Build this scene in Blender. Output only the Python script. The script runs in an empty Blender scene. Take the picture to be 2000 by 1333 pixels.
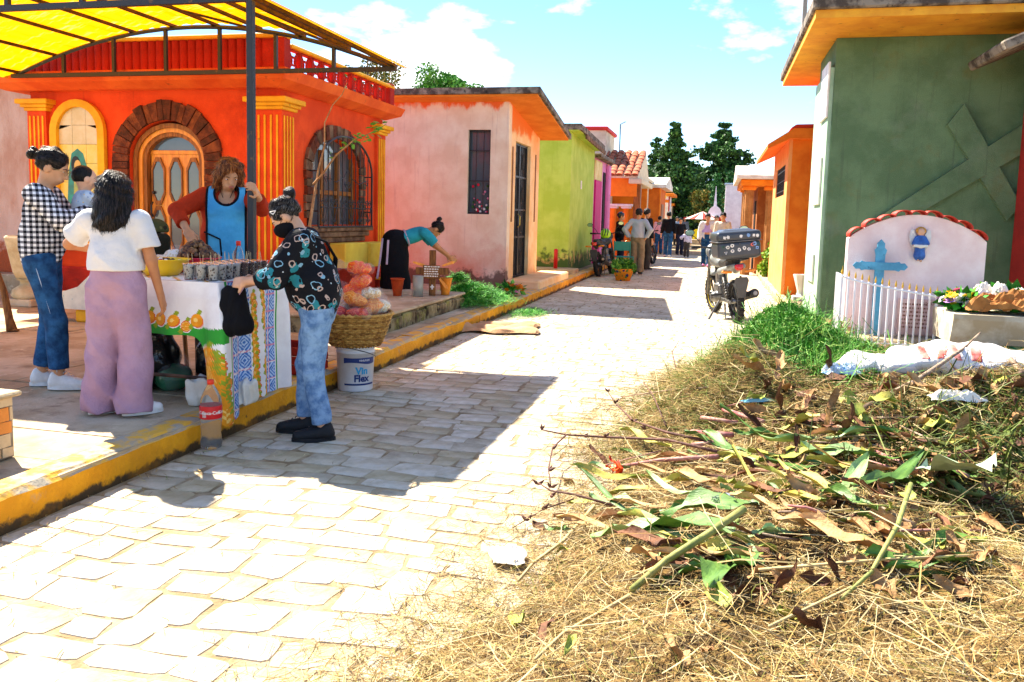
import bpy, bmesh, math, random
import numpy as np
from mathutils import Vector, Matrix, Euler
random.seed(7); RNG = np.random.default_rng(11)
S = bpy.context.scene; C = S.collection
PI = math.pi
def rad(a): return math.radians(a)
# ------------------------------------------------------------------ camera (measured from the photograph, 2000 x 1333)
F_PX, CXP, CYP, CAMH = 1600.0, 1000.0, 588.0, 1.4
PITCH, ROLL, YAW = rad(5.9), 0.026, rad(13.825)
camd = bpy.data.cameras.new('camera'); cam = bpy.data.objects.new('camera', camd); C.objects.link(cam)
CR = Matrix.Rotation(YAW, 3, 'Z') @ Matrix.Rotation(PI/2-PITCH, 3, 'X') @ Matrix.Rotation(ROLL, 3, 'Z')
cam.matrix_world = Matrix.Translation((0, 0, CAMH)) @ CR.to_4x4()
camd.sensor_width = 36; camd.lens = 36*F_PX/2000; camd.shift_y = -(666.5-CYP)/2000
camd.clip_start = .05; camd.clip_end = 2000
camd.dof.use_dof = True; camd.dof.focus_distance = 6.0; camd.dof.aperture_fstop = 16.0
S.camera = cam
def _ray(px, py): return CR @ Vector(((px-CXP)/F_PX, -(py-CYP)/F_PX, -1))
def G(px, py, z=0.0):
    d = _ray(px, py); t = (z-CAMH)/d.z; return Vector((d.x*t, d.y*t, z))
def atY(px, py, Y):
    d = _ray(px, py); t = Y/d.y; return Vector((d.x*t, Y, CAMH+d.z*t))
def atX(px, py, X):
    d = _ray(px, py); t = X/d.x; return Vector((X, d.y*t, CAMH+d.z*t))
# ------------------------------------------------------------------ light: sun ahead and to the left, clear sky
SUN_TO = Vector((-.68, .5, 1.0)).normalized()
elev = math.asin(SUN_TO.z); azim = math.atan2(SUN_TO.x, SUN_TO.y)      # azimuth from +Y towards +X
W = bpy.data.worlds.new('World'); S.world = W; W.use_nodes = True
wn, wl = W.node_tree.nodes, W.node_tree.links; wn.clear()
sky = wn.new('ShaderNodeTexSky'); sky.sky_type = 'NISHITA'; sky.sun_disc = False
sky.sun_elevation = elev; sky.sun_rotation = azim; sky.altitude = 2000; sky.air_density = 1.0; sky.dust_density = .15; sky.ozone_density = 2.0
tc = wn.new('ShaderNodeTexCoord'); mp = wn.new('ShaderNodeMapping'); mp.inputs['Scale'].default_value = (1, 1, 2.3)
mp.inputs['Location'].default_value = (.35, .1, .12)
nz = wn.new('ShaderNodeTexNoise'); nz.inputs['Scale'].default_value = 3.1; nz.inputs['Detail'].default_value = 9; nz.inputs['Roughness'].default_value = .58
rp = wn.new('ShaderNodeValToRGB'); rp.color_ramp.elements[0].position = .56; rp.color_ramp.elements[1].position = .66
mix = wn.new('ShaderNodeMix'); mix.data_type = 'RGBA'; mix.inputs[7].default_value = (8, 8.1, 8.3, 1)
bg = wn.new('ShaderNodeBackground'); bg.inputs[1].default_value = .078; wo = wn.new('ShaderNodeOutputWorld')
wl.new(tc.outputs['Generated'], mp.inputs[0]); wl.new(mp.outputs[0], nz.inputs['Vector']); wl.new(nz.outputs[0], rp.inputs[0])
wl.new(rp.outputs[0], mix.inputs[0]); hsv = wn.new('ShaderNodeHueSaturation'); hsv.inputs['Hue'].default_value = .503; hsv.inputs['Saturation'].default_value = 1.17; wl.new(sky.outputs[0], hsv.inputs['Color']); wl.new(hsv.outputs[0], mix.inputs[6]); wl.new(mix.outputs[2], bg.inputs[0]); wl.new(bg.outputs[0], wo.inputs[0])
sund = bpy.data.lights.new('sun', 'SUN'); sund.energy = 4.2; sund.angle = rad(.5); sund.color = (1, .92, .78)
sun = bpy.data.objects.new('sun', sund); C.objects.link(sun); sun.rotation_euler = SUN_TO.to_track_quat('Z', 'Y').to_euler()
S.view_settings.view_transform = 'Standard'; S.view_settings.look = 'None'; S.view_settings.gamma = 1
S.view_settings.exposure = 2.12
# ------------------------------------------------------------------ helpers
def srgb(h):
    if isinstance(h, str):
        c = [int(h[i:i+2], 16)/255 for i in (0, 2, 4)]
        return tuple(((v/12.92) if v <= .04045 else ((v+.055)/1.055)**2.4) for v in c)+(1,)
    return tuple(h)+(1,) if len(h) == 3 else tuple(h)
MATS = {}
def mat(name, col, rough=.75, var=.18, scale=6, col2=None, bump=.15, bscale=60, metal=0, spec=.3, trans=0, alpha=1, mix=(.4, .62), sub=0, stretch=(1, 1, 1), detail=6, coords='Object', emit=None):
    if name in MATS: return MATS[name]
    m = bpy.data.materials.new(name); m.use_nodes = True; n, l = m.node_tree.nodes, m.node_tree.links
    b = n['Principled BSDF']; b.inputs['Roughness'].default_value = rough; b.inputs['Metallic'].default_value = metal
    b.inputs['Specular IOR Level'].default_value = spec
    if trans: b.inputs['Transmission Weight'].default_value = trans
    if alpha < 1: b.inputs['Alpha'].default_value = alpha
    if sub: b.inputs['Subsurface Weight'].default_value = sub; b.inputs['Subsurface Radius'].default_value = (.02, .008, .004)
    c1 = srgb(col)
    c2 = srgb(col2) if col2 else tuple(v*(1-var*1.6) for v in c1[:3])+(1,)
    t = n.new('ShaderNodeTexCoord'); mpn = n.new('ShaderNodeMapping'); mpn.inputs['Scale'].default_value = stretch
    l.new(t.outputs[coords], mpn.inputs[0])
    a = n.new('ShaderNodeTexNoise'); a.inputs['Scale'].default_value = scale; a.inputs['Detail'].default_value = detail; a.inputs['Roughness'].default_value = .62
    r = n.new('ShaderNodeValToRGB'); r.color_ramp.elements[0].position = mix[0]; r.color_ramp.elements[1].position = mix[1]
    r.color_ramp.elements[0].color = c2; r.color_ramp.elements[1].color = c1
    l.new(mpn.outputs[0], a.inputs['Vector']); l.new(a.outputs[0], r.inputs[0]); l.new(r.outputs[0], b.inputs['Base Color'])
    if bump:
        a2 = n.new('ShaderNodeTexNoise'); a2.inputs['Scale'].default_value = bscale; a2.inputs['Detail'].default_value = 4
        l.new(mpn.outputs[0], a2.inputs['Vector'])
        bp = n.new('ShaderNodeBump'); bp.inputs['Strength'].default_value = bump; bp.inputs['Distance'].default_value = .02
        l.new(a2.outputs[0], bp.inputs['Height']); l.new(bp.outputs[0], b.inputs['Normal'])
    m['_ramp'] = r.name; MATS[name] = m; return m
def over(m, col, scale=3, lo=.5, hi=.6, stretch=(1, 1, 1), zmask=None, detail=8, coords='Object', seed=0.0, amount=1.0, rough=None):
    """wear: a second colour in noise-shaped patches over the base; zmask=(z0,z1) limits it to heights (damp foot of a wall)"""
    n, l = m.node_tree.nodes, m.node_tree.links; b = n['Principled BSDF']
    src = b.inputs['Base Color'].links[0].from_socket
    t = n.new('ShaderNodeTexCoord'); mpn = n.new('ShaderNodeMapping'); mpn.inputs['Scale'].default_value = stretch; mpn.inputs['Location'].default_value = (seed, seed*.7, seed*1.3)
    l.new(n.new('ShaderNodeNewGeometry').outputs['Position'] if coords == 'World' else t.outputs[coords], mpn.inputs[0])
    a = n.new('ShaderNodeTexNoise'); a.inputs['Scale'].default_value = scale; a.inputs['Detail'].default_value = detail; a.inputs['Roughness'].default_value = .65
    l.new(mpn.outputs[0], a.inputs['Vector'])
    val = a.outputs[0]
    if zmask:
        g = n.new('ShaderNodeNewGeometry'); sx = n.new('ShaderNodeSeparateXYZ'); l.new(g.outputs['Position'], sx.inputs[0])
        mr = n.new('ShaderNodeMapRange'); mr.inputs[1].default_value = zmask[0]; mr.inputs[2].default_value = zmask[1]; mr.inputs[3].default_value = .32; mr.inputs[4].default_value = -.32
        l.new(sx.outputs[2], mr.inputs[0]); ad = n.new('ShaderNodeMath'); ad.operation = 'ADD'; l.new(val, ad.inputs[0]); l.new(mr.outputs[0], ad.inputs[1]); val = ad.outputs[0]
    r = n.new('ShaderNodeMapRange'); r.inputs[1].default_value = lo; r.inputs[2].default_value = hi; r.inputs[4].default_value = amount; l.new(val, r.inputs[0])
    x = n.new('ShaderNodeMix'); x.data_type = 'RGBA'; x.inputs[7].default_value = srgb(col)
    l.new(r.outputs[0], x.inputs[0]); l.new(src, x.inputs[6]); l.new(x.outputs[2], b.inputs['Base Color'])
    return m
class MB:
    """collects shapes into one mesh; every face may carry a material slot"""
    def __init__(s): s.v = []; s.f = []; s.m = []; s.cur = 0
    def add(s, vs, fs, mi=None):
        o = len(s.v); s.v += [tuple(v) for v in vs]; s.f += [tuple(i+o for i in f) for f in fs]; s.m += [s.cur if mi is None else mi]*len(fs); return s
    def box(s, x0, x1, y0, y1, z0, z1, mi=None, M=None):
        vs = [(x, y, z) for z in (z0, z1) for y in (y0, y1) for x in (x0, x1)]
        if M is not None: vs = [M @ Vector(v) for v in vs]
        return s.add(vs, [(0, 2, 3, 1), (4, 5, 7, 6), (0, 1, 5, 4), (2, 6, 7, 3), (0, 4, 6, 2), (1, 3, 7, 5)], mi)
    def bbox(s, x0, x1, y0, y1, z0, z1, b=.01, mi=None, M=None):
        """box with chamfered edges"""
        b = min(b, (x1-x0)*.49, (y1-y0)*.49, (z1-z0)*.49); bm = bmesh.new(); bmesh.ops.create_cube(bm, size=1)
        for v in bm.verts: v.co = Vector(((x0+x1)/2+v.co.x*(x1-x0), (y0+y1)/2+v.co.y*(y1-y0), (z0+z1)/2+v.co.z*(z1-z0)))
        bmesh.ops.bevel(bm, geom=bm.edges[:], offset=b, segments=1, affect='EDGES')
        bm.verts.ensure_lookup_table(); bm.verts.index_update()
        s.add([(M @ v.co if M is not None else v.co) for v in bm.verts], [tuple(v.index for v in f.verts) for f in bm.faces], mi); bm.free(); return s
    def prism(s, poly, axis, a, b, mi=None, M=None):
        """polygon (2D) extruded along an axis: 'x' uses (y,z), 'y' uses (x,z), 'z' uses (x,y)"""
        def p(u, v, w): return {'x': (w, u, v), 'y': (u, w, v), 'z': (u, v, w)}[axis]
        n = len(poly); vs = [p(u, v, a) for u, v in poly]+[p(u, v, b) for u, v in poly]
        if M is not None: vs = [M @ Vector(v) for v in vs]
        return s.add(vs, [tuple(range(n))[::-1], tuple(range(n, 2*n))]+[(i, (i+1) % n, n+(i+1) % n, n+i) for i in range(n)], mi)
    def tube(s, pts, rs, n=8, mi=None, cap=True, flat=1.0):
        pts = [Vector(p) for p in pts]; k = len(pts)
        if not hasattr(rs, '__len__'): rs = [rs]*k
        vs = []; fs = []; up = None
        for i, p in enumerate(pts):
            t = (pts[min(i+1, k-1)]-pts[max(i-1, 0)])
            t = t.normalized() if t.length > 1e-9 else Vector((0, 0, 1))
            if up is None: up = Vector((0, 0, 1)) if abs(t.z) < .9 else Vector((1, 0, 0))
            u = t.cross(up); u = u.normalized() if u.length > 1e-6 else Vector((1, 0, 0)); w = u.cross(t).normalized(); up = w
            for j in range(n):
                a = 2*PI*j/n; vs.append(p+(u*math.cos(a)+w*math.sin(a)*flat)*rs[i])
        for i in range(k-1):
            for j in range(n): fs.append((i*n+j, i*n+(j+1) % n, (i+1)*n+(j+1) % n, (i+1)*n+j))
        if cap: fs.append(tuple(range(n))[::-1]); fs.append(tuple(range((k-1)*n, k*n)))
        return s.add(vs, fs, mi)
    def lathe(s, prof, n=16, c=(0, 0, 0), mi=None, a0=0, M=None, cap=True):
        """profile of (radius, height) turned round the z axis"""
        vs = []; k = len(prof)
        for r, z in prof:
            for j in range(n):
                a = a0+2*PI*j/n; p = Vector((c[0]+r*math.cos(a), c[1]+r*math.sin(a), c[2]+z)); vs.append(M @ p if M is not None else p)
        fs = [(i*n+j, i*n+(j+1) % n, (i+1)*n+(j+1) % n, (i+1)*n+j) for i in range(k-1) for j in range(n)]
        if cap: fs += [tuple(range(n))[::-1], tuple(range((k-1)*n, k*n))]
        return s.add(vs, fs, mi)
    def ball(s, c, r, n=10, m=6, mi=None, M=None):
        rx, ry, rz = r if hasattr(r, '__len__') else (r, r, r); vs = []; fs = []
        for i in range(m+1):
            t = PI*i/m
            for j in range(n): a = 2*PI*j/n; p = Vector((rx*math.sin(t)*math.cos(a), ry*math.sin(t)*math.sin(a), -rz*math.cos(t))); p = (M @ p if M is not None else p); vs.append(p+Vector(c))
        for i in range(m):
            for j in range(n): fs.append((i*n+j, i*n+(j+1) % n, (i+1)*n+(j+1) % n, (i+1)*n+j))
        return s.add(vs, fs, mi)
    def build(s, name, mats, parent=None, smooth=False, loc=None, rz=0):
        me = bpy.data.meshes.new(name); me.from_pydata([tuple(v) for v in s.v], [], s.f)
        mats = mats if isinstance(mats, (list, tuple)) else [mats]
        for m in mats: me.materials.append(m)
        if len(mats) > 1: me.polygons.foreach_set('material_index', s.m)
        if smooth: me.polygons.foreach_set('use_smooth', [True]*len(me.polygons))
        me.update(); o = bpy.data.objects.new(name, me); C.objects.link(o)
        if parent: o.parent = parent
        if loc is not None: o.location = loc
        o.rotation_euler.z = rz; return o
def npmesh(name, V, Fq, mats, parent=None, smooth=False, mi=None, kind=None):
    me = bpy.data.meshes.new(name); V = np.asarray(V, float); Fq = np.asarray(Fq, int)
    k = Fq.shape[1]; me.vertices.add(len(V)); me.vertices.foreach_set('co', V.ravel())
    me.loops.add(Fq.size); me.loops.foreach_set('vertex_index', Fq.ravel().astype(np.int32))
    me.polygons.add(len(Fq)); me.polygons.foreach_set('loop_start', (np.arange(len(Fq))*k).astype(np.int32))
    for m in (mats if isinstance(mats, (list, tuple)) else [mats]): me.materials.append(m)
    if mi is not None: me.polygons.foreach_set('material_index', np.asarray(mi, np.int32))
    if smooth: me.polygons.foreach_set('use_smooth', np.ones(len(Fq), bool))
    me.update(calc_edges=True); me.validate(); o = bpy.data.objects.new(name, me); C.objects.link(o)
    if parent: o.parent = parent
    if kind: o['kind'] = kind
    return o
def tag(o, label, cat, group=None, kind=None):
    o['label'] = label; o['category'] = cat
    if group: o['group'] = group
    if kind: o['kind'] = kind
    return o
def struct(o): o['kind'] = 'structure'; return o
def thing(name, label, cat, loc=(0, 0, 0), rz=0, group=None):
    o = bpy.data.objects.new(name, None); C.objects.link(o); o.location = loc; o.rotation_euler = (0, 0, rz); o.empty_display_size = .1
    return tag(o, label, cat, group)
def child(name, src, parent, loc=(0, 0, 0), rot=(0, 0, 0), scale=(1, 1, 1)):
    """a part that shares the mesh of another"""
    o = bpy.data.objects.new(name, src.data if hasattr(src, 'data') else src); C.objects.link(o); o.parent = parent
    o.location = loc; o.rotation_euler = rot; o.scale = scale; return o
def copy_tree(o, parent=None):
    c = o.copy(); C.objects.link(c); c.parent = parent
    for ch in [x for x in bpy.data.objects if x.parent == o]: copy_tree(ch, c)
    return c
def arch(x0, x1, z0, zs, n=10, rise=None):
    """outline of an opening: straight jambs to zs, then an arc of the given rise"""
    w = (x1-x0)/2; cx = (x0+x1)/2; rise = w if rise is None else rise
    return [(x0, z0), (x1, z0)]+[(cx+w*math.cos(PI*i/n), zs+rise*math.sin(PI*i/n)) for i in range(n+1)]
def wall_open(mb, u0, u1, z0, z1, outline, axis, a, b, mi=None):
    """wall panel u0..u1 x z0..z1 with one opening (outline starts bottom-left, bottom-right, then up the right and over to the left), thickness a..b along axis"""
    bx0, bx1 = outline[0][0], outline[1][0]; zb = outline[0][1]; up = outline[2:]
    mb.prism([(u0, z0), (bx0, z0), (bx0, z1), (u0, z1)], axis, a, b, mi)
    mb.prism([(bx1, z0), (u1, z0), (u1, z1), (bx1, z1)], axis, a, b, mi)
    if zb > z0+1e-4: mb.prism([(bx0, z0), (bx1, z0), (bx1, zb), (bx0, zb)], axis, a, b, mi)
    for (p, q) in zip(up[:-1], up[1:]):
        if abs(p[0]-q[0]) > 1e-5: mb.prism([(q[0], q[1]), (p[0], p[1]), (p[0], z1), (q[0], z1)], axis, a, b, mi)
# ------------------------------------------------------------------ implicit surfaces (bodies, clothes, bags) meshed with surface nets
def rcone(a, b, ra, rb, k=.03, clip=None):
    a = np.array(a, float); b = np.array(b, float); r = max(ra, rb)
    def f(P):
        ba = b-a; L2 = max(ba@ba, 1e-9); h = np.clip(((P-a)@ba)/L2, 0, 1); d = np.linalg.norm(P-a-h[..., None]*ba, axis=-1)-(ra+(rb-ra)*h)
        if clip is not None:
            for (pt, nn) in clip: d = np.maximum(d, (P-np.array(pt, float))@np.array(nn, float))
        return d
    return (f, np.minimum(a, b)-r, np.maximum(a, b)+r, k)
def ell(c, r, k=.03, R=None):
    c = np.array(c, float); r = np.array(r, float); rm = r.max()
    def f(P):
        q = P-c
        if R is not None: q = q @ R
        k0 = np.linalg.norm(q/r, axis=-1); k1 = np.linalg.norm(q/(r*r), axis=-1); return k0*(k0-1)/np.maximum(k1, 1e-6)
    return (f, c-rm, c+rm, k)
def rbox(c, hs, rr=.01, k=.01, R=None):
    c = np.array(c, float); hs = np.array(hs, float)-rr; rm = np.linalg.norm(hs)+rr
    def f(P):
        q = P-c
        if R is not None: q = q @ R
        q = np.abs(q)-hs; return np.linalg.norm(np.maximum(q, 0), axis=-1)+np.minimum(q.max(-1), 0)-rr
    return (f, c-rm, c+rm, k)
def sdf_mesh(name, prims, vox, mats, parent=None, clips=(), cuts=(), wob=None, smooth=True, inflate=0.0, keep=()):
    lo = np.min([p[1] for p in prims], 0)-inflate-3*vox; hi = np.max([p[2] for p in prims], 0)+inflate+3*vox
    nn = np.ceil((hi-lo)/vox).astype(int)+1
    ax = [lo[i]+vox*np.arange(nn[i]) for i in range(3)]; D = np.full(nn, .5)
    for (f, a, b, k) in prims:
        m = k+inflate+3*vox; i0 = np.maximum(np.floor((a-m-lo)/vox).astype(int), 0); i1 = np.minimum(np.ceil((b+m-lo)/vox).astype(int)+1, nn)
        sl = tuple(slice(i0[i], i1[i]) for i in range(3)); P = np.stack(np.meshgrid(*[ax[i][sl[i]] for i in range(3)], indexing='ij'), -1)
        d = f(P)-inflate; e = D[sl]
        if k > 0: h = np.maximum(k-np.abs(d-e), 0)/k; D[sl] = np.minimum(d, e)-h*h*k*.25
        else: D[sl] = np.minimum(d, e)
    if wob or clips or cuts or keep:
        P = np.stack(np.meshgrid(*ax, indexing='ij'), -1)
        if wob: D = D+wob(P)
        for (pt, nv) in clips: D = np.maximum(D, (P-np.array(pt, float))@np.array(nv, float))
        for (f, a, b, k) in cuts: D = np.maximum(D, -f(P))
        for (f, a, b, k) in keep: D = np.maximum(D, f(P))
    ins = D < 0
    c8 = [(i, j, k) for i in (0, 1) for j in (0, 1) for k in (0, 1)]
    def sub(A, o): return A[o[0]:A.shape[0]-1+o[0], o[1]:A.shape[1]-1+o[1], o[2]:A.shape[2]-1+o[2]]
    cnt = sum(sub(ins, o).astype(np.int8) for o in c8); act = (cnt > 0) & (cnt < 8)
    idx = np.argwhere(act); vid = np.full(act.shape, -1); vid[act] = np.arange(len(idx))
    acc = np.zeros((len(idx), 3)); num = np.zeros(len(idx))
    for a in c8:
        for d in range(3):
            if a[d]: continue
            b = list(a); b[d] = 1
            va = D[idx[:, 0]+a[0], idx[:, 1]+a[1], idx[:, 2]+a[2]]; vb = D[idx[:, 0]+b[0], idx[:, 1]+b[1], idx[:, 2]+b[2]]
            mk = (va < 0) != (vb < 0); t = np.where(mk, va/np.where(mk, va-vb, 1), 0)
            pt = np.tile(np.array(a, float), (len(idx), 1)); pt[:, d] = t; acc[mk] += pt[mk]; num[mk] += 1
    V = lo+(idx+acc/num[:, None])*vox; quads = []
    for d in range(3):
        e1, e2 = [(1, 2), (2, 0), (0, 1)][d]
        s0 = [slice(None)]*3; s1 = [slice(None)]*3; s0[d] = slice(0, -1); s1[d] = slice(1, None)
        A, B = ins[tuple(s0)], ins[tuple(s1)]; ed = np.argwhere(A != B); ed = ed[(ed[:, e1] > 0) & (ed[:, e2] > 0)]
        ed = ed[(ed[:, e1] < nn[e1]-1) & (ed[:, e2] < nn[e2]-1)]
        fl = A[ed[:, 0], ed[:, 1], ed[:, 2]]
        def g(o1, o2): q = ed.copy(); q[:, e1] -= o1; q[:, e2] -= o2; return vid[q[:, 0], q[:, 1], q[:, 2]]
        q = np.stack([g(1, 1), g(0, 1), g(0, 0), g(1, 0)], 1); q[~fl] = q[~fl][:, ::-1]; quads.append(q)
    Q = np.concatenate(quads); Q = Q[(Q >= 0).all(1)]
    return npmesh(name, V, Q, mats, parent, smooth)
# ------------------------------------------------------------------ parent-in-world helper: geometry given in world metres under an unrotated thing
def wb(mb, name, mats, parent, smooth=False):
    o = mb.build(name, mats, None, smooth); t = Vector((0, 0, 0)); p = parent
    while p: t += p.location; p = p.parent
    o.parent = parent; o.location = -t; return o
def wchild(name, src, parent, loc, rot=(0, 0, 0), scale=(1, 1, 1)):
    t = Vector((0, 0, 0)); p = parent
    while p: t += p.location; p = p.parent
    return child(name, src, parent, Vector(loc)-t, rot, scale)
# ------------------------------------------------------------------ ground, street, kerbs
m_soil = mat('dry_soil', '9a8468', .95, .3, 2.5, '6f5b45', .5, 30)
m_bed = mat('dusty_joint', 'b09a78', .95, .3, 5, '86704f', .5, 50)
m_stone = mat('street_stone', 'd2c5ab', .85, .2, 3.5, 'b8a88c', .45, 30, detail=10); over(m_stone, '8a795f', 1.6, .52, .72, seed=4); over(m_stone, 'c9bfae', 9, .56, .66, seed=9)
m_stones = [m_stone]
for i_, (c_, d_) in enumerate((('cbbb9e', 'ac9c80'), ('d8ccb4', 'beae92'), ('c4b290', 'a6946f'))):
    q_ = mat('street_stone_%d' % i_, c_, .85, .2, 4, d_, .5, 28, detail=10); over(q_, '8a795f', 1.9, .52, .72, seed=5+i_); m_stones.append(q_)
for q_ in m_stones+[m_bed]: over(q_, 'b39d7c', 1.3, .56, .72, coords='World', seed=2.5, amount=.8); over(q_, '6a5840', 3.1, .66, .76, coords='World', seed=7.5, amount=.6); over(q_, '5a4a38', 60, .68, .72, coords='World', seed=1.5, amount=.5)
m_conc = mat('sidewalk_concrete', 'c4b294', .9, .2, 1.6, 'a08a68', .3, 45, detail=10); over(m_conc, '86725a', 4, .56, .7, seed=3); over(m_conc, 'd0bf9f', 7, .58, .68, seed=8)
m_kerb = mat('yellow_kerb_paint', 'e8a010', .75, .15, 5, 'd08a08', .35, 40); over(m_kerb, '6b4a1e', 14, .63, .68, seed=2); over(m_kerb, '9a8f80', 3, .62, .72, seed=6)
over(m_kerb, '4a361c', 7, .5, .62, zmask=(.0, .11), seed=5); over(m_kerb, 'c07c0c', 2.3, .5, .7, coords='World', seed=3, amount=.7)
m_kerb2 = mat('yellow_kerb_edge', 'dca63a', .8, .2, 6, 'a59a86', .35, 40, mix=(.42, .55))
gb = MB(); gb.add([(-400, -40, -.06), (400, -40, -.06), (400, 900, -.06), (-400, 900, -.06)], [(0, 1, 2, 3)])
struct(gb.build('ground', m_soil))
KX, RX, SWZ = -2.87, 1.12, .17
sb = MB(); sb.box(KX, RX, -6, 140, -.05, 0.0)
street = struct(sb.build('street', m_bed))
# irregular flagstones: rows across the street, jittered corners, softened edges, each a piece of its own near the camera
def stone_mesh(q, dome, seed):
    r = random.Random(seed); c = Vector((sum(p[0] for p in q)/4, sum(p[1] for p in q)/4)); out = []
    for i in range(4):
        p = Vector(q[i]); a = Vector(q[i-1]); b = Vector(q[(i+1) % 4]); k = r.uniform(.05, .14)
        out += [p.lerp(a, k), p.lerp(b, k)]
        mm = p.lerp(b, .5); out.append(mm+(mm-c)*r.uniform(-.05, .05))
    n = len(out); tz = dome+r.uniform(-.0015, .0015); tx, ty = r.uniform(-.004, .004), r.uniform(-.004, .004)
    v = [(p.x, p.y, -.004) for p in out]
    v += [(c.x+(p.x-c.x)*.965, c.y+(p.y-c.y)*.965, tz*.75+(p.x-c.x)*tx+(p.y-c.y)*ty) for p in out]
    v += [(c.x+(p.x-c.x)*.6, c.y+(p.y-c.y)*.6, tz+(p.x-c.x)*tx+(p.y-c.y)*ty+r.uniform(-.002, .002)) for p in out]
    f = [(i, (i+1) % n, n+(i+1) % n, n+i) for i in range(n)]+[(n+i, n+(i+1) % n, 2*n+(i+1) % n, 2*n+i) for i in range(n)]+[tuple(range(2*n, 3*n))]
    return v, f, c
rows = []; y = .9; r = random.Random(5)
while y < 34: h = r.uniform(.11, .21); rows.append((y, h)); y += h
stones = []
for (y0, h) in rows:
    x = KX+.02; lean = r.uniform(-.03, .03)
    while x < RX-.12:
        w = min(r.uniform(.14, .31), RX-.02-x); g = r.uniform(.003, .007); j = lambda s=.02: r.uniform(-s, s)
        def wv(xx, yy): return (xx, yy+.03*math.sin(xx*1.1+yy*.7)+.02*math.sin(xx*3.1+yy*1.9))
        stones.append([wv(x+g+j(), y0+g+j()), wv(x+w-g+j(), y0+g+j()), wv(x+w-g+j(), y0+h-g+j()), wv(x+g+j(), y0+h-g+j())]); x += w
def in_view(c):
    d = CR.transposed() @ (Vector((c.x, c.y, 0))-Vector((0, 0, CAMH))); u = CXP+F_PX*d.x/-d.z; vv = CYP-F_PX*d.y/-d.z
    return d.z < 0 and -80 < u < 2080 and 380 < vv < 1420
def under_pile(c): return c.x > -.55 and 1.2 < c.y < 9
near, rest = [], MB(); cnt = 0
for i, q in enumerate(stones):
    v, f, c = stone_mesh(q, .0045, i)
    if in_view(c) and not under_pile(c) and cnt < 300:
        mb = MB(); mb.add([(a[0]-c.x, a[1]-c.y, a[2]) for a in v], f); o = mb.build('paving_stone', random.choice(m_stones), street, False, (c.x, c.y, 0)); cnt += 1
    else: rest.add(v, f)
o = rest.build('far_paving_stones', m_stone, street, False); o['kind'] = 'stuff'
# left sidewalk: slab pieces with cracks between them, kerb of painted blocks
sw = MB(); sw.box(-16, KX-.17, -6, 13.2, -.05, SWZ-.02); sw.box(-16, KX-.17, 13.2, 60, -.05, SWZ-.02)
sidewalk = struct(sw.build('sidewalk', m_soil))
r = random.Random(9); yy = -1.2
while yy < 13:
    h = r.uniform(.9, 1.4); x = KX-.175
    while x > -11:
        w = r.uniform(1.0, 1.7); g = .006
        # each slab is split by a wandering crack
        k = r.uniform(.3, .7); xa, xb = x-w+g, x-g; ya, yb = yy+g, yy+h-g; n = 6
        cr = [(xa+(xb-xa)*t/n, ya+(yb-ya)*(k+r.uniform(-.09, .09))) for t in range(n+1)]
        for poly in ([(xa, ya), (xb, ya)]+[(p[0], p[1]-.003) for p in cr[::-1]], [(p[0], p[1]+.003) for p in cr]+[(xb, yb), (xa, yb)]):
            dz = r.uniform(-.004, .004); mb = MB(); mb.prism(poly, 'z', SWZ-.03, SWZ+dz); wb(mb, 'concrete_slab', m_conc, sidewalk)
        x -= w
    yy += h
kerb = struct(MB().box(KX-.168, KX-.012, -3, 40, -.05, SWZ-.012).build('kerb', m_conc))
r = random.Random(3); yy = -1.5
while yy < 40:
    L = r.uniform(.75, 1.5); mb = MB(); n = max(3, int(L/.13)); dx = r.uniform(-.006, .006); hz = r.uniform(-.008, .006)
    for s in range(n+1):
        t = yy+.004+(L-.008)*s/n; e = lambda a=.005: r.uniform(-a, a); ce = .02+abs(e(.012))+(.012 if s in (0, n) else 0)
        mb.v += [(KX+dx+e(.004), t, -.03), (KX+dx+e(), t, .05), (KX+dx+e(), t, SWZ+hz-ce), (KX+dx-ce*1.1, t, SWZ+hz+e(.003)), (KX-.1, t, SWZ+hz+e(.003)), (KX-.172, t, SWZ+hz+e(.003)), (KX-.172, t, -.03)]
    for s in range(n):
        for k in range(6): mb.f.append((s*7+k, s*7+k+1, (s+1)*7+k+1, (s+1)*7+k)); mb.m.append(1 if k in (2, 3, 4) else 0)
    mb.f += [tuple(range(7))[::-1], tuple(range(n*7, n*7+7))]; mb.m += [0, 0]
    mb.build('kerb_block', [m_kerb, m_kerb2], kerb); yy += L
# right-hand verge and its low pale kerb
rv = MB(); rv.box(RX+.16, 16, -6, 140, -.05, .05); struct(rv.build('right_verge', m_soil))
m_rk = mat('pale_kerb', 'd8c49a', .85, .2, 4, 'b89a62', .3, 40)
rk = struct(MB().box(RX+.01, RX+.14, 8, 60, -.05, .08).build('right_kerb', m_rk))
yy = 8
while yy < 45:
    L = r.uniform(.9, 1.4); mb = MB(); mb.bbox(RX, RX+.16, yy+.005, yy+L-.005, -.04, .1+r.uniform(-.006, .006), .015); mb.build('kerb_block', m_rk, rk); yy += L
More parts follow.
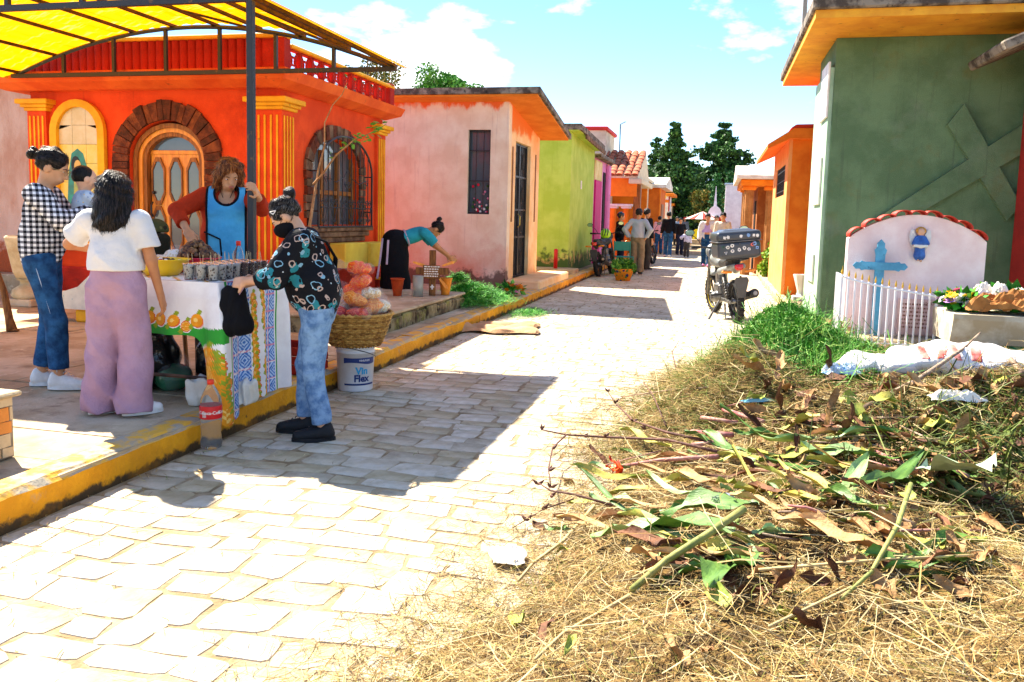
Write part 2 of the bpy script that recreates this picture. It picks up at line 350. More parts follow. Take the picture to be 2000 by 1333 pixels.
# loose straw and leaf crumbs in the joints and along the kerb
def straw(n, fx, fy, fz, lmin, lmax, w, seed, curl=.5, up=.25):
    g = np.random.default_rng(seed); x = fx(g, n); y = fy(g, n, x); z = fz(x, y)
    a = g.uniform(0, 2*PI, n); L = g.uniform(lmin, lmax, n); el = g.normal(0, up, n); dr = np.stack([np.cos(a)*np.cos(el), np.sin(a)*np.cos(el), np.sin(el)], 1)
    side = np.stack([-np.sin(a), np.cos(a), g.normal(0, .4, n)], 1); side /= np.linalg.norm(side, axis=1)[:, None]
    bend = g.normal(0, curl, (n, 1))*np.stack([-np.sin(a), np.cos(a), g.normal(0, .5, n)], 1); P0 = np.stack([x, y, z], 1); V = []
    ww = (w*g.uniform(.5, 1.3, n))[:, None]
    for k, t in enumerate((0, .5, 1)):
        c = P0+dr*(L*(t-.5))[:, None]+bend*(L*(.25-(t-.5)**2))[:, None]; s = ww*(1, 1, .35)[k]; V += [c-side*s, c+side*s]
    V = np.stack(V, 1).reshape(-1, 3); b = (np.arange(n)*6)[:, None]
    Q = np.concatenate([b+np.array([[0, 1, 3, 2]]), b+np.array([[2, 3, 5, 4]])]); return V, Q
m_straw = [mat('straw_%d' % i, c, .8, .2, 30, None, 0, spec=.15) for i, c in enumerate(('d9bd7e', 'c2a15c', 'a98b4e', 'e3cf9d', '8d9a4c', '7b5b36'))]
V, Q = straw(2600, lambda g, n: KX+.02+np.abs(g.normal(0, .25, n))+(g.random(n) < .45)*g.uniform(0, 3.6, n), lambda g, n, x: 1.5+g.random(n)**1.3*13, lambda x, y: .014+0*x, .015, .07, .0016, 21, .6, .08)
o = npmesh('street_litter', V, Q, m_straw, None, mi=np.random.default_rng(1).integers(0, 6, len(Q)//2).repeat(1).tolist()*2); tag(o, 'scattered straw bits and crumbs on the paving', 'litter', kind='stuff')
# ------------------------------------------------------------------ left side: orange mausoleum
m_or = mat('orange_stucco', 'e8501a', .85, .12, 2, 'd4400f', .4, 90); over(m_or, 'b9330c', 1.6, .56, .75, seed=5); over(m_or, 'f07a3a', 2.2, .6, .75, seed=15, stretch=(5, 5, .5), amount=.45); over(m_or, '9a2c0c', 3, .62, .72, seed=25, stretch=(6, 6, .35), amount=.4)
over(m_or, '8e2a12', 3, .6, .8, zmask=(.2, .9), seed=1)
m_orc = mat('orange_cornice', 'f06a22', .8, .12, 2.5, 'dd5214', .4, 80); over(m_orc, '8a3216', 5, .62, .74, seed=3)
m_red = mat('red_stucco', 'c02a12', .8, .18, 3, 'a01f0c', .4, 70); over(m_red, 'e07030', 7, .64, .7, seed=2); over(m_red, '6b1c10', 3, .6, .75, seed=7)
m_yel = mat('yellow_trim', 'f2b21a', .7, .12, 4, 'e09a10', .2, 60); over(m_yel, '9c6a1c', 8, .64, .72, seed=2)
m_brick = mat('dark_brick', '7a3e22', .85, .25, 9, '4f2416', .5, 50)
m_brick2 = mat('grey_brown_brick', '8b6b50', .85, .3, 6, '5a4030', .5, 50)
m_mortar = mat('dark_mortar', '3a241a', .9, .2, 8, None, .3, 60)
m_wood = mat('varnished_wood', 'f0a434', .42, .2, 5, 'd88424', .1, 40, spec=.5, stretch=(6, 6, .8))
m_wood2 = mat('brown_wood', 'a86a30', .55, .25, 6, '7a4a1e', .15, 40, stretch=(6, 6, .8))
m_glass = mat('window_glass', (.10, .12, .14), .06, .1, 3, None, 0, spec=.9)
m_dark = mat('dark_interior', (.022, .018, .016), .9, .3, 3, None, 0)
m_iron = mat('black_iron', (.018, .018, .02), .45, .3, 20, '4a3020', .1, 60, spec=.45, mix=(.3, .4))
m_white = mat('white_paint', 'e9e6df', .65, .06, 4, 'd4cfc4', .1, 40)
OX0, OX1, OY0, OY1, OZ = -8.5, -5.0, 8.78, 11.8, 2.9
om = thing('orange_mausoleum', 'orange mausoleum with yellow fluted pilasters and arched wooden door behind the yellow canopy', 'mausoleum', (-6.75, 10.3, SWZ))
w = MB(); DOOR = arch(-7.06, -5.99, .32, 2.0, 12, .45)
wall_open(w, OX0, OX1, .1, OZ, DOOR, 'y', OY0, OY0+.22); WIN = arch(9.5, 10.95, 1.22, 1.95, 12, .42)
wall_open(w, OY0+.22, OY1, .1, OZ, WIN, 'x', OX1-.22, OX1)
w.box(OX0, OX0+.2, OY0+.22, OY1, .1, OZ); w.box(OX0+.2, OX1-.22, OY1-.2, OY1, .1, OZ)
o_wall = wb(w, 'wall', m_or, om)
wb(MB().box(OX0+.21, OX1-.23, OY0+.9, OY0+.94, .1, OZ), 'dark_backing', m_dark, om)  # near-black plate, its colour stands in for the unlit room
# red foot, step
for q_ in ((OX0-.06, -7.2, OY0-.07, OY0-.002, .1, .62), (-5.86, OX1+.06, OY0-.07, OY0-.002, .1, .62), (OX1+.002, OX1+.07, OY0+.0, OY1+.05, .1, .66)): wb(MB().bbox(*q_, .02), 'plinth', m_red, om)
wb(MB().bbox(-7.2, -5.86, OY0-.35, OY0-.003, .1, .3, .02), 'door_step', m_conc, om)
# cornice and flat roof
cz = MB(); X0, X1, Y0, Y1 = OX0-.45, OX1+.27, OY0-.37, OY1+.25
for (z0, z1, i0, i1) in ((2.80, 2.87, .22, .05), (2.87, 2.985, .05, 0.0)):
    a = [(X0+i0, Y0+i0, z0), (X1-i0, Y0+i0, z0), (X1-i0, Y1-i0, z0), (X0+i0, Y1-i0, z0)]; b = [(X0+i1, Y0+i1, z1), (X1-i1, Y0+i1, z1), (X1-i1, Y1-i1, z1), (X0+i1, Y1-i1, z1)]
    cz.add(a+b, [(3, 2, 1, 0), (4, 5, 6, 7)]+[(k, (k+1) % 4, 4+(k+1) % 4, 4+k) for k in range(4)])
wb(cz, 'cornice', m_orc, om)
# front parapet of half-round clay ribs with a yellow coping, side parapet of pierced blocks
PY, PXs = OY0-.12, OX1+.12
par = wb(MB().box(OX0-.15, PXs-.12, PY+.03, PY+.1, 2.99, 3.36).box(PXs-.14, PXs, PY, PY+.14, 2.99, 3.4), 'front_parapet', m_red, om)
rib = MB()
rib.add([(.052*math.cos(a), -.045*math.sin(a), z) for z in (0, .36) for a in [PI*i/6 for i in range(7)]], [(i+1, i, 7+i, 8+i) for i in range(6)]+[tuple(range(7, 14))])
ribo = None
n = int((PXs-.16-OX0+.1)/.108)
for i in range(n):
    x = OX0-.08+.108*i
    if ribo is None: ribo = wb(rib, 'clay_rib', m_red, par, True); ribo.location += Vector((x, PY+.03, 3.0))
    else: wchild('clay_rib', ribo, par, (x, PY+.03, 3.0), (0, 0, random.uniform(-.06, .06)))
wb(MB().bbox(OX0-.2, PXs+.03, PY-.04, PY+.14, 3.36, 3.41, .012), 'coping', m_yel, par)
spar = wb(MB().box(PXs-.1, PXs-.01, PY+.14, OY1+.02, 2.99, 3.02).bbox(PXs-.13, PXs+.02, OY1-.05, OY1+.12, 2.99, 3.34, .01), 'side_parapet', m_red, om)
blk = MB(); bw, bh, bt = .27, .25, .035
for s in (-1, 1):
    blk.box(-bt, bt, s*bw/2-.014, s*bw/2+.014, 0, bh)
    blk.tube([(0, s*(.12-.085*math.sin(PI*i/8)), .01+(bh-.02)*i/8) for i in range(9)], .017, 6)
blk.tube([(0, .045*math.cos(2*PI*i/10), bh/2+.05*math.sin(2*PI*i/10)) for i in range(11)], .014, 5); blk.box(-bt, bt, -bw/2, bw/2, bh-.016, bh); blk.box(-bt, bt, -bw/2, bw/2, 0, .016)
bo = None; n = int((OY1-.05-PY-.14)/.285)
for i in range(n):
    loc = (PXs-.055, PY+.3+.285*i, 3.02)
    if bo is None: bo = wb(blk, 'lattice_block', m_red, spar); bo.location += Vector(loc)
    else: wchild('lattice_block', bo, spar, loc)
wb(MB().bbox(PXs-.14, PXs+.03, PY+.14, OY1+.13, 3.272, 3.315, .012), 'coping', m_yel, spar)
# pilasters with yellow flutes, capital and base
def pilaster(x0, x1, y0, y1, faces):
    mb = MB(); mb.box(x0, x1, y0, y1, .1, 2.62); o = wb(mb, 'pilaster', m_or, om); f = MB()
    for fc in faces:
        for k in range(4):
            t = (k+.7)/4.4
            if fc == 'y': xx = x0+(x1-x0)*t; f.bbox(xx-.013, xx+.013, y0-.014, y0-.001, .75, 2.5, .005)
            else: yy2 = y0+(y1-y0)*t; f.bbox(x1+.001, x1+.014, yy2-.013, yy2+.013, .75, 2.5, .005)
    wb(f, 'fluting', m_yel, o); c = MB()
    for k, (z0, z1, e) in enumerate(((2.56, 2.6, .03), (2.6, 2.64, .06), (2.64, 2.7, .1))): c.bbox(x0-e, x1+e, y0-e, y1+e, z0, z1, .008)
    wb(c, 'capital', m_yel, o); b = MB()
    for (z0, z1, e) in ((.1, .5, .09), (.5, .56, .06), (.56, .62, .035)): b.bbox(x0-e, x1+e, y0-e, y1+e, z0, z1, .012)
    b2 = wb(b, 'base', m_red, o); wb(MB().box(x0-.092, x1+.092, y0-.092, y1+.092, .4, .44), 'stripe', m_yel, b2)
pilaster(OX0+.0, OX0+.28, OY0-.06, OY0+.02, 'y'); pilaster(OX1-.3, OX1+.05, OY0-.06, OY0+.24, 'yx'); pilaster(OX1-.1, OX1+.05, OY1-.3, OY1-.0, 'x')
# arched brick surround: one brick at a time
def surround(outl, width, put, mats, parent, name, pitch=.082):
    """bricks along the opening (outline as from arch(), without its bottom edge)"""
    pts = [Vector(p) for p in [outl[1]]+outl[2:]+[outl[0]]]; cum = [0]
    for a, b in zip(pts[:-1], pts[1:]): cum.append(cum[-1]+(b-a).length)
    n = int(cum[-1]/pitch); c = Vector((sum(p.x for p in pts)/len(pts), sum(p.y for p in pts)/len(pts)))
    def at(s):
        for i in range(len(pts)-1):
            if s <= cum[i+1] and cum[i+1] > cum[i]: t = (s-cum[i])/(cum[i+1]-cum[i]); d = (pts[i+1]-pts[i]).normalized(); return pts[i].lerp(pts[i+1], t), Vector((d.y, -d.x))
        d = (pts[-1]-pts[-2]).normalized(); return pts[-1], Vector((d.y, -d.x))
    for k in range(n):
        s = (k+.5)*pitch; h = pitch*.44; (p0, n0), (p1, n1) = at(max(s-h, 0)), at(min(s+h, cum[-1])); ww = width*random.uniform(.9, 1.04); pr = random.uniform(.0, .018)
        q = [p0, p0+n0*ww, p1+n1*ww, p1]; put([(v.x, v.y) for v in q], pr, parent, random.choice(mats))
fr = wb(MB().prism([(-7.3, .3), (-7.07, .3), (-7.07, 2.0), (-7.3, 2.0)], 'y', OY0-.018, OY0-.001), 'door_surround', m_mortar, om)
def pf(q, pr, parent, m): wb(MB().prism(q, 'y', OY0-.035-pr, OY0-.0035), 'brick', m, parent)
m_brk = [m_brick, mat('brick_b', '8a4a26', .85, .25, 9, '5a2a16', .5, 50), mat('brick_c', '63301c', .85, .25, 9, '40200f', .5, 50)]
surround(DOOR, .235, pf, m_brk, fr, 'brick')
# door: carved frame, leaf with pointed panes, transom
dr = thing('door', '', ''); [dr.__delitem__(k) for k in ('label', 'category')]; dr.parent = om; dr.location = Vector((-6.5, OY0+.1, .3))-om.location
for k, (e, yo, mm) in enumerate(((.0, .05, m_wood2), (.05, .08, m_wood), (.1, .1, m_wood2))):
    ol = arch(-7.05+e+.0, -6.0-e, .32, 1.98, 14, .44-e); il = arch(-7.05+e+.055, -6.0-e-.055, .32, 1.98, 14, .44-e-.055); f = MB()
    A = [ol[1]]+ol[2:]+[ol[0]]; B = [il[1]]+il[2:]+[il[0]]
    for i in range(len(A)-1): f.prism([A[i], A[i+1], B[i+1], B[i]], 'y', OY0+yo, OY0+.22)
    wb(f, 'door_frame', mm, dr)
leaf = wb(MB().box(-6.88, -6.17, OY0+.17, OY0+.2, .33, 2.08), 'leaf', m_wood, dr)
wb(MB().prism(arch(-6.87, -6.18, 2.08, 2.1, 12, .23), 'y', OY0+.175, OY0+.19), 'transom_pane', m_glass, dr)
wb(MB().bbox(-6.89, -6.16, OY0+.155, OY0+.175, 2.05, 2.1, .006), 'transom_bar', m_wood, dr)
for r_, zc in enumerate((1.72, 1.12, .58)):
    for c_ in range(3):
        xc = -6.775+.25*c_; hw, hh = .078, .24
        pt = lambda s: [(xc+a*hw*s, zc+b*hh*s) for a, b in ((-.35, -1), (.35, -1), (1, -.55), (1, .55), (.35, 1), (-.35, 1), (-1, .55), (-1, -.55))]
        ring = MB(); A, B = pt(1.22), pt(1.0)
        for i in range(8): ring.prism([A[i], A[(i+1) % 8], B[(i+1) % 8], B[i]], 'y', OY0+.148, OY0+.169)
        ro = wb(ring, 'pane_moulding', m_wood2, leaf); wb(MB().prism(B, 'y', OY0+.162, OY0+.1695), 'pane', m_glass, ro)
wb(MB().tube([(-6.84, OY0+.13, 1.28), (-6.84, OY0+.1, 1.32), (-6.84, OY0+.1, 1.42), (-6.84, OY0+.13, 1.46)], .012, 6).ball((-6.84, OY0+.15, 1.58), .022), 'handle', m_iron, leaf)
# tiled niche with a generic veiled figure
m_tile_w = mat('glazed_tile_pale', 'd9cfae', .25, .12, 3, 'c9b98a', 0, spec=.5); m_tile_y = mat('glazed_tile_yellow', 'e6c23a', .25, .2, 4, 'd8cf7a', 0, spec=.5, mix=(.35, .6))
m_teal = mat('teal_glaze', '1f8f7e', .3, .2, 9, '2b6f60', 0, spec=.5); m_skinp = mat('painted_skin', 'd9b25e', .3, .1, 9, None, 0); m_blackp = mat('black_glaze', '26221c', .3, .1, 9, None, 0)
ni = wb(MB().prism(arch(-8.1, -7.44, .95, 2.3, 12, .35), 'y', OY0-.012, OY0-.001), 'niche', m_mortar, om)
ol, il = arch(-8.17, -7.37, .9, 2.3, 14, .4), arch(-8.07, -7.47, .98, 2.3, 14, .31); f = MB(); A = ol+[ol[0]]; B = il+[il[0]]
for i in range(len(A)-1): f.prism([A[i], A[i+1], B[i+1], B[i]], 'y', OY0-.07, OY0-.0125)
wb(f, 'niche_frame', m_yel, ni)
for rr in range(7):
    for cc in range(3):
        x0 = -8.07+.2*cc; z0 = .98+.235*rr; zz = z0+.231
        q = [(x0+.002, z0), (x0+.198, z0), (x0+.198, zz), (x0+.002, zz)]
        def lim(p):
            t = (p[0]+7.77)/.3; top = 2.3+.31*math.sqrt(max(0, 1-min(1, t*t))); return (p[0], min(p[1], top))
        q = [lim(q[0]), lim(q[1])]+[lim((x0+.198-.0196*k, zz)) for k in range(11)]
        if max(p[1] for p in q)-z0 > .02: wb(MB().prism(q, 'y', OY0-.02, OY0-.0135), 'tile', m_tile_w if rr > 4 else m_tile_y, ni)
fg = MB()
fg.prism([(-7.98, .99), (-7.6, .99), (-7.62, 1.5), (-7.66, 1.86), (-7.72, 2.04), (-7.8, 2.1), (-7.89, 2.04), (-7.94, 1.8), (-7.97, 1.4)], 'y', OY0-.0225, OY0-.0202, 0)
fg.prism([(-7.9, 1.0), (-7.68, 1.0), (-7.66, 1.5), (-7.74, 1.78), (-7.86, 1.7)], 'y', OY0-.025, OY0-.0228, 2)
fg.prism([(-7.83+.085*math.cos(a)*.8, 1.9+.11*math.sin(a)) for a in [2*PI*i/12 for i in range(12)]], 'y', OY0-.025, OY0-.0228, 1)
fg.prism([(-7.8+.065*math.cos(a)*.8, 1.875+.085*math.sin(a)) for a in [2*PI*i/12 for i in range(12)]], 'y', OY0-.0275, OY0-.0253, 3)
wb(fg, 'painted_figure', [m_teal, m_blackp, mat('ochre_robe', 'c8b24e', .3, .2, 12, '8fa05a', 0), m_skinp], ni)
# side window: stone-and-brick ring, sill, frame, wrought-iron grille
sr = wb(MB().box(OX1+.001, OX1+.015, 9.42, 9.5, 1.22, 1.95), 'window_surround', m_mortar, om)
def ps(q, pr, parent, m): wb(MB().prism(q, 'x', OX1+.0025, OX1+.035+pr), 'brick', m, parent)
surround(WIN, .17, ps, [m_brick2, m_brick, mat('brick_d', '75583f', .9, .3, 8, '4a3424', .5, 50)], sr, 'brick', .1)
for k in range(3): wb(MB().bbox(OX1+.002, OX1+.16-.04*k, 9.3+.05*k, 11.12-.05*k, 1.14-.075*k, 1.21-.075*k, .01), 'sill_course', m_brick2, sr)
wf = wb(MB().box(OX1-.15, OX1-.12, 9.46, 10.99, 1.22, 2.36), 'window_pane', m_glass, om)
for yy2 in (9.53, 9.98, 10.45, 10.9): wb(MB().bbox(OX1-.12, OX1-.07, yy2-.035, yy2+.035, 1.222, 2.2, .006), 'mullion', m_wood2, wf)
wb(MB().bbox(OX1-.118, OX1-.075, 9.55, 10.9, 1.62, 1.68, .006), 'transom', m_wood2, wf)
gx = OX1+.16; gr = MB(); ol = arch(9.42, 11.05, 1.2, 1.92, 16, .47)
A = [Vector((gx, p[0], p[1])) for p in ol+[ol[0]]]; gr.tube(A, .016, 6)
for k in range(1, 12):
    yy2 = 9.42+1.63*k/12; t = (yy2-10.235)/.815; gr.tube([(gx, yy2, 1.2), (gx, yy2, 1.92+.47*math.sqrt(1-t*t))], .0075, 5)
def scroll(y, z, s, r0=.045, a0=0, turns=1.4, n=14, d=1): return [(gx+.008, y+d*s*r0*(1-.75*i/n)*math.cos(a0+turns*2*PI*i/n), z+r0*(1-.75*i/n)*math.sin(a0+turns*2*PI*i/n)) for i in range(n+1)]
for k in range(6):
    yc = 9.56+.27*k
    for s in (-1, 1): gr.tube(scroll(yc+s*.05, 1.52, s), .006, 4); gr.tube([(gx+.008, yc+s*.095, 1.5), (gx+.008, yc+s*.06, 1.38), (gx+.008, yc, 1.25)], .006, 4); gr.tube(scroll(yc+s*.04, 1.28, s, .03), .005, 4)
for s in (-1, 1):
    gr.tube([(gx+.01, 10.235, 1.98), (gx+.01, 10.235+s*.12, 1.85), (gx+.01, 10.235+s*.35, 1.78), (gx+.01, 10.235+s*.6, 1.84)], .006, 4); gr.tube(scroll(10.235+s*.05, 1.75, s, .05), .006, 4); gr.tube(scroll(10.235+s*.62, 1.8, s, .05), .006, 4)
for (yy2, zz) in ((9.42, 1.4), (9.42, 1.9), (11.05, 1.4), (11.05, 1.9)): gr.tube([(gx, yy2, zz), (OX1+.0, yy2, zz)], .01, 5)
gr.tube([(gx, 9.42, 1.45), (gx, 11.05, 1.45)], .008, 5)
wb(gr, 'grille', m_iron, om)
m_pan = mat('pale_yellow_paint', 'f0cf4a', .8, .1, 3, 'e2b83a', .25, 50); over(m_pan, '8fb0b0', 6, .66, .7, seed=4)
yb = MB(); yb.bbox(OX1+.072, OX1+.3, 9.9, 10.62, .66, .985, .01); wb(yb, 'yellow_block', m_pan, om); yb = MB(); yb.bbox(OX1+.072, OX1+.34, 10.63, 11.32, .64, .975, .01); wb(yb, 'yellow_block', m_pan, om)
# ------------------------------------------------------------------ canopy of yellow corrugated sheet on a black frame
m_frame = mat('black_steel', (.02, .021, .024), .5, .3, 14, '6a4a2a', .15, 60, spec=.4, mix=(.3, .38))
m_rust = mat('brown_primer_steel', '5a3818', .6, .3, 10, '2e1c10', .15, 60)
m_sheet = mat('yellow_sheet', 'f5a208', .45, .12, 9, 'e69200', .1, 30, stretch=(1, .1, 1)); 
_b = m_sheet.node_tree.nodes['Principled BSDF']; _t = m_sheet.node_tree.nodes.new('ShaderNodeBsdfTranslucent'); _t.inputs[0].default_value = (.95, .40, .005, 1)
over(m_sheet, 'ffe88a', 2.0, .56, .7, stretch=(1.0, 9, 1), seed=3, amount=.55); over(m_sheet, '8a5a10', 3, .66, .78, seed=8, amount=.5); m_sheet.node_tree.links.new(_b.inputs['Base Color'].links[0].from_socket, _t.inputs[0])
_mx = m_sheet.node_tree.nodes.new('ShaderNodeMixShader'); _mx.inputs[0].default_value = .58
m_sheet.node_tree.links.new(_b.outputs[0], _mx.inputs[1]); m_sheet.node_tree.links.new(_t.outputs[0], _mx.inputs[2]); m_sheet.node_tree.links.new(_mx.outputs[0], m_sheet.node_tree.nodes['Material Output'].inputs[0])
ca = thing('canopy', 'arched yellow corrugated canopy on a black steel frame', 'canopy', (-3.36, 5.5, SWZ))
AX0, AX1, AZ = -8.3, -3.42, 2.93
def arcz(x, rise=.5): t = (x-(AX0+AX1)/2)/((AX1-AX0)/2); return AZ+rise*(1-t*t)
FY, BY = 5.5, 8.36
def truss(y, name):
    o = wb(MB().box(AX0-.05, AX1+.03, y-.022, y+.022, AZ-.025, AZ+.02), name, m_frame, ca)
    a = MB(); xs = np.linspace(AX0, AX1, 25); a.tube([(x, y, arcz(x)) for x in xs], .024, 4); wb(a, 'arch_bar', m_frame, o)
    for x in np.linspace(AX0, AX1, 8)[1:-1]: wb(MB().box(x-.018, x+.018, y-.018, y+.018, AZ+.02, arcz(x)-.012), 'strut', m_frame, o)
    return o
tb = truss(BY, 'truss'); tf = truss(FY, 'truss')
for x in np.linspace(AX0+.6, AX1-.7, 4):
    s = MB()
    for sg in (-1, 1): s.tube([(x+sg*(.02+.075*(1-.7*i/14)*math.cos(1.4*2*PI*i/14)), FY, AZ+.14+.075*(1-.7*i/14)*math.sin(1.4*2*PI*i/14)) for i in range(15)], .009, 5)
    wb(s, 'scroll', m_frame, tf)
for x in np.linspace(AX0+.02, AX1-.02, 10): wb(MB().box(x-.02, x+.02, FY-.04, BY+.1, -.03, 0, M=Matrix.Translation((0, 0, arcz(x)+.05))), 'rafter', m_rust, ca)
br = MB()
for (xa, xb) in ((-4.6, -3.5), (-6.2, -5.0)): br.tube([(xa, FY, arcz(xa)), (xb, BY, arcz(xb)+.0)], .014, 5)
wb(br, 'brace', m_rust, ca)
sh = MB(); nx = 150; xs = np.linspace(AX0-.2, AX1+.17, nx); ys = (FY-.06, FY+.6, 7.0, BY-.3, BY+.14)
for yv in ys:
    for i, x in enumerate(xs): sh.v.append((x, yv, arcz(x)+.068+.009*math.sin(x*2*PI/.076*.5)))
for j in range(len(ys)-1):
    for i in range(nx-1): sh.f.append((j*nx+i, j*nx+i+1, (j+1)*nx+i+1, (j+1)*nx+i)); sh.m.append(0)
wb(sh, 'roof_sheet', m_sheet, ca, True)
wb(MB().bbox(-3.395, -3.345, FY-.025, FY+.025, SWZ, AZ-.02, .004), 'post', m_frame, ca)
wb(MB().bbox(-8.3, -8.25, FY-.025, FY+.025, SWZ, AZ-.02, .004), 'post', m_frame, ca)
# ------------------------------------------------------------------ pale pink house at the far left
m_pk0 = mat('pale_pink_roughcast', 'dcb4a0', .9, .2, 3, 'c8947c', .8, 45, stretch=(1, 1, .45)); over(m_pk0, 'a8502a', 2.2, .5, .62, zmask=(.3, 1.3), seed=3)
ph = thing('pink_house', 'pale pink roughcast house wall beside the orange mausoleum', 'house', (-11, 11, SWZ))
wb(MB().box(-14, -8.62, 9.6, 12.4, .1, 3.2), 'wall', m_pk0, ph); wb(MB().bbox(-14.2, -8.5, 9.4, 12.6, 3.2, 3.34, .02), 'roof_slab', m_conc, ph)
wb(MB().bbox(-14, -8.66, 9.3, 9.598, .1, .42, .02), 'foot_ledge', m_conc, ph)
# ------------------------------------------------------------------ salmon house
m_sal = mat('salmon_wall', 'ead6bc', .85, .12, 2.2, 'dec0a2', .25, 60); over(m_sal, 'e0682c', 2.6, .52, .66, zmask=(3.4, 3.05), seed=2, stretch=(1.5,1.5,.5)); over(m_sal, 'd0603c', 1.5, .62, .9, zmask=(.5, 1.6), seed=12, amount=.6)
over(m_sal, '3c1f1a', 5, .5, .62, zmask=(.2, .75), seed=6, amount=.8); over(m_sal, 'b89684', 3, .58, .72, seed=31, stretch=(6, 6, .35), amount=.5)
m_pea = mat('peach_wall', 'f0cc9c', .85, .1, 2.5, 'e8b478', .25, 60); over(m_pea, 'e6762a', 2.4, .48, .6, zmask=(3.3, 2.5), seed=4)
m_old = mat('weathered_concrete', '8a7f70', .9, .3, 5, '4a4038', .4, 40, mix=(.42, .58)); over(m_old, '2e2722', 9, .56, .66, seed=3)
m_oru = mat('orange_soffit', 'e88a2c', .85, .12, 3, 'd8741c', .2, 50)
m_metal = mat('dark_door_metal', (.03, .03, .032), .4, .3, 10, None, .1, 50, spec=.5)
sa = thing('salmon_house', 'salmon pink mausoleum with tall narrow window and black metal door', 'mausoleum', (-6, 15, SWZ))
def stop(y): return 3.37-.15*(y-13.4)           # underside of the sloping roof
w = MB(); WX0, WX1, WZ0, WZ1 = -4.22, -3.82, 1.42, 2.86
wall_open(w, -9, -3.5, .1, stop(13.7)-.0, [(WX0, WZ0), (WX1, WZ0), (WX1, WZ1), (WX0, WZ1)], 'y', 13.7, 13.9)
wb(w, 'front_wall', m_sal, sa)
w = MB()
for (a, b, z0, z1) in ((13.9, 14.22, .1, None), (14.22, 15.42, 2.72, None), (15.42, 16.2, .1, None)):
    w.prism([(a, z0), (b, z0), (b, stop(b)), (a, stop(a))], 'x', -3.7, -3.5)
w.prism([(13.9, .1), (16.2, .1), (16.2, stop(16.2)), (13.9, stop(13.9))], 'x', -9, -8.8); w.box(-8.8, -3.7, 16.0, 16.2, .1, stop(16.2)); w.box(-3.6, -3.499, 13.7, 13.9, .1, .11)
wb(w, 'side_wall', m_pea, sa); wb(MB().box(-8.7, -3.8, 14.3, 14.34, .1, 3), 'dark_backing', m_dark, sa)  # black plate behind the openings paints the darkness of the room
def slab(x0, x1, ya, yb, za, zb, th): return [(x0, ya, za), (x1, ya, za), (x1, yb, zb), (x0, yb, zb), (x0, ya, za+th), (x1, ya, za+th), (x1, yb, zb+th), (x0, yb, zb+th)]
BF = [(3, 2, 1, 0), (4, 5, 6, 7), (0, 1, 5, 4), (1, 2, 6, 5), (2, 3, 7, 6), (3, 0, 4, 7)]
rs = MB(); rs.add(slab(-9.4, -2.95, 13.38, 16.35, stop(13.38), stop(16.35), .03), BF, 1); rs.add(slab(-9.44, -2.9, 13.33, 16.4, stop(13.33)+.032, stop(16.4)+.032, .1), BF, 0)
wb(rs, 'roof_slab', [m_old, m_oru], sa)
wn_ = wb(MB().box(WX0, WX1, 13.82, 13.84, WZ0, WZ1), 'window_pane', m_glass, sa); f = MB()
for (a, b, c, d) in ((WX0, WX1, WZ0, WZ0+.03), (WX0, WX1, WZ1-.03, WZ1), (WX0, WX0+.025, WZ0, WZ1), (WX1-.025, WX1, WZ0, WZ1), (WX0, WX1, 1.98, 2.0), (WX0, WX1, 2.5, 2.52)): f.box(a, b, 13.755, 13.78, c, d)
for k in range(1, 3): f.box(WX0+.133*k-.006, WX0+.133*k+.006, 13.76, 13.775, WZ0, WZ1)
wb(f, 'window_frame', m_iron, sa)
fl = MB()
for k in range(26): fl.ball((random.uniform(WX0+.05, WX1-.05), 13.79, WZ0+.04+abs(random.gauss(0, .2))), random.uniform(.012, .03), 6, 4, random.randrange(4))
_wf = wb(fl, 'window_flowers', [mat('flower_red', 'c8203a', .7), mat('flower_pink', 'e88aa8', .7), mat('flower_white', 'f0ece4', .7), mat('leaf_dark', '2f5a28', .7)], sa); _wf['kind'] = 'stuff'
dd = wb(MB().box(-3.62, -3.6, 14.22, 15.42, .28, 2.72), 'metal_door', m_metal, sa); f = MB()
for yv in (14.22, 14.8, 15.38): f.box(-3.595, -3.565, yv, yv+.04, .28, 2.72)
for zv in (.28, 1.0, 1.5, 2.1, 2.68): f.box(-3.594, -3.57, 14.22, 15.42, zv, zv+.035)
for yv in np.linspace(14.3, 15.36, 10): f.box(-3.592, -3.578, yv-.006, yv+.006, .3, 2.7)
for yv in (14.5, 15.1):
    for zv in (.62, 1.25, 1.8, 2.4): f.tube([(-3.575, yv+.1*math.cos(2*PI*i/12), zv+.16*math.sin(2*PI*i/12)) for i in range(13)], .008, 4)
wb(f, 'door_bars', m_iron, dd); wb(MB().tube([(-3.56, 14.74, 1.2), (-3.52, 14.74, 1.24), (-3.52, 14.74, 1.4), (-3.56, 14.74, 1.44)], .012, 6), 'handle', mat('brass', 'c9a24a', .3, .1, 5, None, 0, metal=.9), dd)
for yv in (13.96, 15.82): wb(MB().box(-3.4985, -3.485, yv, yv+.06, 1.3, 2.6), 'wall_slot', m_wood2, sa)
wb(MB().bbox(-9, -2.93, 12.9, 13.698, .02, .14, .02).bbox(-3.498, -2.9, 13.7, 16.6, .02, .3, .025), 'foot_ledge', m_pea, sa)
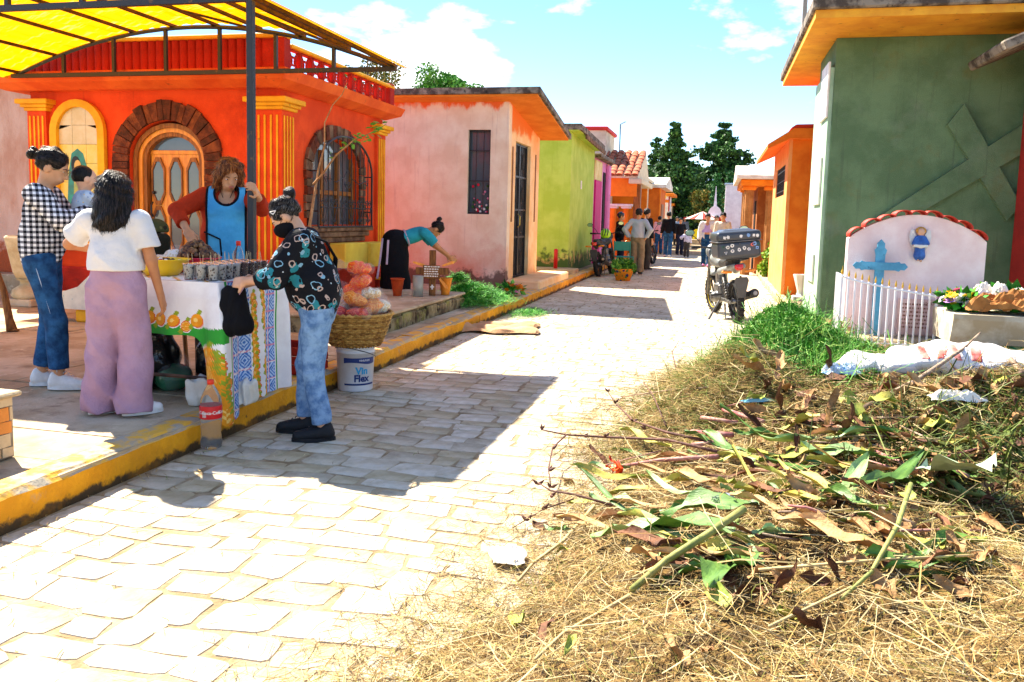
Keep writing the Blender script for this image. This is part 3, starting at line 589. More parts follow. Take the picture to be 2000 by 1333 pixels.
# ------------------------------------------------------------------ lime house
m_lime = mat('lime_wall', 'b9d05c', .85, .1, 2.5, 'a6c248', .25, 60); over(m_lime, '8fa83c', 3, .58, .72, seed=19, stretch=(6, 6, .35), amount=.6); over(m_lime, 'd0a06a', 3, .5, .66, zmask=(.2, .9), seed=3); over(m_lime, '46602a', 4, .58, .7, zmask=(.2, 1.2), seed=9)
li = thing('lime_house', 'lime green mausoleum with weathered grey roof edge', 'mausoleum', (-6, 20, SWZ))
def ltop(y): return 3.34-.035*(y-18.3)
w = MB(); w.prism([(18.5, .1), (22.1, .1), (22.1, ltop(22.1)), (18.5, ltop(18.5))], 'x', -9, -3.26); wb(w, 'wall', m_lime, li)
rs = MB(); rs.add(slab(-9.3, -3.0, 18.2, 22.2, ltop(18.2), ltop(22.2), .13), BF, 0); rs.add(slab(-9.2, -3.05, 18.22, 22.1, ltop(18.22)-.02, ltop(22.1)-.02, .018), BF, 1)
wb(rs, 'roof_slab', [m_old, m_lime], li)
bk = MB()
for k in range(12): bk.bbox(-3.02, -2.975, 18.9+.28*k, 19.12+.28*k, ltop(19+.28*k)-.11, ltop(19+.28*k)-.002, .006)
wb(bk, 'eave_bricks', m_brick2, li)
wb(MB().bbox(-9, -3.0, 17.9, 18.498, .08, .26, .02), 'foot_ledge', m_conc, li); wb(MB().box(-3.2585, -3.245, 19.9, 20.05, 2.1, 2.3), 'wall_plate', m_white, li)
rp_ = MB(); rp_.lathe([(.045, 0), (.045, .42), (.03, .44)], 10); tag(rp_.build('red_pipe', mat('red_plastic', 'c81e1e', .4, .1, 6, None, 0), None, True, (-3.45, 18.0, .26)), 'short red pipe stub standing by the lime wall', 'pipe')
# ------------------------------------------------------------------ magenta chapel
m_pink = mat('bubblegum_wall', 'e58cc0', .8, .08, 3, None, .2, 50); m_mag = mat('magenta_door', 'd01878', .6, .08, 3, None, .1, 50); m_cream = mat('cream_wall', 'ead9a0', .8, .1, 3, 'd8bf78', .2, 50)
mg = thing('magenta_chapel', 'bubblegum pink chapel with a magenta door', 'chapel', (-5, 23.7, SWZ))
wb(MB().box(-8, -3.32, 22.35, 25.3, .1, 3.05), 'wall', m_pink, mg); wb(MB().bbox(-8.1, -3.1, 22.3, 25.4, 3.05, 3.16, .02), 'roof_slab', m_old, mg)
wb(MB().bbox(-3.318, -3.27, 22.6, 23.75, .1, 2.45, .01), 'door', m_mag, mg); wb(MB().bbox(-3.318, -3.28, 22.5, 23.85, 2.46, 3.0, .01), 'fanlight', m_cream, mg)
wb(MB().box(-3.318, -3.29, 24.3, 24.7, .6, 2.75), 'slit_window', m_dark, mg); wb(MB().bbox(-3.318, -3.2, 24.9, 25.3, .1, 3.0, .03), 'pier', m_pink, mg)
# ------------------------------------------------------------------ beige tower with red coping, antenna
tw = thing('beige_tower', 'tall beige block with a red coping behind the lime house', 'building', (-7, 29, SWZ))
a = atY(1108, 255, 28); b = atY(1183, 255, 28)
wb(MB().box(a.x-2, b.x, 28, 30.5, .1, a.z), 'wall', mat('beige_wall', 'd6cdb8', .85, .12, 2, 'b8ab92', .2, 50), tw); wb(MB().bbox(a.x-2, b.x+.08, 27.92, 30.6, a.z, a.z+.13, .02), 'coping', mat('red_coping', 'c8322a', .7, .1, 4), tw)
pz = atY(1212, 243, 40); tag(MB().tube([(pz.x, 40, 1), (pz.x, 40, pz.z)], .03, 6).tube([(pz.x, 40, pz.z), (pz.x+.25, 40, pz.z+.12)], .025, 5).build('mast', m_metal), 'thin metal mast rising behind the tiled roof', 'mast')
# ------------------------------------------------------------------ chapel with the tiled roof
m_or2 = mat('bright_orange_wall', 'f08a22', .85, .1, 3, 'e0761a', .2, 50); m_tile = mat('clay_tile', 'b8623a', .8, .3, 9, '7a3a22', .3, 40, mix=(.35, .65)); m_crm = mat('cream_beam', 'e6d2ae', .8, .1, 4, None, .15, 50)
tl = thing('tiled_chapel', 'orange chapel with a curved clay tile roof and white column capitals', 'chapel', (-5, 28, SWZ))
e0 = atY(1183, 345, 26.5); e1 = atY(1244, 345, 26.5); rz_ = 3.75; TX0, TX1 = e0.x-1.6, e1.x+.05
wb(MB().box(TX0, TX1-.05, 26.6, 26.8, e0.z-.62, e0.z-.02), 'beam_wall', m_or2, tl); wb(MB().box(TX0, TX1-.05, 30.6, 30.8, .1, e0.z-.05), 'back_wall', m_or2, tl)
rbm = MB(); rbm.prism([(26.45, e0.z-.04), (30.9, e0.z-.04), (30.9, e0.z+.02), (29.2, rz_), (26.45, e0.z+.02)], 'x', TX0, TX1-.02); wb(rbm, 'roof_deck', m_crm, tl)
wb(MB().bbox(TX1-.3, TX1+.12, 26.42, 30.9, e0.z-.22, e0.z-.045, .02), 'side_beam', m_crm, tl)
tm = MB(); nt = 7; tr, tlh = .115, .36
tm.add([(tr*(1-.12*j)*math.cos(PI*i/nt), tlh*j, .075*(1-.12*j)*math.sin(PI*i/nt)) for j in (0, 1) for i in range(nt+1)], [(i, i+1, nt+2+i, nt+1+i) for i in range(nt)]+[tuple(range(nt+1))])
sl = math.atan2(rz_-e0.z-.02, 29.2-26.45); to = None; ncol = int((TX1-TX0)/.25)
for c_ in range(ncol):
    for r_ in range(8):
        d = r_*.36*.98+.0; loc = (TX1-.1-.25*c_+random.uniform(-.012, .012), 26.38+d*math.cos(sl), e0.z+.03+d*math.sin(sl)+random.uniform(0, .012))
        if to is None: to = wb(tm, 'roof_tile', m_tile, tl, True); to.location += Vector(loc); to.rotation_euler.x = sl
        else: wchild('roof_tile', to, tl, loc, (sl, 0, random.uniform(-.04, .04)))
for x_ in (e1.x-.75, e1.x-.32):
    col = wb(MB().lathe([(.13, .1), (.13, .2), (.1, .22), (.1, 1.72), (.12, 1.74)], 14, (x_, 26.75, 0)), 'column', m_or2, tl, True); wb(MB().bbox(x_-.16, x_+.16, 26.6, 26.9, 1.74, 1.8, .01).bbox(x_-.22, x_+.22, 26.55, 26.95, 1.8, 1.88, .015), 'capital', m_white, col)
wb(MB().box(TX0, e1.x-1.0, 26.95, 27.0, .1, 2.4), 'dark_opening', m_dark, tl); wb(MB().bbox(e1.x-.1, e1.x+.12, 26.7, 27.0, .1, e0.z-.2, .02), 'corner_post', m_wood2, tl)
pr_ = MB(); pr_.prism([(TX0, .1), (e1.x-.2, .1), (e1.x-.2, .55), (e1.x-.6, .8), (e1.x-1.2, .62), (TX0, .62)], 'y', 26.3, 26.42); wb(pr_, 'low_wall', m_or2, tl)
# ------------------------------------------------------------------ simple small houses further along: one builder, every one its own proportions
def house(name, label, cat, px0, px1, ptop, Y, depth, wallm, roofm, roof='flat', door=None, trim=None, win=None, overhang=.15, band=None):
    a = atY(px0, ptop, Y); b = atY(px1, ptop, Y); x0, x1, zt = a.x, b.x, a.z; t = thing(name, label, cat, ((x0+x1)/2, Y+depth/2, .05))
    wb(MB().box(x0, x1, Y, Y+depth, -.02, zt), 'wall', wallm, t); o = overhang
    if roof == 'flat': wb(MB().bbox(x0-o, x1+o, Y-o, Y+depth+o, zt+.002, zt+.16, .02), 'roof_slab', roofm, t)
    elif roof == 'gable':
        g = MB(); g.prism([(x0-o, zt), (x1+o, zt), (x1+o, zt+.12), ((x0+x1)/2, zt+.12+(x1-x0)*.3), (x0-o, zt+.12)], 'y', Y-o, Y+depth+o); wb(g, 'roof', roofm, t)
    elif roof == 'shed':
        g = MB(); g.prism([(Y-o, zt), (Y+depth+o, zt), (Y+depth+o, zt+.2), (Y+depth*.5, zt+.55), (Y-o, zt+.14)], 'x', x0-o, x1+o); wb(g, 'roof', roofm, t)
    if trim: wb(MB().bbox(x1+.001, x1+.06, Y+.02, Y+.3, -.02, zt-.02, .01).bbox(x0, x0+.2, Y-.05, Y-.001, -.02, zt-.02, .01), 'pilaster', trim, t)
    if door: d = wb(MB().bbox(x1+.001, x1+.03, Y+depth*.35, Y+depth*.7, .0, min(2.1, zt-.3), .01), 'door', door, t); wb(MB().box(x1+.031, x1+.05, Y+depth*.52, Y+depth*.54, 1, 1.12), 'handle', m_iron, d)
    if win: (u0, u1, z0, z1) = win; q = wb(MB().box(u0, u1, Y-.02, Y-.001, z0, z1), 'window', m_dark, t); wb(MB().box(u0-.04, u1+.04, Y-.05, Y-.021, z0-.06, z0), 'sill', trim or wallm, q)
    if band: wb(MB().bbox(x0-.03, x1+.03, Y-.04, Y-.001, zt-.35, zt-.2, .01), 'band', band, t)
    return t
m_wroof = mat('white_roof', 'ece4d6', .8, .1, 3, 'c9bda8', .2, 40); m_yw = mat('yellow_wall', 'f2d81c', .8, .08, 3); m_ww = mat('white_wall', 'ece8ea', .8, .06, 3, 'd8d2d6', .15, 50); m_br = mat('brown_wall', 'a8662e', .85, .2, 4, '8a4c1e', .25, 50)
house('white_gable_house', 'pale gabled chapel peeking out behind the clay tile roof', 'chapel', 1205, 1258, 352, 33, 3, m_crm, m_crm, 'gable')
house('orange_house', 'orange mausoleum with a thick white pitched roof beyond the tiled chapel', 'mausoleum', 1205, 1288, 366, 35.5, 4.5, mat('deep_orange_wall', 'd8701c', .85, .12, 3, 'c45c14', .2, 50), m_wroof, 'shed', m_wood2, m_or2, overhang=.3)
house('yellow_house', 'narrow bright yellow mausoleum beyond the orange one with the white roof', 'mausoleum', 1262, 1288, 384, 42, 3, m_yw, m_yw, 'flat', m_dark)
house('white_house', 'white mausoleum with orange bands and red trimmed roof down the lane', 'mausoleum', 1275, 1306, 383, 46, 3, m_ww, m_or2, 'flat', None, m_red, None, .3, m_or2)
house('cream_house', 'small cream mausoleum at the end of the lane before the conifers', 'mausoleum', 1296, 1313, 402, 56, 3, m_crm, m_or2, 'flat')
# ------------------------------------------------------------------ right side: dark green mausoleum
m_gr = mat('green_stucco', '688560', .9, .14, 2, '567250', .6, 110); over(m_gr, '6e6a3a', 1.1, .53, .72, seed=4); over(m_gr, '4c5e48', 3, .56, .7, seed=22, stretch=(6, 6, .3), amount=.55); over(m_gr, '94a68c', 90, .6, .68, seed=6, amount=.5); over(m_gr, '83907e', 1.4, .58, .8, seed=14, amount=.5)
m_grl = mat('sunlit_green_stucco', 'a8c4a8', .85, .1, 3, '92b092', .25, 60)  # paler copy of the green: sunlight on the street side put into the colour
m_ysof = mat('ochre_soffit', 'eaa832', .85, .12, 3, 'd8902a', .3, 60); over(m_ysof, '8a5a1c', 9, .63, .7, seed=2)
gm = thing('green_mausoleum', 'dark green mausoleum with ochre roof underside and a raised slanting cross', 'mausoleum', (4, 13, .05))
GX, GY = 1.42, 12.2
wb(MB().box(GX+.05, 8, GY, 14, -.02, 3.93), 'wall', m_gr, gm); wb(MB().box(GX, GX+.048, GY+.05, 14, -.02, 3.55), 'street_wall', m_grl, gm)
rs = MB(); rs.box(1.06, 8.4, 11.02, 16.3, 3.932, 4.03, 1); rs.bbox(1.02, 8.5, 10.96, 16.4, 4.032, 4.19, .02, 0); wb(rs, 'roof_slab', [m_old, m_ysof], gm)
# raised cross, rotated on the wall face
cr = MB()
def lim_px(pts, d): return [(atY(px, py, GY).x, atY(px, py, GY).z) for px, py in pts]
armA = lim_px([(1848, 245), (1880, 205), (1990, 402), (1962, 432)], 0); armB = lim_px([(1700, 470), (1690, 440), (2140, 150), (2160, 205)], 0)
cr.prism(armA, 'y', GY-.085, GY-.002); wb(cr, 'raised_cross_arm', m_gr, gm); cr = MB(); cr.prism(armB, 'y', GY-.09, GY-.002); wb(cr, 'raised_cross_shaft', m_gr, gm)
for (p0, p1) in (((1597, 158), (1604, 242)), ((1583, 322), (1590, 402)), ((1571, 490), (1578, 545))):
    a = atX(p0[0], p0[1], GX); b = atX(p1[0], p1[1], GX); wb(MB().bbox(GX-.035, GX-.002, b.y-.75, b.y+.0, b.z, a.z, .008), 'wall_plaque', m_white, gm)
ant = atY(1573, 2, 12.6); tag(MB().bbox(ant.x-.03, ant.x+.03, 12.57, 12.63, 4.19, 4.95, .006).bbox(ant.x-.16, ant.x+.16, 12.575, 12.625, 4.66, 4.72, .006).build('roof_cross', mat('grey_stone_cross', 'a89f92', .8, .2, 6)), 'small stone cross on the edge of the green roof', 'cross')
gs = MB(); a = atY(1968, 98, 10.5); gs.bbox(0, 1.6, 0, 1.4, 0, .12, .02, 0, Matrix.Translation(a) @ Matrix.Rotation(rad(-24), 4, 'Y')); 
t = thing('right_roof_slab', 'dark weathered roof slab jutting in beside the green wall', 'roof', (a.x+1.5, 12.5, .05)); wb(gs, 'slab', m_old, t); wb(MB().box(a.x+.72, a.x+2, 10.75, 12.1, -.02, a.z+.42), 'wall', mat('crimson_wall', 'a8281e', .8, .15, 3, None, .3, 50), t)
# ------------------------------------------------------------------ right orange house
m_orr = mat('right_orange_wall', 'ee7a1c', .85, .12, 2.5, 'de640e', .3, 60); m_orl = mat('sunlit_orange_wall', 'f0a060', .85, .1, 2.5, 'e88c48', .25, 60)  # second, lighter orange paints the sun falling on the street side
ro = thing('right_orange_house', 'orange mausoleum with a red roof edge next to the green one', 'mausoleum', (3, 17.5, .05)); RXX, RY = 1.2, 15.72
w = MB(); w.box(RXX+.06, 4, RY, RY+.1, -.02, 2.92); wb(w, 'front_wall', m_orr, ro); w = MB()
wall_open(w, RY+.0, 19.6, -.02, 2.9, [(16.35, 1.93), (18.7, 1.93), (18.7, 2.52), (16.35, 2.52)], 'x', RXX, RXX+.058); w.box(1.3, 4, 19.5, 19.6, -.02, 2.9); wb(w, 'side_wall', m_orl, ro)
g = MB()
for yv in np.linspace(16.4, 18.65, 12): g.box(RXX+.02, RXX+.035, yv-.008, yv+.008, 1.93, 2.52)
for zv in (2.03, 2.22, 2.42): g.box(RXX+.018, RXX+.037, 16.35, 18.7, zv-.008, zv+.008)
gw = wb(MB().box(RXX+.045, RXX+.2, 16.35, 18.7, 1.93, 2.52), 'window', m_dark, ro); wb(g, 'grille', m_iron, gw)
rs = MB(); rs.prism([(.82, 2.72), (RXX, 2.9), (4.3, 2.9), (4.3, 3.08), (RXX+.05, 3.08), (.82, 2.8)], 'y', RY-.22, 19.8, 1); wb(rs, 'roof', [m_red, m_orr], ro); wb(MB().prism([(1.2, 3.085), (4.3, 3.085), (4.3, 3.2), (1.28, 3.14)], 'y', RY-.26, 19.85), 'roof_edge', m_red, ro)
for k in (0, .06): tag(MB().tube([(1.75+k, 16, 3.1), (1.77+k*1.3, 16, 3.75)], .008, 5).build('rebar', m_metal), 'thin reinforcing rod sticking up from the right orange roof', 'rod', 'rods on the orange roof')
# ------------------------------------------------------------------ brown mausoleum with columns
bm_ = thing('columned_mausoleum', 'brown mausoleum with fluted columns under a white gabled roof', 'mausoleum', (2.5, 24, .05)); e = atY(1440, 352, 22.5)
wb(MB().box(1.05, 4, 23.4, 26.5, -.02, e.z-.05), 'wall', m_br, bm_); wb(MB().bbox(e.x+.1, 4.3, 22.45, 26.7, e.z-.14, e.z+.02, .02), 'beam', m_or2, bm_)
gf = MB(); gf.prism([(22.2, e.z+.025), (26.9, e.z+.025), (26.9, e.z+.1), (24.5, e.z+.5), (22.2, e.z+.12)], 'x', e.x-.02, 4.6); wb(gf, 'roof', m_wroof, bm_)
for (x_, y_) in ((e.x+.32, 22.75), (e.x+.32, 24.6), (1.35, 22.75)):
    pr = MB(); n = 20; pts = [(x_+(.13 if i % 2 else .115)*math.cos(2*PI*i/n), y_+(.13 if i % 2 else .115)*math.sin(2*PI*i/n)) for i in range(n)]; pr.prism(pts, 'z', .0, e.z-.25); o = wb(pr, 'column', mat('tan_column', 'b88048', .8, .15, 4, '9a6432', .2, 50), bm_); wb(MB().bbox(x_-.18, x_+.18, y_-.18, y_+.18, e.z-.25, e.z-.142, .02), 'capital', m_or2, o)
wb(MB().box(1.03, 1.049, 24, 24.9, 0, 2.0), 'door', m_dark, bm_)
# ------------------------------------------------------------------ graves and monuments at the end of the lane
mw = atY(1418, 358, 38); t = thing('white_monument', 'tall white monument slab with a thin blue cap', 'monument', (mw.x+.6, 38.3, .05)); wb(MB().bbox(mw.x, mw.x+1.25, 38, 38.8, 0, mw.z-.06, .02), 'block', m_ww, t); wb(MB().bbox(mw.x-.05, mw.x+1.3, 37.95, 38.85, mw.z-.058, mw.z+.0, .01), 'cap', mat('pale_blue_cap', 'a8c4d8', .6), t)
cols = [m_red, m_ww, mat('sky_blue_paint', '8fc0d8', .7), m_crm, mat('rose_paint', 'e0a0a8', .7), m_yw]
labs = ['low red tombstone with a curved top by the white monument', 'white tombstone with a thin spire at the lane end', 'sky blue grave box beyond the walkers', 'cream grave box in front of the conifers', 'rose grave niche below the conifers', 'small yellow grave stone far down the lane']
gi = 0
for (px, Yg, wg, hg) in ((1407, 36, .5, 1.75), (1395, 44, .7, 2.4), (1352, 62, 1.6, 1.5), (1372, 58, 1.2, 1.6), (1388, 52, .9, 1.6), (1362, 50, .5, 1.0)):
    p = G(px, 470, 0); x_ = atY(px, 440, Yg).x; t = thing('gravestone', labs[gi], 'gravestone', (x_, Yg, 0), group=None)
    b_ = MB(); b_.bbox(-wg/2-.15, wg/2+.15, -.2, .9, 0, .3, .02); b_.build('base', m_conc, t); s_ = MB(); s_.prism(arch(-wg/2, wg/2, .3, hg*.72, 8, hg*.2), 'y', .5, .7); s_.build('stone', cols[gi], t)
    if gi == 1: MB().tube([(0, .6, hg*.9), (0, .6, hg*1.35)], [.1, .01], 6).build('spire', m_ww, t)
    gi += 1
wl_ = MB(); wl_.box(-60, -3.4, 70, 70.3, -.05, 1.8); wl_.box(-3.4, 60, 72, 72.3, -.05, 1.8); tag(wl_.build('boundary_wall', mat('far_wall', 'c8bca4', .9, .15, 1)), 'long pale boundary wall behind the graves at the lane end', 'wall')
hp = MB(); n = 60; prof = [(-900+30*i, 22+14*math.sin(i*.5)+9*math.sin(i*1.3+1)) for i in range(n+1)]
for i, (x, z) in enumerate(prof): hp.v += [(x, 650, -5), (x, 760, z), (x, 900, -5)]
for i in range(n): hp.f += [(i*3, (i+1)*3, (i+1)*3+1, i*3+1), (i*3+1, (i+1)*3+1, (i+1)*3+2, i*3+2)]; hp.m += [0, 0]
struct(hp.build('hills', mat('far_hill', '6d86a0', .95, .15, .02, '58748c', 0), None, True))
# ------------------------------------------------------------------ trees
def leaf_cloud(P, Nv, size, seed, asp=.55):
    g = np.random.default_rng(seed); n = len(P); a = g.normal(0, 1, (n, 3)); a /= np.linalg.norm(a, axis=1)[:, None]; b = np.cross(a, g.normal(0, 1, (n, 3))); b /= np.linalg.norm(b, axis=1)[:, None]
    s = (size*g.uniform(.6, 1.3, n))[:, None]; V = np.stack([P-a*s, P+b*s*asp, P+a*s, P-b*s*asp], 1).reshape(-1, 3); return V, np.arange(4*n).reshape(n, 4)
def foliage(name, col):
    return [mat('leaf_%s_%d' % (name, i), c, .65, .15, 3, None, 0, spec=.25) for i, c in enumerate(col)]
def tree(name, label, base, H, crown, leafm, size, trunk_r, seed, n_leaf, conifer=False):
    t = thing(name, label, 'tree', base); g = np.random.default_rng(seed); tr = MB(); tr.tube([(0, 0, -.05), (.05, 0, H*.4), (.0, .05, H*.75), (0, 0, H*.97)], [trunk_r, trunk_r*.75, trunk_r*.4, .02], 8); tips = []
    if conifer:
        k = 0
        for lv in np.linspace(H*.1, H*.97, crown[1]):
            frac = (lv-H*.1)/(H*.9); R = crown[0]*(1-frac)**1.0*g.uniform(.75, 1.15)+.12; nb = 6 if frac < .8 else 4
            for j in range(nb):
                a = k*2.4+j*2*PI/nb+g.uniform(-.3, .3); r_ = R*g.uniform(.45, 1.25); e_ = np.array([math.cos(a)*r_, math.sin(a)*r_, lv+g.uniform(-.12, .4)*r_]); tr.tube([(0, 0, lv), tuple(e_*.6+np.array([0, 0, lv*.4+.02])), tuple(e_)], [trunk_r*.22*(1-frac)+.012, .02, .008], 4); tips.append((np.array([0, 0, lv]), e_, r_)); k += 1
        P = []
        per = max(8, n_leaf//len(tips))
        for (a, b, r_) in tips:
            s = g.uniform(.25, 1.04, per)**.8; c = a+(b-a)*s[:, None]; P.append(c+g.normal(0, 1, (per, 3))*np.array([1, 1, .55])*(.07+.16*r_*np.sin(np.clip(s, 0, 1)*2.2)[:, None]*.55))
        P = np.concatenate(P)
    else:
        P = []; nc = crown[3]
        for j in range(nc):
            d = g.normal(0, 1, 3); d /= np.linalg.norm(d); q = d*g.uniform(.45, 1, 1)*np.array(crown[:3]); c = np.array([0, 0, H-crown[2]])+q
            tr.tube([(0, 0, H-crown[2]*1.6), tuple(c*.5+np.array([0, 0, (H-crown[2]*1.3)*.5])), tuple(c)], [trunk_r*.4, trunk_r*.22, .015], 5); rr = crown[4]*g.uniform(.6, 1.25); m = n_leaf//nc
            v = g.normal(0, 1, (m, 3)); v /= np.linalg.norm(v, axis=1)[:, None]; P.append(c+v*rr*(g.random((m, 1))**.4)*np.array([1, 1, .75]))
        P = np.concatenate(P)
    tr.build('trunk', mat('bark', '5a4632', .9, .3, 6, '38291c', .5, 20), t, True); V, Q = leaf_cloud(P, None, size, seed+1); npmesh('crown', V, Q, leafm, t, mi=g.integers(0, len(leafm), len(Q)))
    return t
L_con = foliage('conifer', ('35592a', '46702f', '24421f', '5c8a3a')); L_rnd = foliage('broad', ('4c8a2c', '62a238', '37701f', '78b44a')); L_oak = foliage('oak', ('6a7a2e', '8a8a3a', '4c5e22', 'a88a3c')); L_cyp = foliage('cypress', ('2f6a2c', '3c7c34', '255424'))
def at_base(px, Y): p = atY(px, 440, Y); return (p.x, Y, -.05)
def hgt(px, py, Y): return atY(px, py, Y).z+.05
tree('conifer_tree', 'tall dark conifer with a pointed leading shoot behind the lane', at_base(1312, 58), hgt(1312, 238, 58), (3.0, 22), L_con, .13, .28, 31, 26000, True)
tree('conifer_tree', 'shorter dark conifer on the left flank of the pointed one', at_base(1276, 60), hgt(1276, 268, 60), (1.9, 17), L_con, .13, .22, 37, 11000, True)
tree('conifer_tree', 'broad open-crowned conifer beside the slim cypress', at_base(1405, 62), hgt(1405, 240, 62), (4.4, 19), L_con, .14, .3, 41, 30000, True)
tree('cypress_tree', 'slim columnar cypress in front of the broad conifer', at_base(1396, 48), hgt(1396, 338, 48), (.42, 24), L_cyp, .07, .1, 43, 5000, True)
tree('cypress_tree', 'second slim cypress peeking up behind the white monument', at_base(1421, 50), hgt(1421, 335, 50), (.38, 20), L_cyp, .07, .1, 47, 3000, True)
tree('broadleaf_tree', 'low pale green tree between conifers at the lane end', at_base(1372, 56), hgt(1372, 372, 56), (1.3, 1.3, 1.0, 16, .6), L_oak, .1, .12, 53, 5000)
tree('broadleaf_tree', 'ochre green tree rising behind the orange mausoleum', at_base(715, 26), hgt(715, 108, 26), (1.3, 1.2, .9, 22, .38), L_oak, .055, .12, 59, 3800)
tree('broadleaf_tree', 'round bright green tree behind the salmon house roof', at_base(872, 38), hgt(872, 130, 38), (1.75, 1.7, 1.5, 36, .55), L_rnd, .09, .2, 61, 12000)
tree('broadleaf_tree', 'sparse tree with yellowing leaves behind the green mausoleum', at_base(1850, 22), 8.3, (3.0, 1.6, .8, 34, .42), L_oak, .07, .16, 67, 7000)
# clipped green bush by the columned mausoleum
def bush(name, label, loc, r, leafm, n, size, seed, cat='bush'):
    t = thing(name, label, cat, loc); g = np.random.default_rng(seed); nb = 26; P = []; st = MB()
    for j in range(nb):
        d = g.normal(0, 1, 3); d[2] = abs(d[2]); d /= np.linalg.norm(d); c = d*np.array(r)*g.uniform(.5, .95); st.tube([(0, 0, 0), tuple(c*.5), tuple(c)], [.02, .012, .006], 4); v = g.normal(0, 1, (n//nb, 3)); v /= np.linalg.norm(v, axis=1)[:, None]; P.append(c+v*np.array(r).min()*.33*g.random((n//nb, 1))**.4)
    st.build('stems', MATS['bark'], t); P = np.concatenate(P); P[:, 2] = np.maximum(P[:, 2], .03); V, Q = leaf_cloud(P, None, size, seed+1, .45); npmesh('foliage', V, Q, leafm, t, mi=g.integers(0, len(leafm), len(Q))); return t
L_bush = foliage('hedge', ('6a9a1e', '86b428', '4c7c16', 'a0c43a'))
p = G(1483, 515, .05); bush('hedge_bush', 'rounded bright green bush in front of the brown columned mausoleum', (1.75, 20.6, .05), (.62, .8, 1.05), L_bush, 9000, .05, 71)
# ------------------------------------------------------------------ people
def cloth(name, col, **k): return mat(name, col, .85, k.pop('var', .1), k.pop('scale', 7), k.pop('col2', None), k.pop('bump', .6), k.pop('bscale', 20), spec=.12, **k)
SKIN = [mat('skin_a', 'd09a72', .55, .06, 9, 'c08a62', .05, 90, sub=.08), mat('skin_b', 'bf8258', .55, .06, 9, 'b0744c', .05, 90, sub=.08), mat('skin_c', 'd8a888', .55, .06, 9, 'c89878', .05, 90, sub=.08)]
m_hair = mat('black_hair', (.014, .011, .010), .36, .2, 14, (.003, .003, .003), 1.0, 22, spec=.16, stretch=(4, 4, .35)); m_hairb = mat('auburn_hair', '8a4c24', .45, .3, 14, '4a2410', 1.0, 22, spec=.25, stretch=(4, 4, .35)); m_hairg = mat('greying_hair', '3c3836', .5, .3, 30, '0c0a0a', 1.0, 22, spec=.15, stretch=(4, .35, 2))
m_eye = mat('eye_white', 'e8e2da', .3, 0, 5, None, 0); m_lip = mat('lips', 'b8645a', .5, .05, 9, None, 0)
m_shoew = mat('white_shoe', 'ece9e4', .6, .05, 9, 'd8d4cc', .1, 60); m_shoeb = mat('black_shoe', (.012, .012, .014), .6, .2, 9, None, .2, 90); m_sole = mat('grey_sole', '8a8680', .7, .1, 9, None, 0)
def v3(*a): return np.array(a, float)
def rotx(a): c, s = math.cos(a), math.sin(a); return np.array([[1, 0, 0], [0, c, -s], [0, s, c]])
def rotz(a): c, s = math.cos(a), math.sin(a); return np.array([[c, -s, 0], [s, c, 0], [0, 0, 1]])
def roty(a): c, s = math.cos(a), math.sin(a); return np.array([[c, 0, s], [0, 1, 0], [-s, 0, c]])
def ik(a, t, l1, l2, pole):
    d = t-a; L = np.linalg.norm(d); L2 = min(L, (l1+l2)*.995); d = d/max(L, 1e-6); x = (l1*l1-l2*l2+L2*L2)/(2*L2); hgt_ = math.sqrt(max(l1*l1-x*x, 0)); p = pole-d*(pole@d); p /= max(np.linalg.norm(p), 1e-6)
    return a+d*x+p*hgt_, a+d*L2
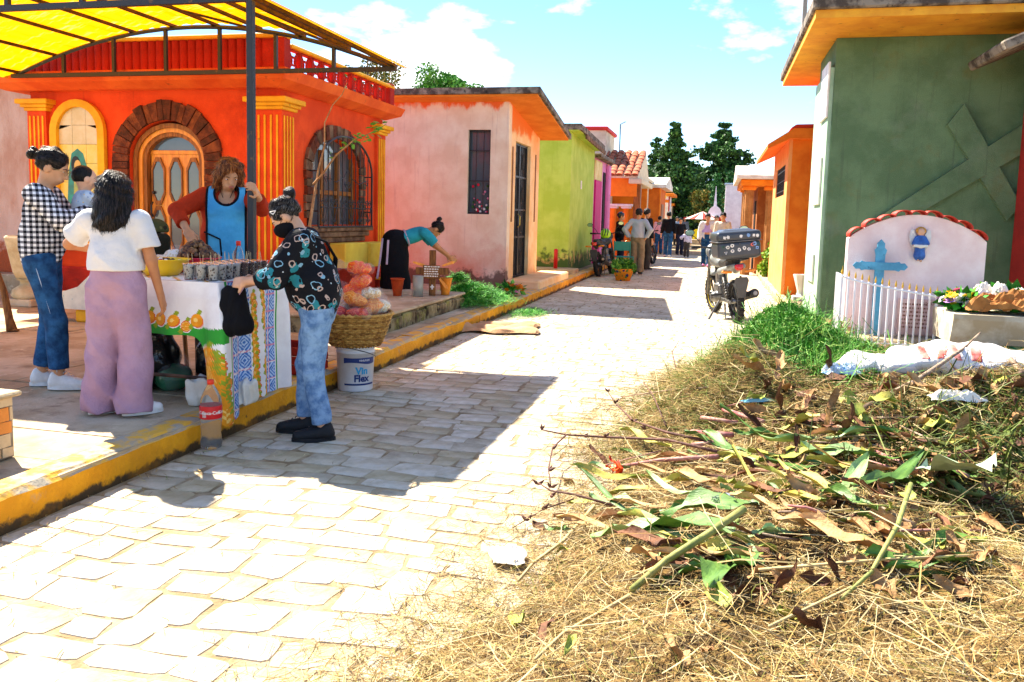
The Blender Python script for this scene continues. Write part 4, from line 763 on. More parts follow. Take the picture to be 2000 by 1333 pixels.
class Fig:
    def __init__(s, name, label, loc, rz, h, skin=0, vox=.008, lean=0, twist=0, headp=0, heady=0, headr=0, bulk=1.0, feet=None, knees=None, wr=None, pole=None, group=None, cat='person', curl=(.5, .5), palm=None, fingers=True, sit=None, hipdrop=0.0):
        s.h = h; k = s.k = h/1.6; s.vox = vox; s.root = thing(name, label, cat, loc, rz, group); s.skin = SKIN[skin]; s.bulk = bulk; B = bulk
        Rl = rotx(-lean) @ rotz(twist); s.Rl = Rl; s.pel = v3(0, 0, .86-hipdrop)*k
        up = lambda x, y, z: s.pel+Rl @ (v3(x, y, z-.86)*k)
        s.hip = [s.pel+v3(sg*.085, 0, -.02)*k for sg in (-1, 1)]; s.sho = [up(sg*(.148+.012*B), 0, 1.295) for sg in (-1, 1)]
        s.waist, s.chest, s.neck = up(0, 0, 1.02), up(0, .005, 1.18), up(0, 0, 1.335)
        feet = feet or ((-.09, 0, 0), (.09, 0, 0)); s.foot = []; s.knee = []; s.ank = []; s.fdir = []
        for i in (0, 1):
            f = v3(*feet[i][:3])*1.0; yaw = feet[i][3] if len(feet[i]) > 3 else 0; a = f+v3(0, 0, .085*k); kp = v3(*(knees[i] if knees else (0, 1, 0))); kn, an = ik(s.hip[i], a, .385*k, .376*k, kp); s.knee.append(kn); s.ank.append(an); s.fdir.append(rotz(yaw) @ v3(0, 1, 0))
        wr = wr or ((-.23, .03, .78), (.23, .03, .78)); pole = pole or ((-.4, -1, 0), (.4, -1, 0)); s.elb = []; s.wri = []
        for i in (0, 1): e, w_ = ik(s.sho[i], v3(*wr[i]), .27*k, .245*k, v3(*pole[i])); s.elb.append(e); s.wri.append(w_)
        s.Rh = Rl @ rotz(heady) @ rotx(-headp) @ roty(headr); s.hb = s.neck+Rl @ v3(0, .012, .03)*k
        s.H = lambda x, y, z: s.hb+s.Rh @ (v3(x, y, z)*k)      # head space: origin at the top of the neck, metres for a 1.6 m person
        P = []; R = Rl
        s.torso = [ell(s.chest, v3(.138*B, .092*B, .15)*k, .06, R), ell(s.waist, v3(.122*B, .088*B, .12)*k, .06, R), ell(s.pel+Rl @ v3(0, -.01, .04)*k, v3(.148*B, .105*B, .11)*k, .06, R), rcone(s.sho[0]*.86+s.chest*.14, s.sho[1]*.86+s.chest*.14, .048*k, .048*k, .05)]
        if bulk > 1.15: s.torso.append(ell(up(0, .05, 1.0), v3(.11*B, .075*B, .11)*k, .06, R))
        s.legs = []
        for i in (0, 1): s.legs += [rcone(s.hip[i], s.knee[i], .078*k*B, .053*k, .04), rcone(s.knee[i], s.knee[i]*.45+s.ank[i]*.55, .05*k, .046*k, .03), rcone(s.knee[i]*.45+s.ank[i]*.55, s.ank[i], .046*k, .033*k, .02)]
        arms = []
        for i in (0, 1): arms += [rcone(s.sho[i], s.elb[i], .044*k*B, .036*k, .03), rcone(s.elb[i], s.wri[i], .036*k, .025*k, .02)]
        nk = [rcone(s.neck-Rl @ v3(0, 0, .05)*k, s.H(0, .0, .04), .05*k, .046*k, .03)]
        hd = [ell(s.H(0, -.008, .148), v3(.071, .088, .088)*k, .02, s.Rh), ell(s.H(0, .022, .095), v3(.058, .066, .085)*k, .03, s.Rh), ell(s.H(0, .05, .048), v3(.03, .03, .025)*k, .03, s.Rh),
              rcone(s.H(0, .088, .125), s.H(0, .106, .092), .008*k, .0145*k, .016), ell(s.H(-.02, .078, .062), v3(.014, .012, .01)*k, .02, s.Rh), ell(s.H(.02, .078, .062), v3(.014, .012, .01)*k, .02, s.Rh), ell(s.H(0, .086, .062), v3(.018, .01, .011)*k, .012, s.Rh), rcone(s.H(-.036, .078, .14), s.H(.036, .078, .14), .009*k, .009*k, .02)]
        for sg in (-1, 1): hd.append(ell(s.H(sg*.074, -.004, .105), v3(.012, .022, .032)*k, .012, s.Rh))
        feetp = [rcone(s.ank[i]-v3(0, 0, .04*k)-s.fdir[i]*.02*k, s.ank[i]-v3(0, 0, .055*k)+s.fdir[i]*.13*k, .034*k, .024*k, .02) for i in (0, 1)]
        s.handp = []; palm = palm or (None, None)
        for i in (0, 1):
            d = s.wri[i]-s.elb[i]; d /= np.linalg.norm(d); n_ = v3(*(palm[i] or ((1 if i == 0 else -1), 0, 0))); n_ = n_-d*(n_@d); n_ /= max(np.linalg.norm(n_), 1e-6); u = np.cross(d, n_); Rm = np.stack([u, d, n_], 1); w_ = s.wri[i]; c = curl[i]
            s.handp.append(rbox(w_+d*.05*k, v3(.037, .045, .0145)*k, .012*k, .02, Rm))
            if fingers:
                for q, (o, L) in enumerate(zip((-.028, -.0095, .0095, .028), (.058, .07, .074, .064))):
                    b = w_+d*.09*k+u*o*k; a1 = c*.8; a2 = c*2.0; m_ = b+(d*math.cos(a1)+n_*math.sin(a1))*L*.5*k; e = m_+(d*math.cos(a2)+n_*math.sin(a2))*L*.52*k; s.handp += [rcone(b, m_, .0092*k, .0085*k, .004), rcone(m_, e, .0085*k, .007*k, .004)]
                ts = 1 if ((i == 0) ^ False) else 1; tb = w_+d*.025*k+u*.03*k*ts; tm_ = tb+(d*.55+u*.6*ts+n_*.35)*.045*k; te = tm_+(d*.85+n_*(.3+.4*c))*.036*k; s.handp += [rcone(tb, tm_, .0115*k, .0098*k, .008), rcone(tm_, te, .0098*k, .0075*k, .004)]
            s.palmn = n_
        P = s.torso+s.legs+arms+nk+hd+feetp+s.handp; s.arms = arms
        sdf_mesh('body', P, vox, s.skin, s.root)
    def wob(s, amp=.004, f=1.0, seed=0.0):
        def g(P):
            x, y, z = P[..., 0]*f+seed, P[..., 1]*f+seed*.7, P[..., 2]*f
            return amp*((np.abs(np.sin(10*z+6*x-4*y+2.2*np.sin(7*x+3*z)))-.6)*1.3+(np.abs(np.sin(14*x+8*y+6*z+2*np.sin(7*z)))-.6)*.9+np.sin(15*y-24*z+7*x)*.3)
        return g
    def shirt(s, m, sleeve=.6, hem=.9, infl=.014, neck=None, name='shirt', loose=0.0, amp=.005, armr=0.0, parent=None, vox=None, front=None):
        k = s.k; P = list(s.torso)
        if loose: P.append(ell(s.waist, v3(.13*s.bulk+loose, .1*s.bulk+loose, .16)*k, .05, s.Rl))
        for i in (0, 1):
            a, b, c = s.sho[i], s.elb[i], s.wri[i]
            if sleeve <= 0: continue
            if sleeve <= 1: e = a+(b-a)*sleeve; d = (b-a)/np.linalg.norm(b-a); P.append(rcone(a, e+d*.03, .047*k*s.bulk+armr*.5, .046*k+armr, .03, [(e-d*infl*0, d)]))
            else:
                e = b+(c-b)*(sleeve-1); d = (c-b)/np.linalg.norm(c-b); P += [rcone(a, b, .047*k*s.bulk+armr*.5, .041*k+armr, .03), rcone(b, e+d*.03, .04*k+armr, .033*k+armr, .02, [(e, d)])]
        up = s.Rl @ v3(0, 0, 1); hp = s.pel+up*(hem-.86)*k; cl = [(hp, -up)]; cuts = []
        if neck: cuts.append(ell(s.neck+s.Rl @ v3(0, .075, -.02)*k, v3(.07*neck, .075, .085*neck)*k, 0, s.Rl))
        return sdf_mesh(name, P, vox or s.vox, m, parent or s.root, cl, cuts, s.wob(amp, 1.0, s.h*3), inflate=infl)
    def pants(s, m, waist=1.0, ankle=.09, infl=.012, flare=0.0, name='trousers', amp=.004, thick=0.0):
        k = s.k; P = list(s.torso[1:3]); 
        for i in (0, 1):
            d = (s.ank[i]-s.knee[i]); d /= np.linalg.norm(d); e = s.knee[i]+d*(np.linalg.norm(s.ank[i]-s.knee[i])-(ankle-.085)*k)
            P += [rcone(s.hip[i], s.knee[i], .08*k*s.bulk+thick, .058*k+flare*.55, .03), rcone(s.knee[i], e+d*.02, .057*k+flare*.55, .05*k+flare, .02, [(e, d)])]
        up = s.Rl @ v3(0, 0, 1); hp = s.pel+up*(waist-.86)*k; return sdf_mesh(name, P, s.vox, m, s.root, [(hp, up)], (), s.wob(amp, 1.1, s.h*5+1), inflate=infl)
    def shoes(s, m, msole, big=1.0):
        k = s.k*big
        for i in (0, 1):
            a = s.ank[i]*1.0; z = a[2]-.085*s.k; f = s.fdir[i]; u = np.cross(f, v3(0, 0, 1)); R = np.stack([u, f, v3(0, 0, 1)], 1); c = v3(a[0], a[1], z)
            sh = sdf_mesh('shoe', [rcone(c+v3(0, 0, .045*k)-f*.03*k, c+v3(0, 0, .035*k)+f*.15*k, .042*k, .034*k, .02), rcone(c+v3(0, 0, .06*k)-f*.02*k, c+v3(0, 0, .085*k)-f*.02*k, .042*k, .04*k, .02), rcone(c+v3(0, 0, .07*k), c+v3(0, 0, .045*k)+f*.11*k, .035*k, .03*k, .02)], min(s.vox, .008), m, s.root, [(c+v3(0, 0, .012), v3(0, 0, -1))])
            so = MB(); n = 20; pts = []
            for j in range(n):
                t = 2*PI*j/n; q = c+f*(.055+.135*math.cos(t)*.98)*k+u*(.044-.006*math.cos(t))*math.sin(t)*k; pts.append((q[0], q[1]))
            so.prism(pts, 'z', z+.002, z+.026*k); so.build('sole', msole, sh)
            la = MB()
            for j in range(4): q = c+f*(.035+.024*j)*k+v3(0, 0, (.112-.013*j)*k); la.tube([tuple(q-u*.024*k), tuple(q+v3(0, 0, .006)*k), tuple(q+u*.024*k)], .0035*k, 4)
            la.build('laces', m if m is m_shoeb else m_shoew, sh)
    def hair(s, m, style='short', vol=1.0, vox=None):
        k = s.k; P = [ell(s.H(0, -.016, .155), v3(.082, .098, .092)*k*vol, .02, s.Rh)]; cut = [ell(s.H(0, .118, .082), v3(.1, .1, .094)*k, 0, s.Rh)]; cl = []
        if style in ('short',): cut.append(ell(s.H(0, .06, .02), v3(.2, .09, .075)*k, 0, s.Rh)); cut.append(ell(s.H(0, -.03, .0), v3(.2, .2, .055)*k, 0, s.Rh))
        if style == 'bob': P += [ell(s.H(0, -.035, .1), v3(.094, .088, .1)*k, .04, s.Rh), rcone(s.H(-.082, .0, .12), s.H(-.088, .01, .03), .034*k, .026*k, .03), rcone(s.H(.082, .0, .12), s.H(.088, .01, .03), .034*k, .026*k, .03), rcone(s.H(-.06, .055, .215), s.H(.05, .06, .21), .03*k, .026*k, .03)]; cut = [ell(s.H(0, .125, .098), v3(.07, .09, .11)*k, 0, s.Rh)]
        if style == 'long': P += [rcone(s.H(0, -.04, .12), s.H(0, -.06, -.06), .1*k, .085*k, .05), rcone(s.H(-.06, -.02, .08), s.H(-.085, -.035, -.09), .055*k, .04*k, .04), rcone(s.H(.06, -.02, .08), s.H(.085, -.035, -.09), .055*k, .04*k, .04), rcone(s.H(-.03, -.05, 0), s.H(-.04, -.07, -.115), .06*k, .035*k, .04), rcone(s.H(.03, -.05, 0), s.H(.03, -.07, -.125), .06*k, .035*k, .04)]
        if style in ('bun', 'topbun'): cut.append(ell(s.H(0, -.03, .0), v3(.2, .2, .05)*k, 0, s.Rh)); b = s.H(0, -.135, .15) if style == 'bun' else s.H(0, -.118, .205); P += [ell(b, v3(.042, .036, .042)*k, .015, s.Rh)]
        if style == 'cap': pass
        g = (lambda P_: .0045*(np.sin(60*P_[..., 0]+25*P_[..., 2]+9*np.sin(14*P_[..., 2]))+.8*np.sin(85*P_[..., 1]-30*P_[..., 2])))
        ho = sdf_mesh('hair', P, vox or min(s.vox, .007), m, s.root, cl, cut, g)
        if s.vox < .0115: s.strands(ho, m, style, b if style in ('bun', 'topbun') else None)
        return ho
    def strands(s, ho, m, style, bun):
        me = ho.data; n = len(me.vertices); co = np.empty(n*3); me.vertices.foreach_get('co', co); co = co.reshape(-1, 3); no = np.empty(n*3); me.vertex_normals.foreach_get('vector', no); no = no.reshape(-1, 3)
        g = np.random.default_rng(int(s.h*1000)); pk = g.integers(0, n, 2600); p = co[pk]; nn_ = no[pk]; crown = s.H(0, -.02, .245); up = s.Rh @ v3(0, 0, 1)
        d = (bun-p) if bun is not None else ((p-crown)*.8-up*.06); d = d-nn_*np.sum(d*nn_, 1)[:, None]; d /= np.maximum(np.linalg.norm(d, axis=1), 1e-5)[:, None]; d = d+g.normal(0, .1, d.shape); sd = np.cross(d, nn_); sd /= np.maximum(np.linalg.norm(sd, axis=1), 1e-5)[:, None]
        L = g.uniform(.025, .07, len(p))[:, None]*s.k*(1 if bun is None else .55)
        if bun is not None: L = L*(np.linalg.norm(p-bun, axis=1) > .075)[:, None]+1e-4
        w = g.uniform(.0006, .0016, len(p))[:, None]; cv = 9.0 if style != 'long' else 4.0; V = []; lift = .0015+.002*g.random((len(p), 1))
        for t, ww in ((0, 1), (.5, 1), (1, .2)): c = p+nn_*(lift-(t*L)**2*cv*.5*.55)+d*L*t; V += [c-sd*w*ww, c+sd*w*ww]
        V = np.stack(V, 1).reshape(-1, 3); bb = (np.arange(len(p))*6)[:, None]; Q = np.concatenate([bb+np.array([[0, 1, 3, 2]]), bb+np.array([[2, 3, 5, 4]])]); lt = {'auburn_hair': 'c07a40', 'greying_hair': '6c6864'}.get(m.name, '3a2c26'); hm = mat('strand_'+m.name, lt, .4, .1, 20, None, 0, spec=.3); npmesh('hair_strands', V, Q, [m, m, hm], ho, mi=np.tile(g.integers(0, 3, len(p)), 2), kind='stuff')
    def face(s, lips=True, open_=1.0):
        k = s.k; Rm = Matrix([list(r_) for r_ in s.Rh])
        for sg in (-1, 1):
            e = MB(); e.ball(s.H(sg*.031, .0795, .122), (.0125*k, .007*k, .0055*k*open_), 10, 6, 0, Rm); e.ball(s.H(sg*.031, .0855, .1215), (.0055*k, .003*k, .0052*k*open_), 8, 5, 1, Rm); e.build('eye', [m_eye, m_blackp], s.root, True)
            b = MB(); b.tube([tuple(s.H(sg*.014, .092, .139)), tuple(s.H(sg*.034, .089, .146)), tuple(s.H(sg*.052, .075, .139))], [.002*k, .0028*k, .0014*k], 6); b.build('eyebrow', m_hair, s.root, True)
        if lips: l = MB(); l.ball(s.H(0, .094, .0665), (.021*k, .005*k, .0045*k), 10, 6, 0, Rm); l.ball(s.H(0, .094, .0585), (.018*k, .005*k, .005*k), 10, 6, 0, Rm); l.build('mouth', m_lip, s.root, True)
    def loc(s, p): return tuple(p)
def facing(x, y, toward_right, away):
    """heading so that the figure at (x, y) faces the given mix of image-right and away-from-camera"""
    v = Vector((x, y)).normalized(); rt = Vector((v.y, -v.x)); d = rt*toward_right+v*away; return math.atan2(-d.x, d.y)
# --- gingham weave: squares from object space
def gingham(name, c1, c2, c3, n=26.0, uv=(-.35, .95)):
    m = mat(name, c1, .85, .04, 8, None, .2, 160, spec=.1); nd, l = m.node_tree.nodes, m.node_tree.links; b = nd['Principled BSDF']; t = nd.new('ShaderNodeTexCoord'); s = nd.new('ShaderNodeSeparateXYZ'); l.new(t.outputs['Object'], s.inputs[0])
    def band(sock, off=0.0):
        a = nd.new('ShaderNodeMath'); a.operation = 'MULTIPLY_ADD'; a.inputs[1].default_value = n; a.inputs[2].default_value = 50+off; l.new(sock, a.inputs[0]); f = nd.new('ShaderNodeMath'); f.operation = 'FRACT'; l.new(a.outputs[0], f.inputs[0]); g = nd.new('ShaderNodeMath'); g.operation = 'GREATER_THAN'; g.inputs[1].default_value = .5; l.new(f.outputs[0], g.inputs[0]); return g.outputs[0]
    u1 = nd.new('ShaderNodeMath'); u1.operation = 'MULTIPLY'; u1.inputs[1].default_value = uv[0]; l.new(s.outputs[0], u1.inputs[0]); ad = nd.new('ShaderNodeMath'); ad.operation = 'MULTIPLY_ADD'; ad.inputs[1].default_value = uv[1]; l.new(s.outputs[1], ad.inputs[0]); l.new(u1.outputs[0], ad.inputs[2])
    sm = nd.new('ShaderNodeMath'); sm.operation = 'ADD'; l.new(band(ad.outputs[0]), sm.inputs[0]); l.new(band(s.outputs[2], .3), sm.inputs[1]); r = nd.new('ShaderNodeValToRGB'); r.color_ramp.interpolation = 'CONSTANT'
    e = r.color_ramp.elements; e[0].position = 0; e[0].color = srgb(c1); e[1].position = .4; e[1].color = srgb(c2); q = e.new(.9); q.color = srgb(c3); dv = nd.new('ShaderNodeMath'); dv.operation = 'MULTIPLY'; dv.inputs[1].default_value = .5; l.new(sm.outputs[0], dv.inputs[0]); l.new(dv.outputs[0], r.inputs[0]); l.new(r.outputs[0], b.inputs['Base Color']); return m
# --- blotchy print: two voronoi layers over dark cloth
def floral(name, base, cols):
    m = mat(name, base, .8, .1, 8, None, .2, 120, spec=.12); nd, l = m.node_tree.nodes, m.node_tree.links; b = nd['Principled BSDF']; t = nd.new('ShaderNodeTexCoord')
    for i, (c, sc, lo, hi) in enumerate(cols):
        src = b.inputs['Base Color'].links[0].from_socket; v = nd.new('ShaderNodeTexVoronoi'); v.inputs['Scale'].default_value = sc; mp_ = nd.new('ShaderNodeMapping'); mp_.inputs['Location'].default_value = (i*3.1, i*1.7, i*.9); nz_ = nd.new('ShaderNodeTexNoise'); nz_.inputs['Scale'].default_value = 18; mxv = nd.new('ShaderNodeMix'); mxv.data_type = 'VECTOR'; mxv.inputs[0].default_value = .04
        l.new(t.outputs['Object'], mp_.inputs[0]); l.new(mp_.outputs[0], nz_.inputs['Vector']); l.new(mp_.outputs[0], mxv.inputs[4]); l.new(nz_.outputs['Color'], mxv.inputs[5]); l.new(mxv.outputs[1], v.inputs['Vector'])
        a = nd.new('ShaderNodeMath'); a.operation = 'GREATER_THAN'; a.inputs[1].default_value = lo; l.new(v.outputs['Distance'], a.inputs[0]); c2 = nd.new('ShaderNodeMath'); c2.operation = 'LESS_THAN'; c2.inputs[1].default_value = hi; l.new(v.outputs['Distance'], c2.inputs[0]); mu = nd.new('ShaderNodeMath'); mu.operation = 'MULTIPLY'; l.new(a.outputs[0], mu.inputs[0]); l.new(c2.outputs[0], mu.inputs[1])
        x = nd.new('ShaderNodeMix'); x.data_type = 'RGBA'; x.inputs[7].default_value = srgb(c); l.new(mu.outputs[0], x.inputs[0]); l.new(src, x.inputs[6]); l.new(x.outputs[2], b.inputs['Base Color'])
    return m
m_denim = cloth('dark_denim', '2c5a86', var=.3, scale=14, col2='1c3c60', bump=.6, bscale=24); m_denl = cloth('acid_denim', '7f9fc0', scale=16, col2='4f7098', bump=.6, bscale=24, mix=(.38, .6)); m_thread = mat('pale_thread', 'b8c8d8', .8, .05, 8, None, 0)
# 1 woman in gingham holding a baby ------------------------------------------------
x, y = -4.33, 4.53; rzp = facing(x, y, .96, -.26)
A = Fig('person', 'woman in black and white gingham shirt and blue jeans holding a baby', (x, y, SWZ), rzp, 1.6, 0, headp=.42, heady=.0, lean=.02, feet=((-.075, -.05, 0, .1), (.09, .1, 0, -.15)), wr=((.06, .3, 1.12), (.08, .33, 1.18)), pole=((-1, -.35, -.5), (.9, .2, -.7)), palm=((0, .3, 1), (-.6, -.5, .4)), curl=(.5, .7))
A.shirt(gingham('gingham_weave', 'e9e7e4', '77767a', '141417', 30), 1.72, .8, .017, .75, 'shirt', .018, .007, .006); A.pants(m_denim, .98, .15, .012); A.shoes(m_shoew, m_shoew); A.hair(m_hair, 'bun'); A.face(open_=.7)
sm = MB()
for i in (0, 1):
    sgn = (-1, 1)[i]; pts = []
    for t in np.linspace(.06, 1.9, 22):
        a, b = (A.hip[i], A.knee[i]) if t < 1 else (A.knee[i], A.ank[i]); q = a+(b-a)*(t % 1 if t != 1 else .999); rr = (.078+(.053-.078)*(t % 1)) if t < 1 else (.053+(.034-.053)*(t % 1)); pts.append(tuple(q+v3(sgn*(rr+.0125), .0, 0)))
    sm.tube(pts, .0022, 4)
sm.build('side_seams', m_thread, A.root)
gl = MB()
for sg in (-1, 1): gl.tube([tuple(A.H(sg*.033+.024*math.cos(2*PI*i/16), .1, .12+.021*math.sin(2*PI*i/16))) for i in range(17)], .0014, 5); gl.tube([tuple(A.H(sg*.057, .1, .124)), tuple(A.H(sg*.078, .04, .122)), tuple(A.H(sg*.08, -.005, .115))], .0014, 5)
gl.tube([tuple(A.H(-.009, .1, .122)), tuple(A.H(0, .108, .126)), tuple(A.H(.009, .1, .122))], .0014, 5); gl.build('glasses', mat('glasses_wire', 'a88a5a', .3, .1, 5, None, 0, metal=.8), A.root)
Rw = Matrix.Rotation(rzp, 4, 'Z')
bp_ = Vector((x, y, SWZ))+Rw @ Vector((-.05, .25, 1.12)); B_ = thing('person', 'baby with short dark hair and pale blue top held by the gingham woman', 'person', bp_, rzp+.5)
bb = [ell((0, 0, .1), (.085, .07, .11), .03), ell((0, .01, .29), (.062, .068, .072), .02), ell((0, .03, .262), (.05, .048, .045), .02), rcone((0, 0, .16), (0, 0, .24), .035, .035, .02), ell((-.064, 0, .28), (.01, .018, .022), .01), ell((.064, 0, .28), (.01, .018, .022), .01), rcone((0, .075, .29), (0, .082, .278), .006, .009, .01)]
for sg in (-1, 1): bb += [rcone((sg*.08, 0, .17), (sg*.12, .06, .11), .028, .022, .02), rcone((sg*.12, .06, .11), (sg*.07, .13, .12), .022, .018, .01), ell((sg*.06, .145, .12), (.018, .022, .014), .008), rcone((sg*.05, .01, .05), (sg*.09, .1, .0), .045, .035, .02), rcone((sg*.09, .1, .0), (sg*.06, .07, -.12), .034, .025, .02), ell((sg*.06, .09, -.14), (.02, .035, .018), .01)]
sdf_mesh('body', bb, .007, SKIN[2], B_); m_bb = floral('baby_print', 'c4d2de', [('5a78a8', 26, 0, .22), ('e8c05a', 30, 0, .15)])
sdf_mesh('top', [bb[0]]+[bb[7], bb[8], bb[13], bb[14]], .008, m_bb, B_, [((0, 0, 0), (0, 0, -1))], inflate=.01); sdf_mesh('leggings', [q for i, q in enumerate(bb) if i in (10, 11, 16, 17)]+[ell((0, 0, .03), (.088, .072, .06), .03)], .008, cloth('baby_grey', '9aa0a8'), B_, inflate=.01)
sdf_mesh('hair', [ell((0, -.008, .305), (.068, .07, .07), .01)], .006, m_hair, B_, (), [ell((0, .085, .26), (.09, .075, .07), 0), ell((0, .0, .225), (.2, .2, .04), 0)])
for sg in (-1, 1): MB().ball((sg*.024, .073, .297), (.008, .004, .006), 8, 5).build('eye', m_blackp, B_, True)
# 2 girl in white T-shirt seen from behind --------------------------------------------
x, y = -3.40, 4.09; rzg = facing(x, y, .38, .92)
Gf = Fig('person', 'girl with dark shoulder-length hair in white T-shirt and wide mauve trousers', (x, y, SWZ), rzg, 1.42, 1, headp=.15, heady=-.1, feet=((-.11, .0, 0, -.85), (.1, -.03, 0, -.95)), knees=((-.1, 1, 0), (.2, 1, 0)), wr=((-.16, .25, .95), (.235, .07, .68)), pole=((-1, -.4, -.2), (.5, -1, 0)), palm=((1, 0, .3), (-1, 0, 0)), curl=(.55, .45))
Gf.shirt(cloth('white_cotton', 'dcd8d4', var=.05), .62, .965, .016, .6, 'T_shirt'.lower(), .022, .006, .016); Gf.pants(cloth('mauve_cloth', 'b08c9e', var=.05, col2='a48092'), 1.0, .03, .014, .05, amp=.009, thick=.012); Gf.shoes(m_shoew, m_shoew); Gf.hair(m_hair, 'long', 1.04)
for i in (0, 1):
    c = Gf.ank[i]-Gf.fdir[i]*.055*Gf.k-v3(0, 0, .02); MB().bbox(-.02, .02, -.012, .012, -.022, .022, .006, None, Matrix.Translation(tuple(c)) @ Matrix.Rotation(-.9, 4, 'Z')).build('heel_tab', mat('red_leather', 'd02a2e', .5, .1, 6, None, 0), Gf.root)
# 3 vendor behind the table ------------------------------------------------------------
x, y = -3.80, 5.86; rzv = facing(x, y, -.12, -1)
Ri = Matrix.Rotation(-rzv, 3, 'Z')
def tolocal(p, base): return tuple(Ri @ (Vector(p)-Vector(base)))
vb = (x, y, SWZ); hw = tolocal((-3.395+.045, 5.5+.03, 1.52), vb); aw = tolocal(atY(366, 452, 5.42), vb)
Vn = Fig('person', 'street vendor in blue apron over a rust red sweater gripping the canopy post', vb, rzv, 1.63, 0, bulk=1.36, lean=.08, headp=.42, heady=.36, wr=(hw, aw), pole=((-.7, -.1, -1), (1, -.2, .3)), palm=((1, .3, 0), (0, -.2, -1)), curl=(.75, .35))
Vn.shirt(cloth('rust_knit', 'b03418', var=.12), 1.6, .8, .014, .9, 'sweater', .01, .005, .006); Vn.pants(cloth('dark_skirt', '2a2a34'), 1.0, .1, .012)
Vn.hair(m_hairb, 'bob', 1.06); Vn.face(open_=.75); Vn.shoes(m_shoeb, m_sole)
up_ = Vn.Rl @ v3(0, 0, 1); m_apr = cloth('blue_apron', '55b4e0', var=.14, scale=5, col2='469cca'); hemp = Vn.pel+up_*(.52-.86)*Vn.k; m_trim = cloth('black_trim', '15151a')
_ap = Vn.torso+[rcone(Vn.pel, Vn.pel-v3(0, 0, .35), .17, .2, .05), rcone(Vn.sho[0]*.8+Vn.sho[1]*.2, Vn.sho[1]*.8+Vn.sho[0]*.2, .05, .05, .04)]; _nk = lambda e: ell(Vn.neck+Vn.Rl @ v3(0, .06, -.015)*Vn.k, v3(.088+e, .12+e, .11+e), 0, Vn.Rl); _rt = Vn.Rl @ v3(1, 0, 0); _sl, _sr = Vn.sho[0]*.95+Vn.sho[1]*.05, Vn.sho[1]*.95+Vn.sho[0]*.05
apr = sdf_mesh('apron', _ap, .009, m_apr, Vn.root, [(hemp, -up_), (_sl, -_rt), (_sr, _rt)], [_nk(0)], Vn.wob(.003, .8), inflate=.036)
sdf_mesh('neckline_trim', _ap, .007, m_trim, apr, [(hemp, -up_), (_sl, -_rt), (_sr, _rt)], [_nk(-.002)], Vn.wob(.003, .8), inflate=.041, keep=[_nk(.014)])
for sg, c_ in ((-1, _sl), (1, _sr)): sdf_mesh('side_trim', _ap, .008, m_trim, apr, [(hemp, -up_), (c_+_rt*sg*.004, _rt*sg), (c_-_rt*sg*.014, -_rt*sg)], [_nk(0)], Vn.wob(.003, .8), inflate=.041)
pk = MB(); pk.tube([tuple(Vn.waist+Vn.Rl @ v3(a, b, c)) for a, b, c in ((.16, .165, .02), (.04, .205, -.03), (.03, .205, -.16))], .007, 6); pk.build('pocket_trim', m_trim, apr)
ne = MB(); ne.tube([tuple(Vn.neck+Vn.Rl @ v3(sg_*.05*(1-t), .06+.045*t, .02-.12*t)) for t in (0, .3, .6, .9, 1) for sg_ in (1,)], .0025, 4); ne.tube([tuple(Vn.neck+Vn.Rl @ v3(-.05*(1-t), .06+.045*t, .02-.12*t)) for t in (0, .3, .6, .9, 1)], .0025, 4); ne.build('necklace', m_trim, Vn.root)
for sg in (-1, 1): er = MB(); p_ = Vn.H(sg*.082, .0, .07); er.ball(p_, .006, 6, 4).ball(p_-v3(0, 0, .02), (.006, .003, .012), 6, 4).ball(p_-v3(0, 0, .042), (.008, .003, .01), 6, 4); er.build('earring', mat('silver', 'c8ccd0', .25, .1, 5, None, 0, metal=.9), Vn.root)
# 4 woman with face mask ----------------------------------------------------------------
x, y = -2.34, 4.55; rzm = facing(x, y, -1, .12); Ri = Matrix.Rotation(-rzm, 3, 'Z'); mb_ = (x, y, 0)
wl = tolocal(atY(512, 562, 4.6), mb_)
Mw = Fig('person', 'woman in black face mask and dark floral blouse looking into a black bag', mb_, rzm, 1.52, 2, bulk=1.18, lean=.2, headp=.6, feet=((-.08, -.04, 0, .1), (.1, .09, 0, -.1)), wr=((-.05, .42, .97), (wl[0]+.02, .4, .96)), pole=((-.7, -.8, -.3), (.7, -.8, -.3)), palm=((.8, 0, -.4), (-.8, 0, -.4)), curl=(.8, .8))
m_flo = floral('floral_blouse', '14161c', [('2a7a86', 8, 0, .3), ('14161c', 26, .0, .2), ('7aa6bc', 11, .24, .3), ('b09a90', 14, .22, .3), ('c8d4dc', 22, 0, .12)])
Mw.shirt(m_flo, 1.42, .76, .02, .4, 'blouse', .035, .007, .016); Mw.pants(m_denl, .96, .13, .01, amp=.006); Mw.shoes(m_shoeb, m_shoeb, 1.05); Mw.hair(m_hairg, 'topbun'); Mw.face(lips=False, open_=.5)
def patch(F, name, prims, m, centre, n, u, w, h, infl, parent):
    '''a flat piece sewn on: the garment surface, a little proud, inside a small window'''
    c = v3(*centre); n = v3(*n)/np.linalg.norm(n); u = v3(*u)/np.linalg.norm(u); v_ = np.cross(n, u); q = [(f, np.maximum(a, c-.14), np.minimum(b, c+.14), k) for f, a, b, k in prims]; q = [t for t in q if (t[1] < t[2]).all()]
    return sdf_mesh(name, q, .006, m, parent, [(c+u*w, u), (c-u*w, -u), (c+v_*h, v_), (c-v_*h, -v_), (c-n*.02, -n)], (), F.wob(.006, 1.1, F.h*5+1), inflate=infl)
_lp = list(Mw.torso[1:3])+[rcone(Mw.hip[i], Mw.knee[i], .08*Mw.k*Mw.bulk, .058*Mw.k, .03) for i in (0, 1)]
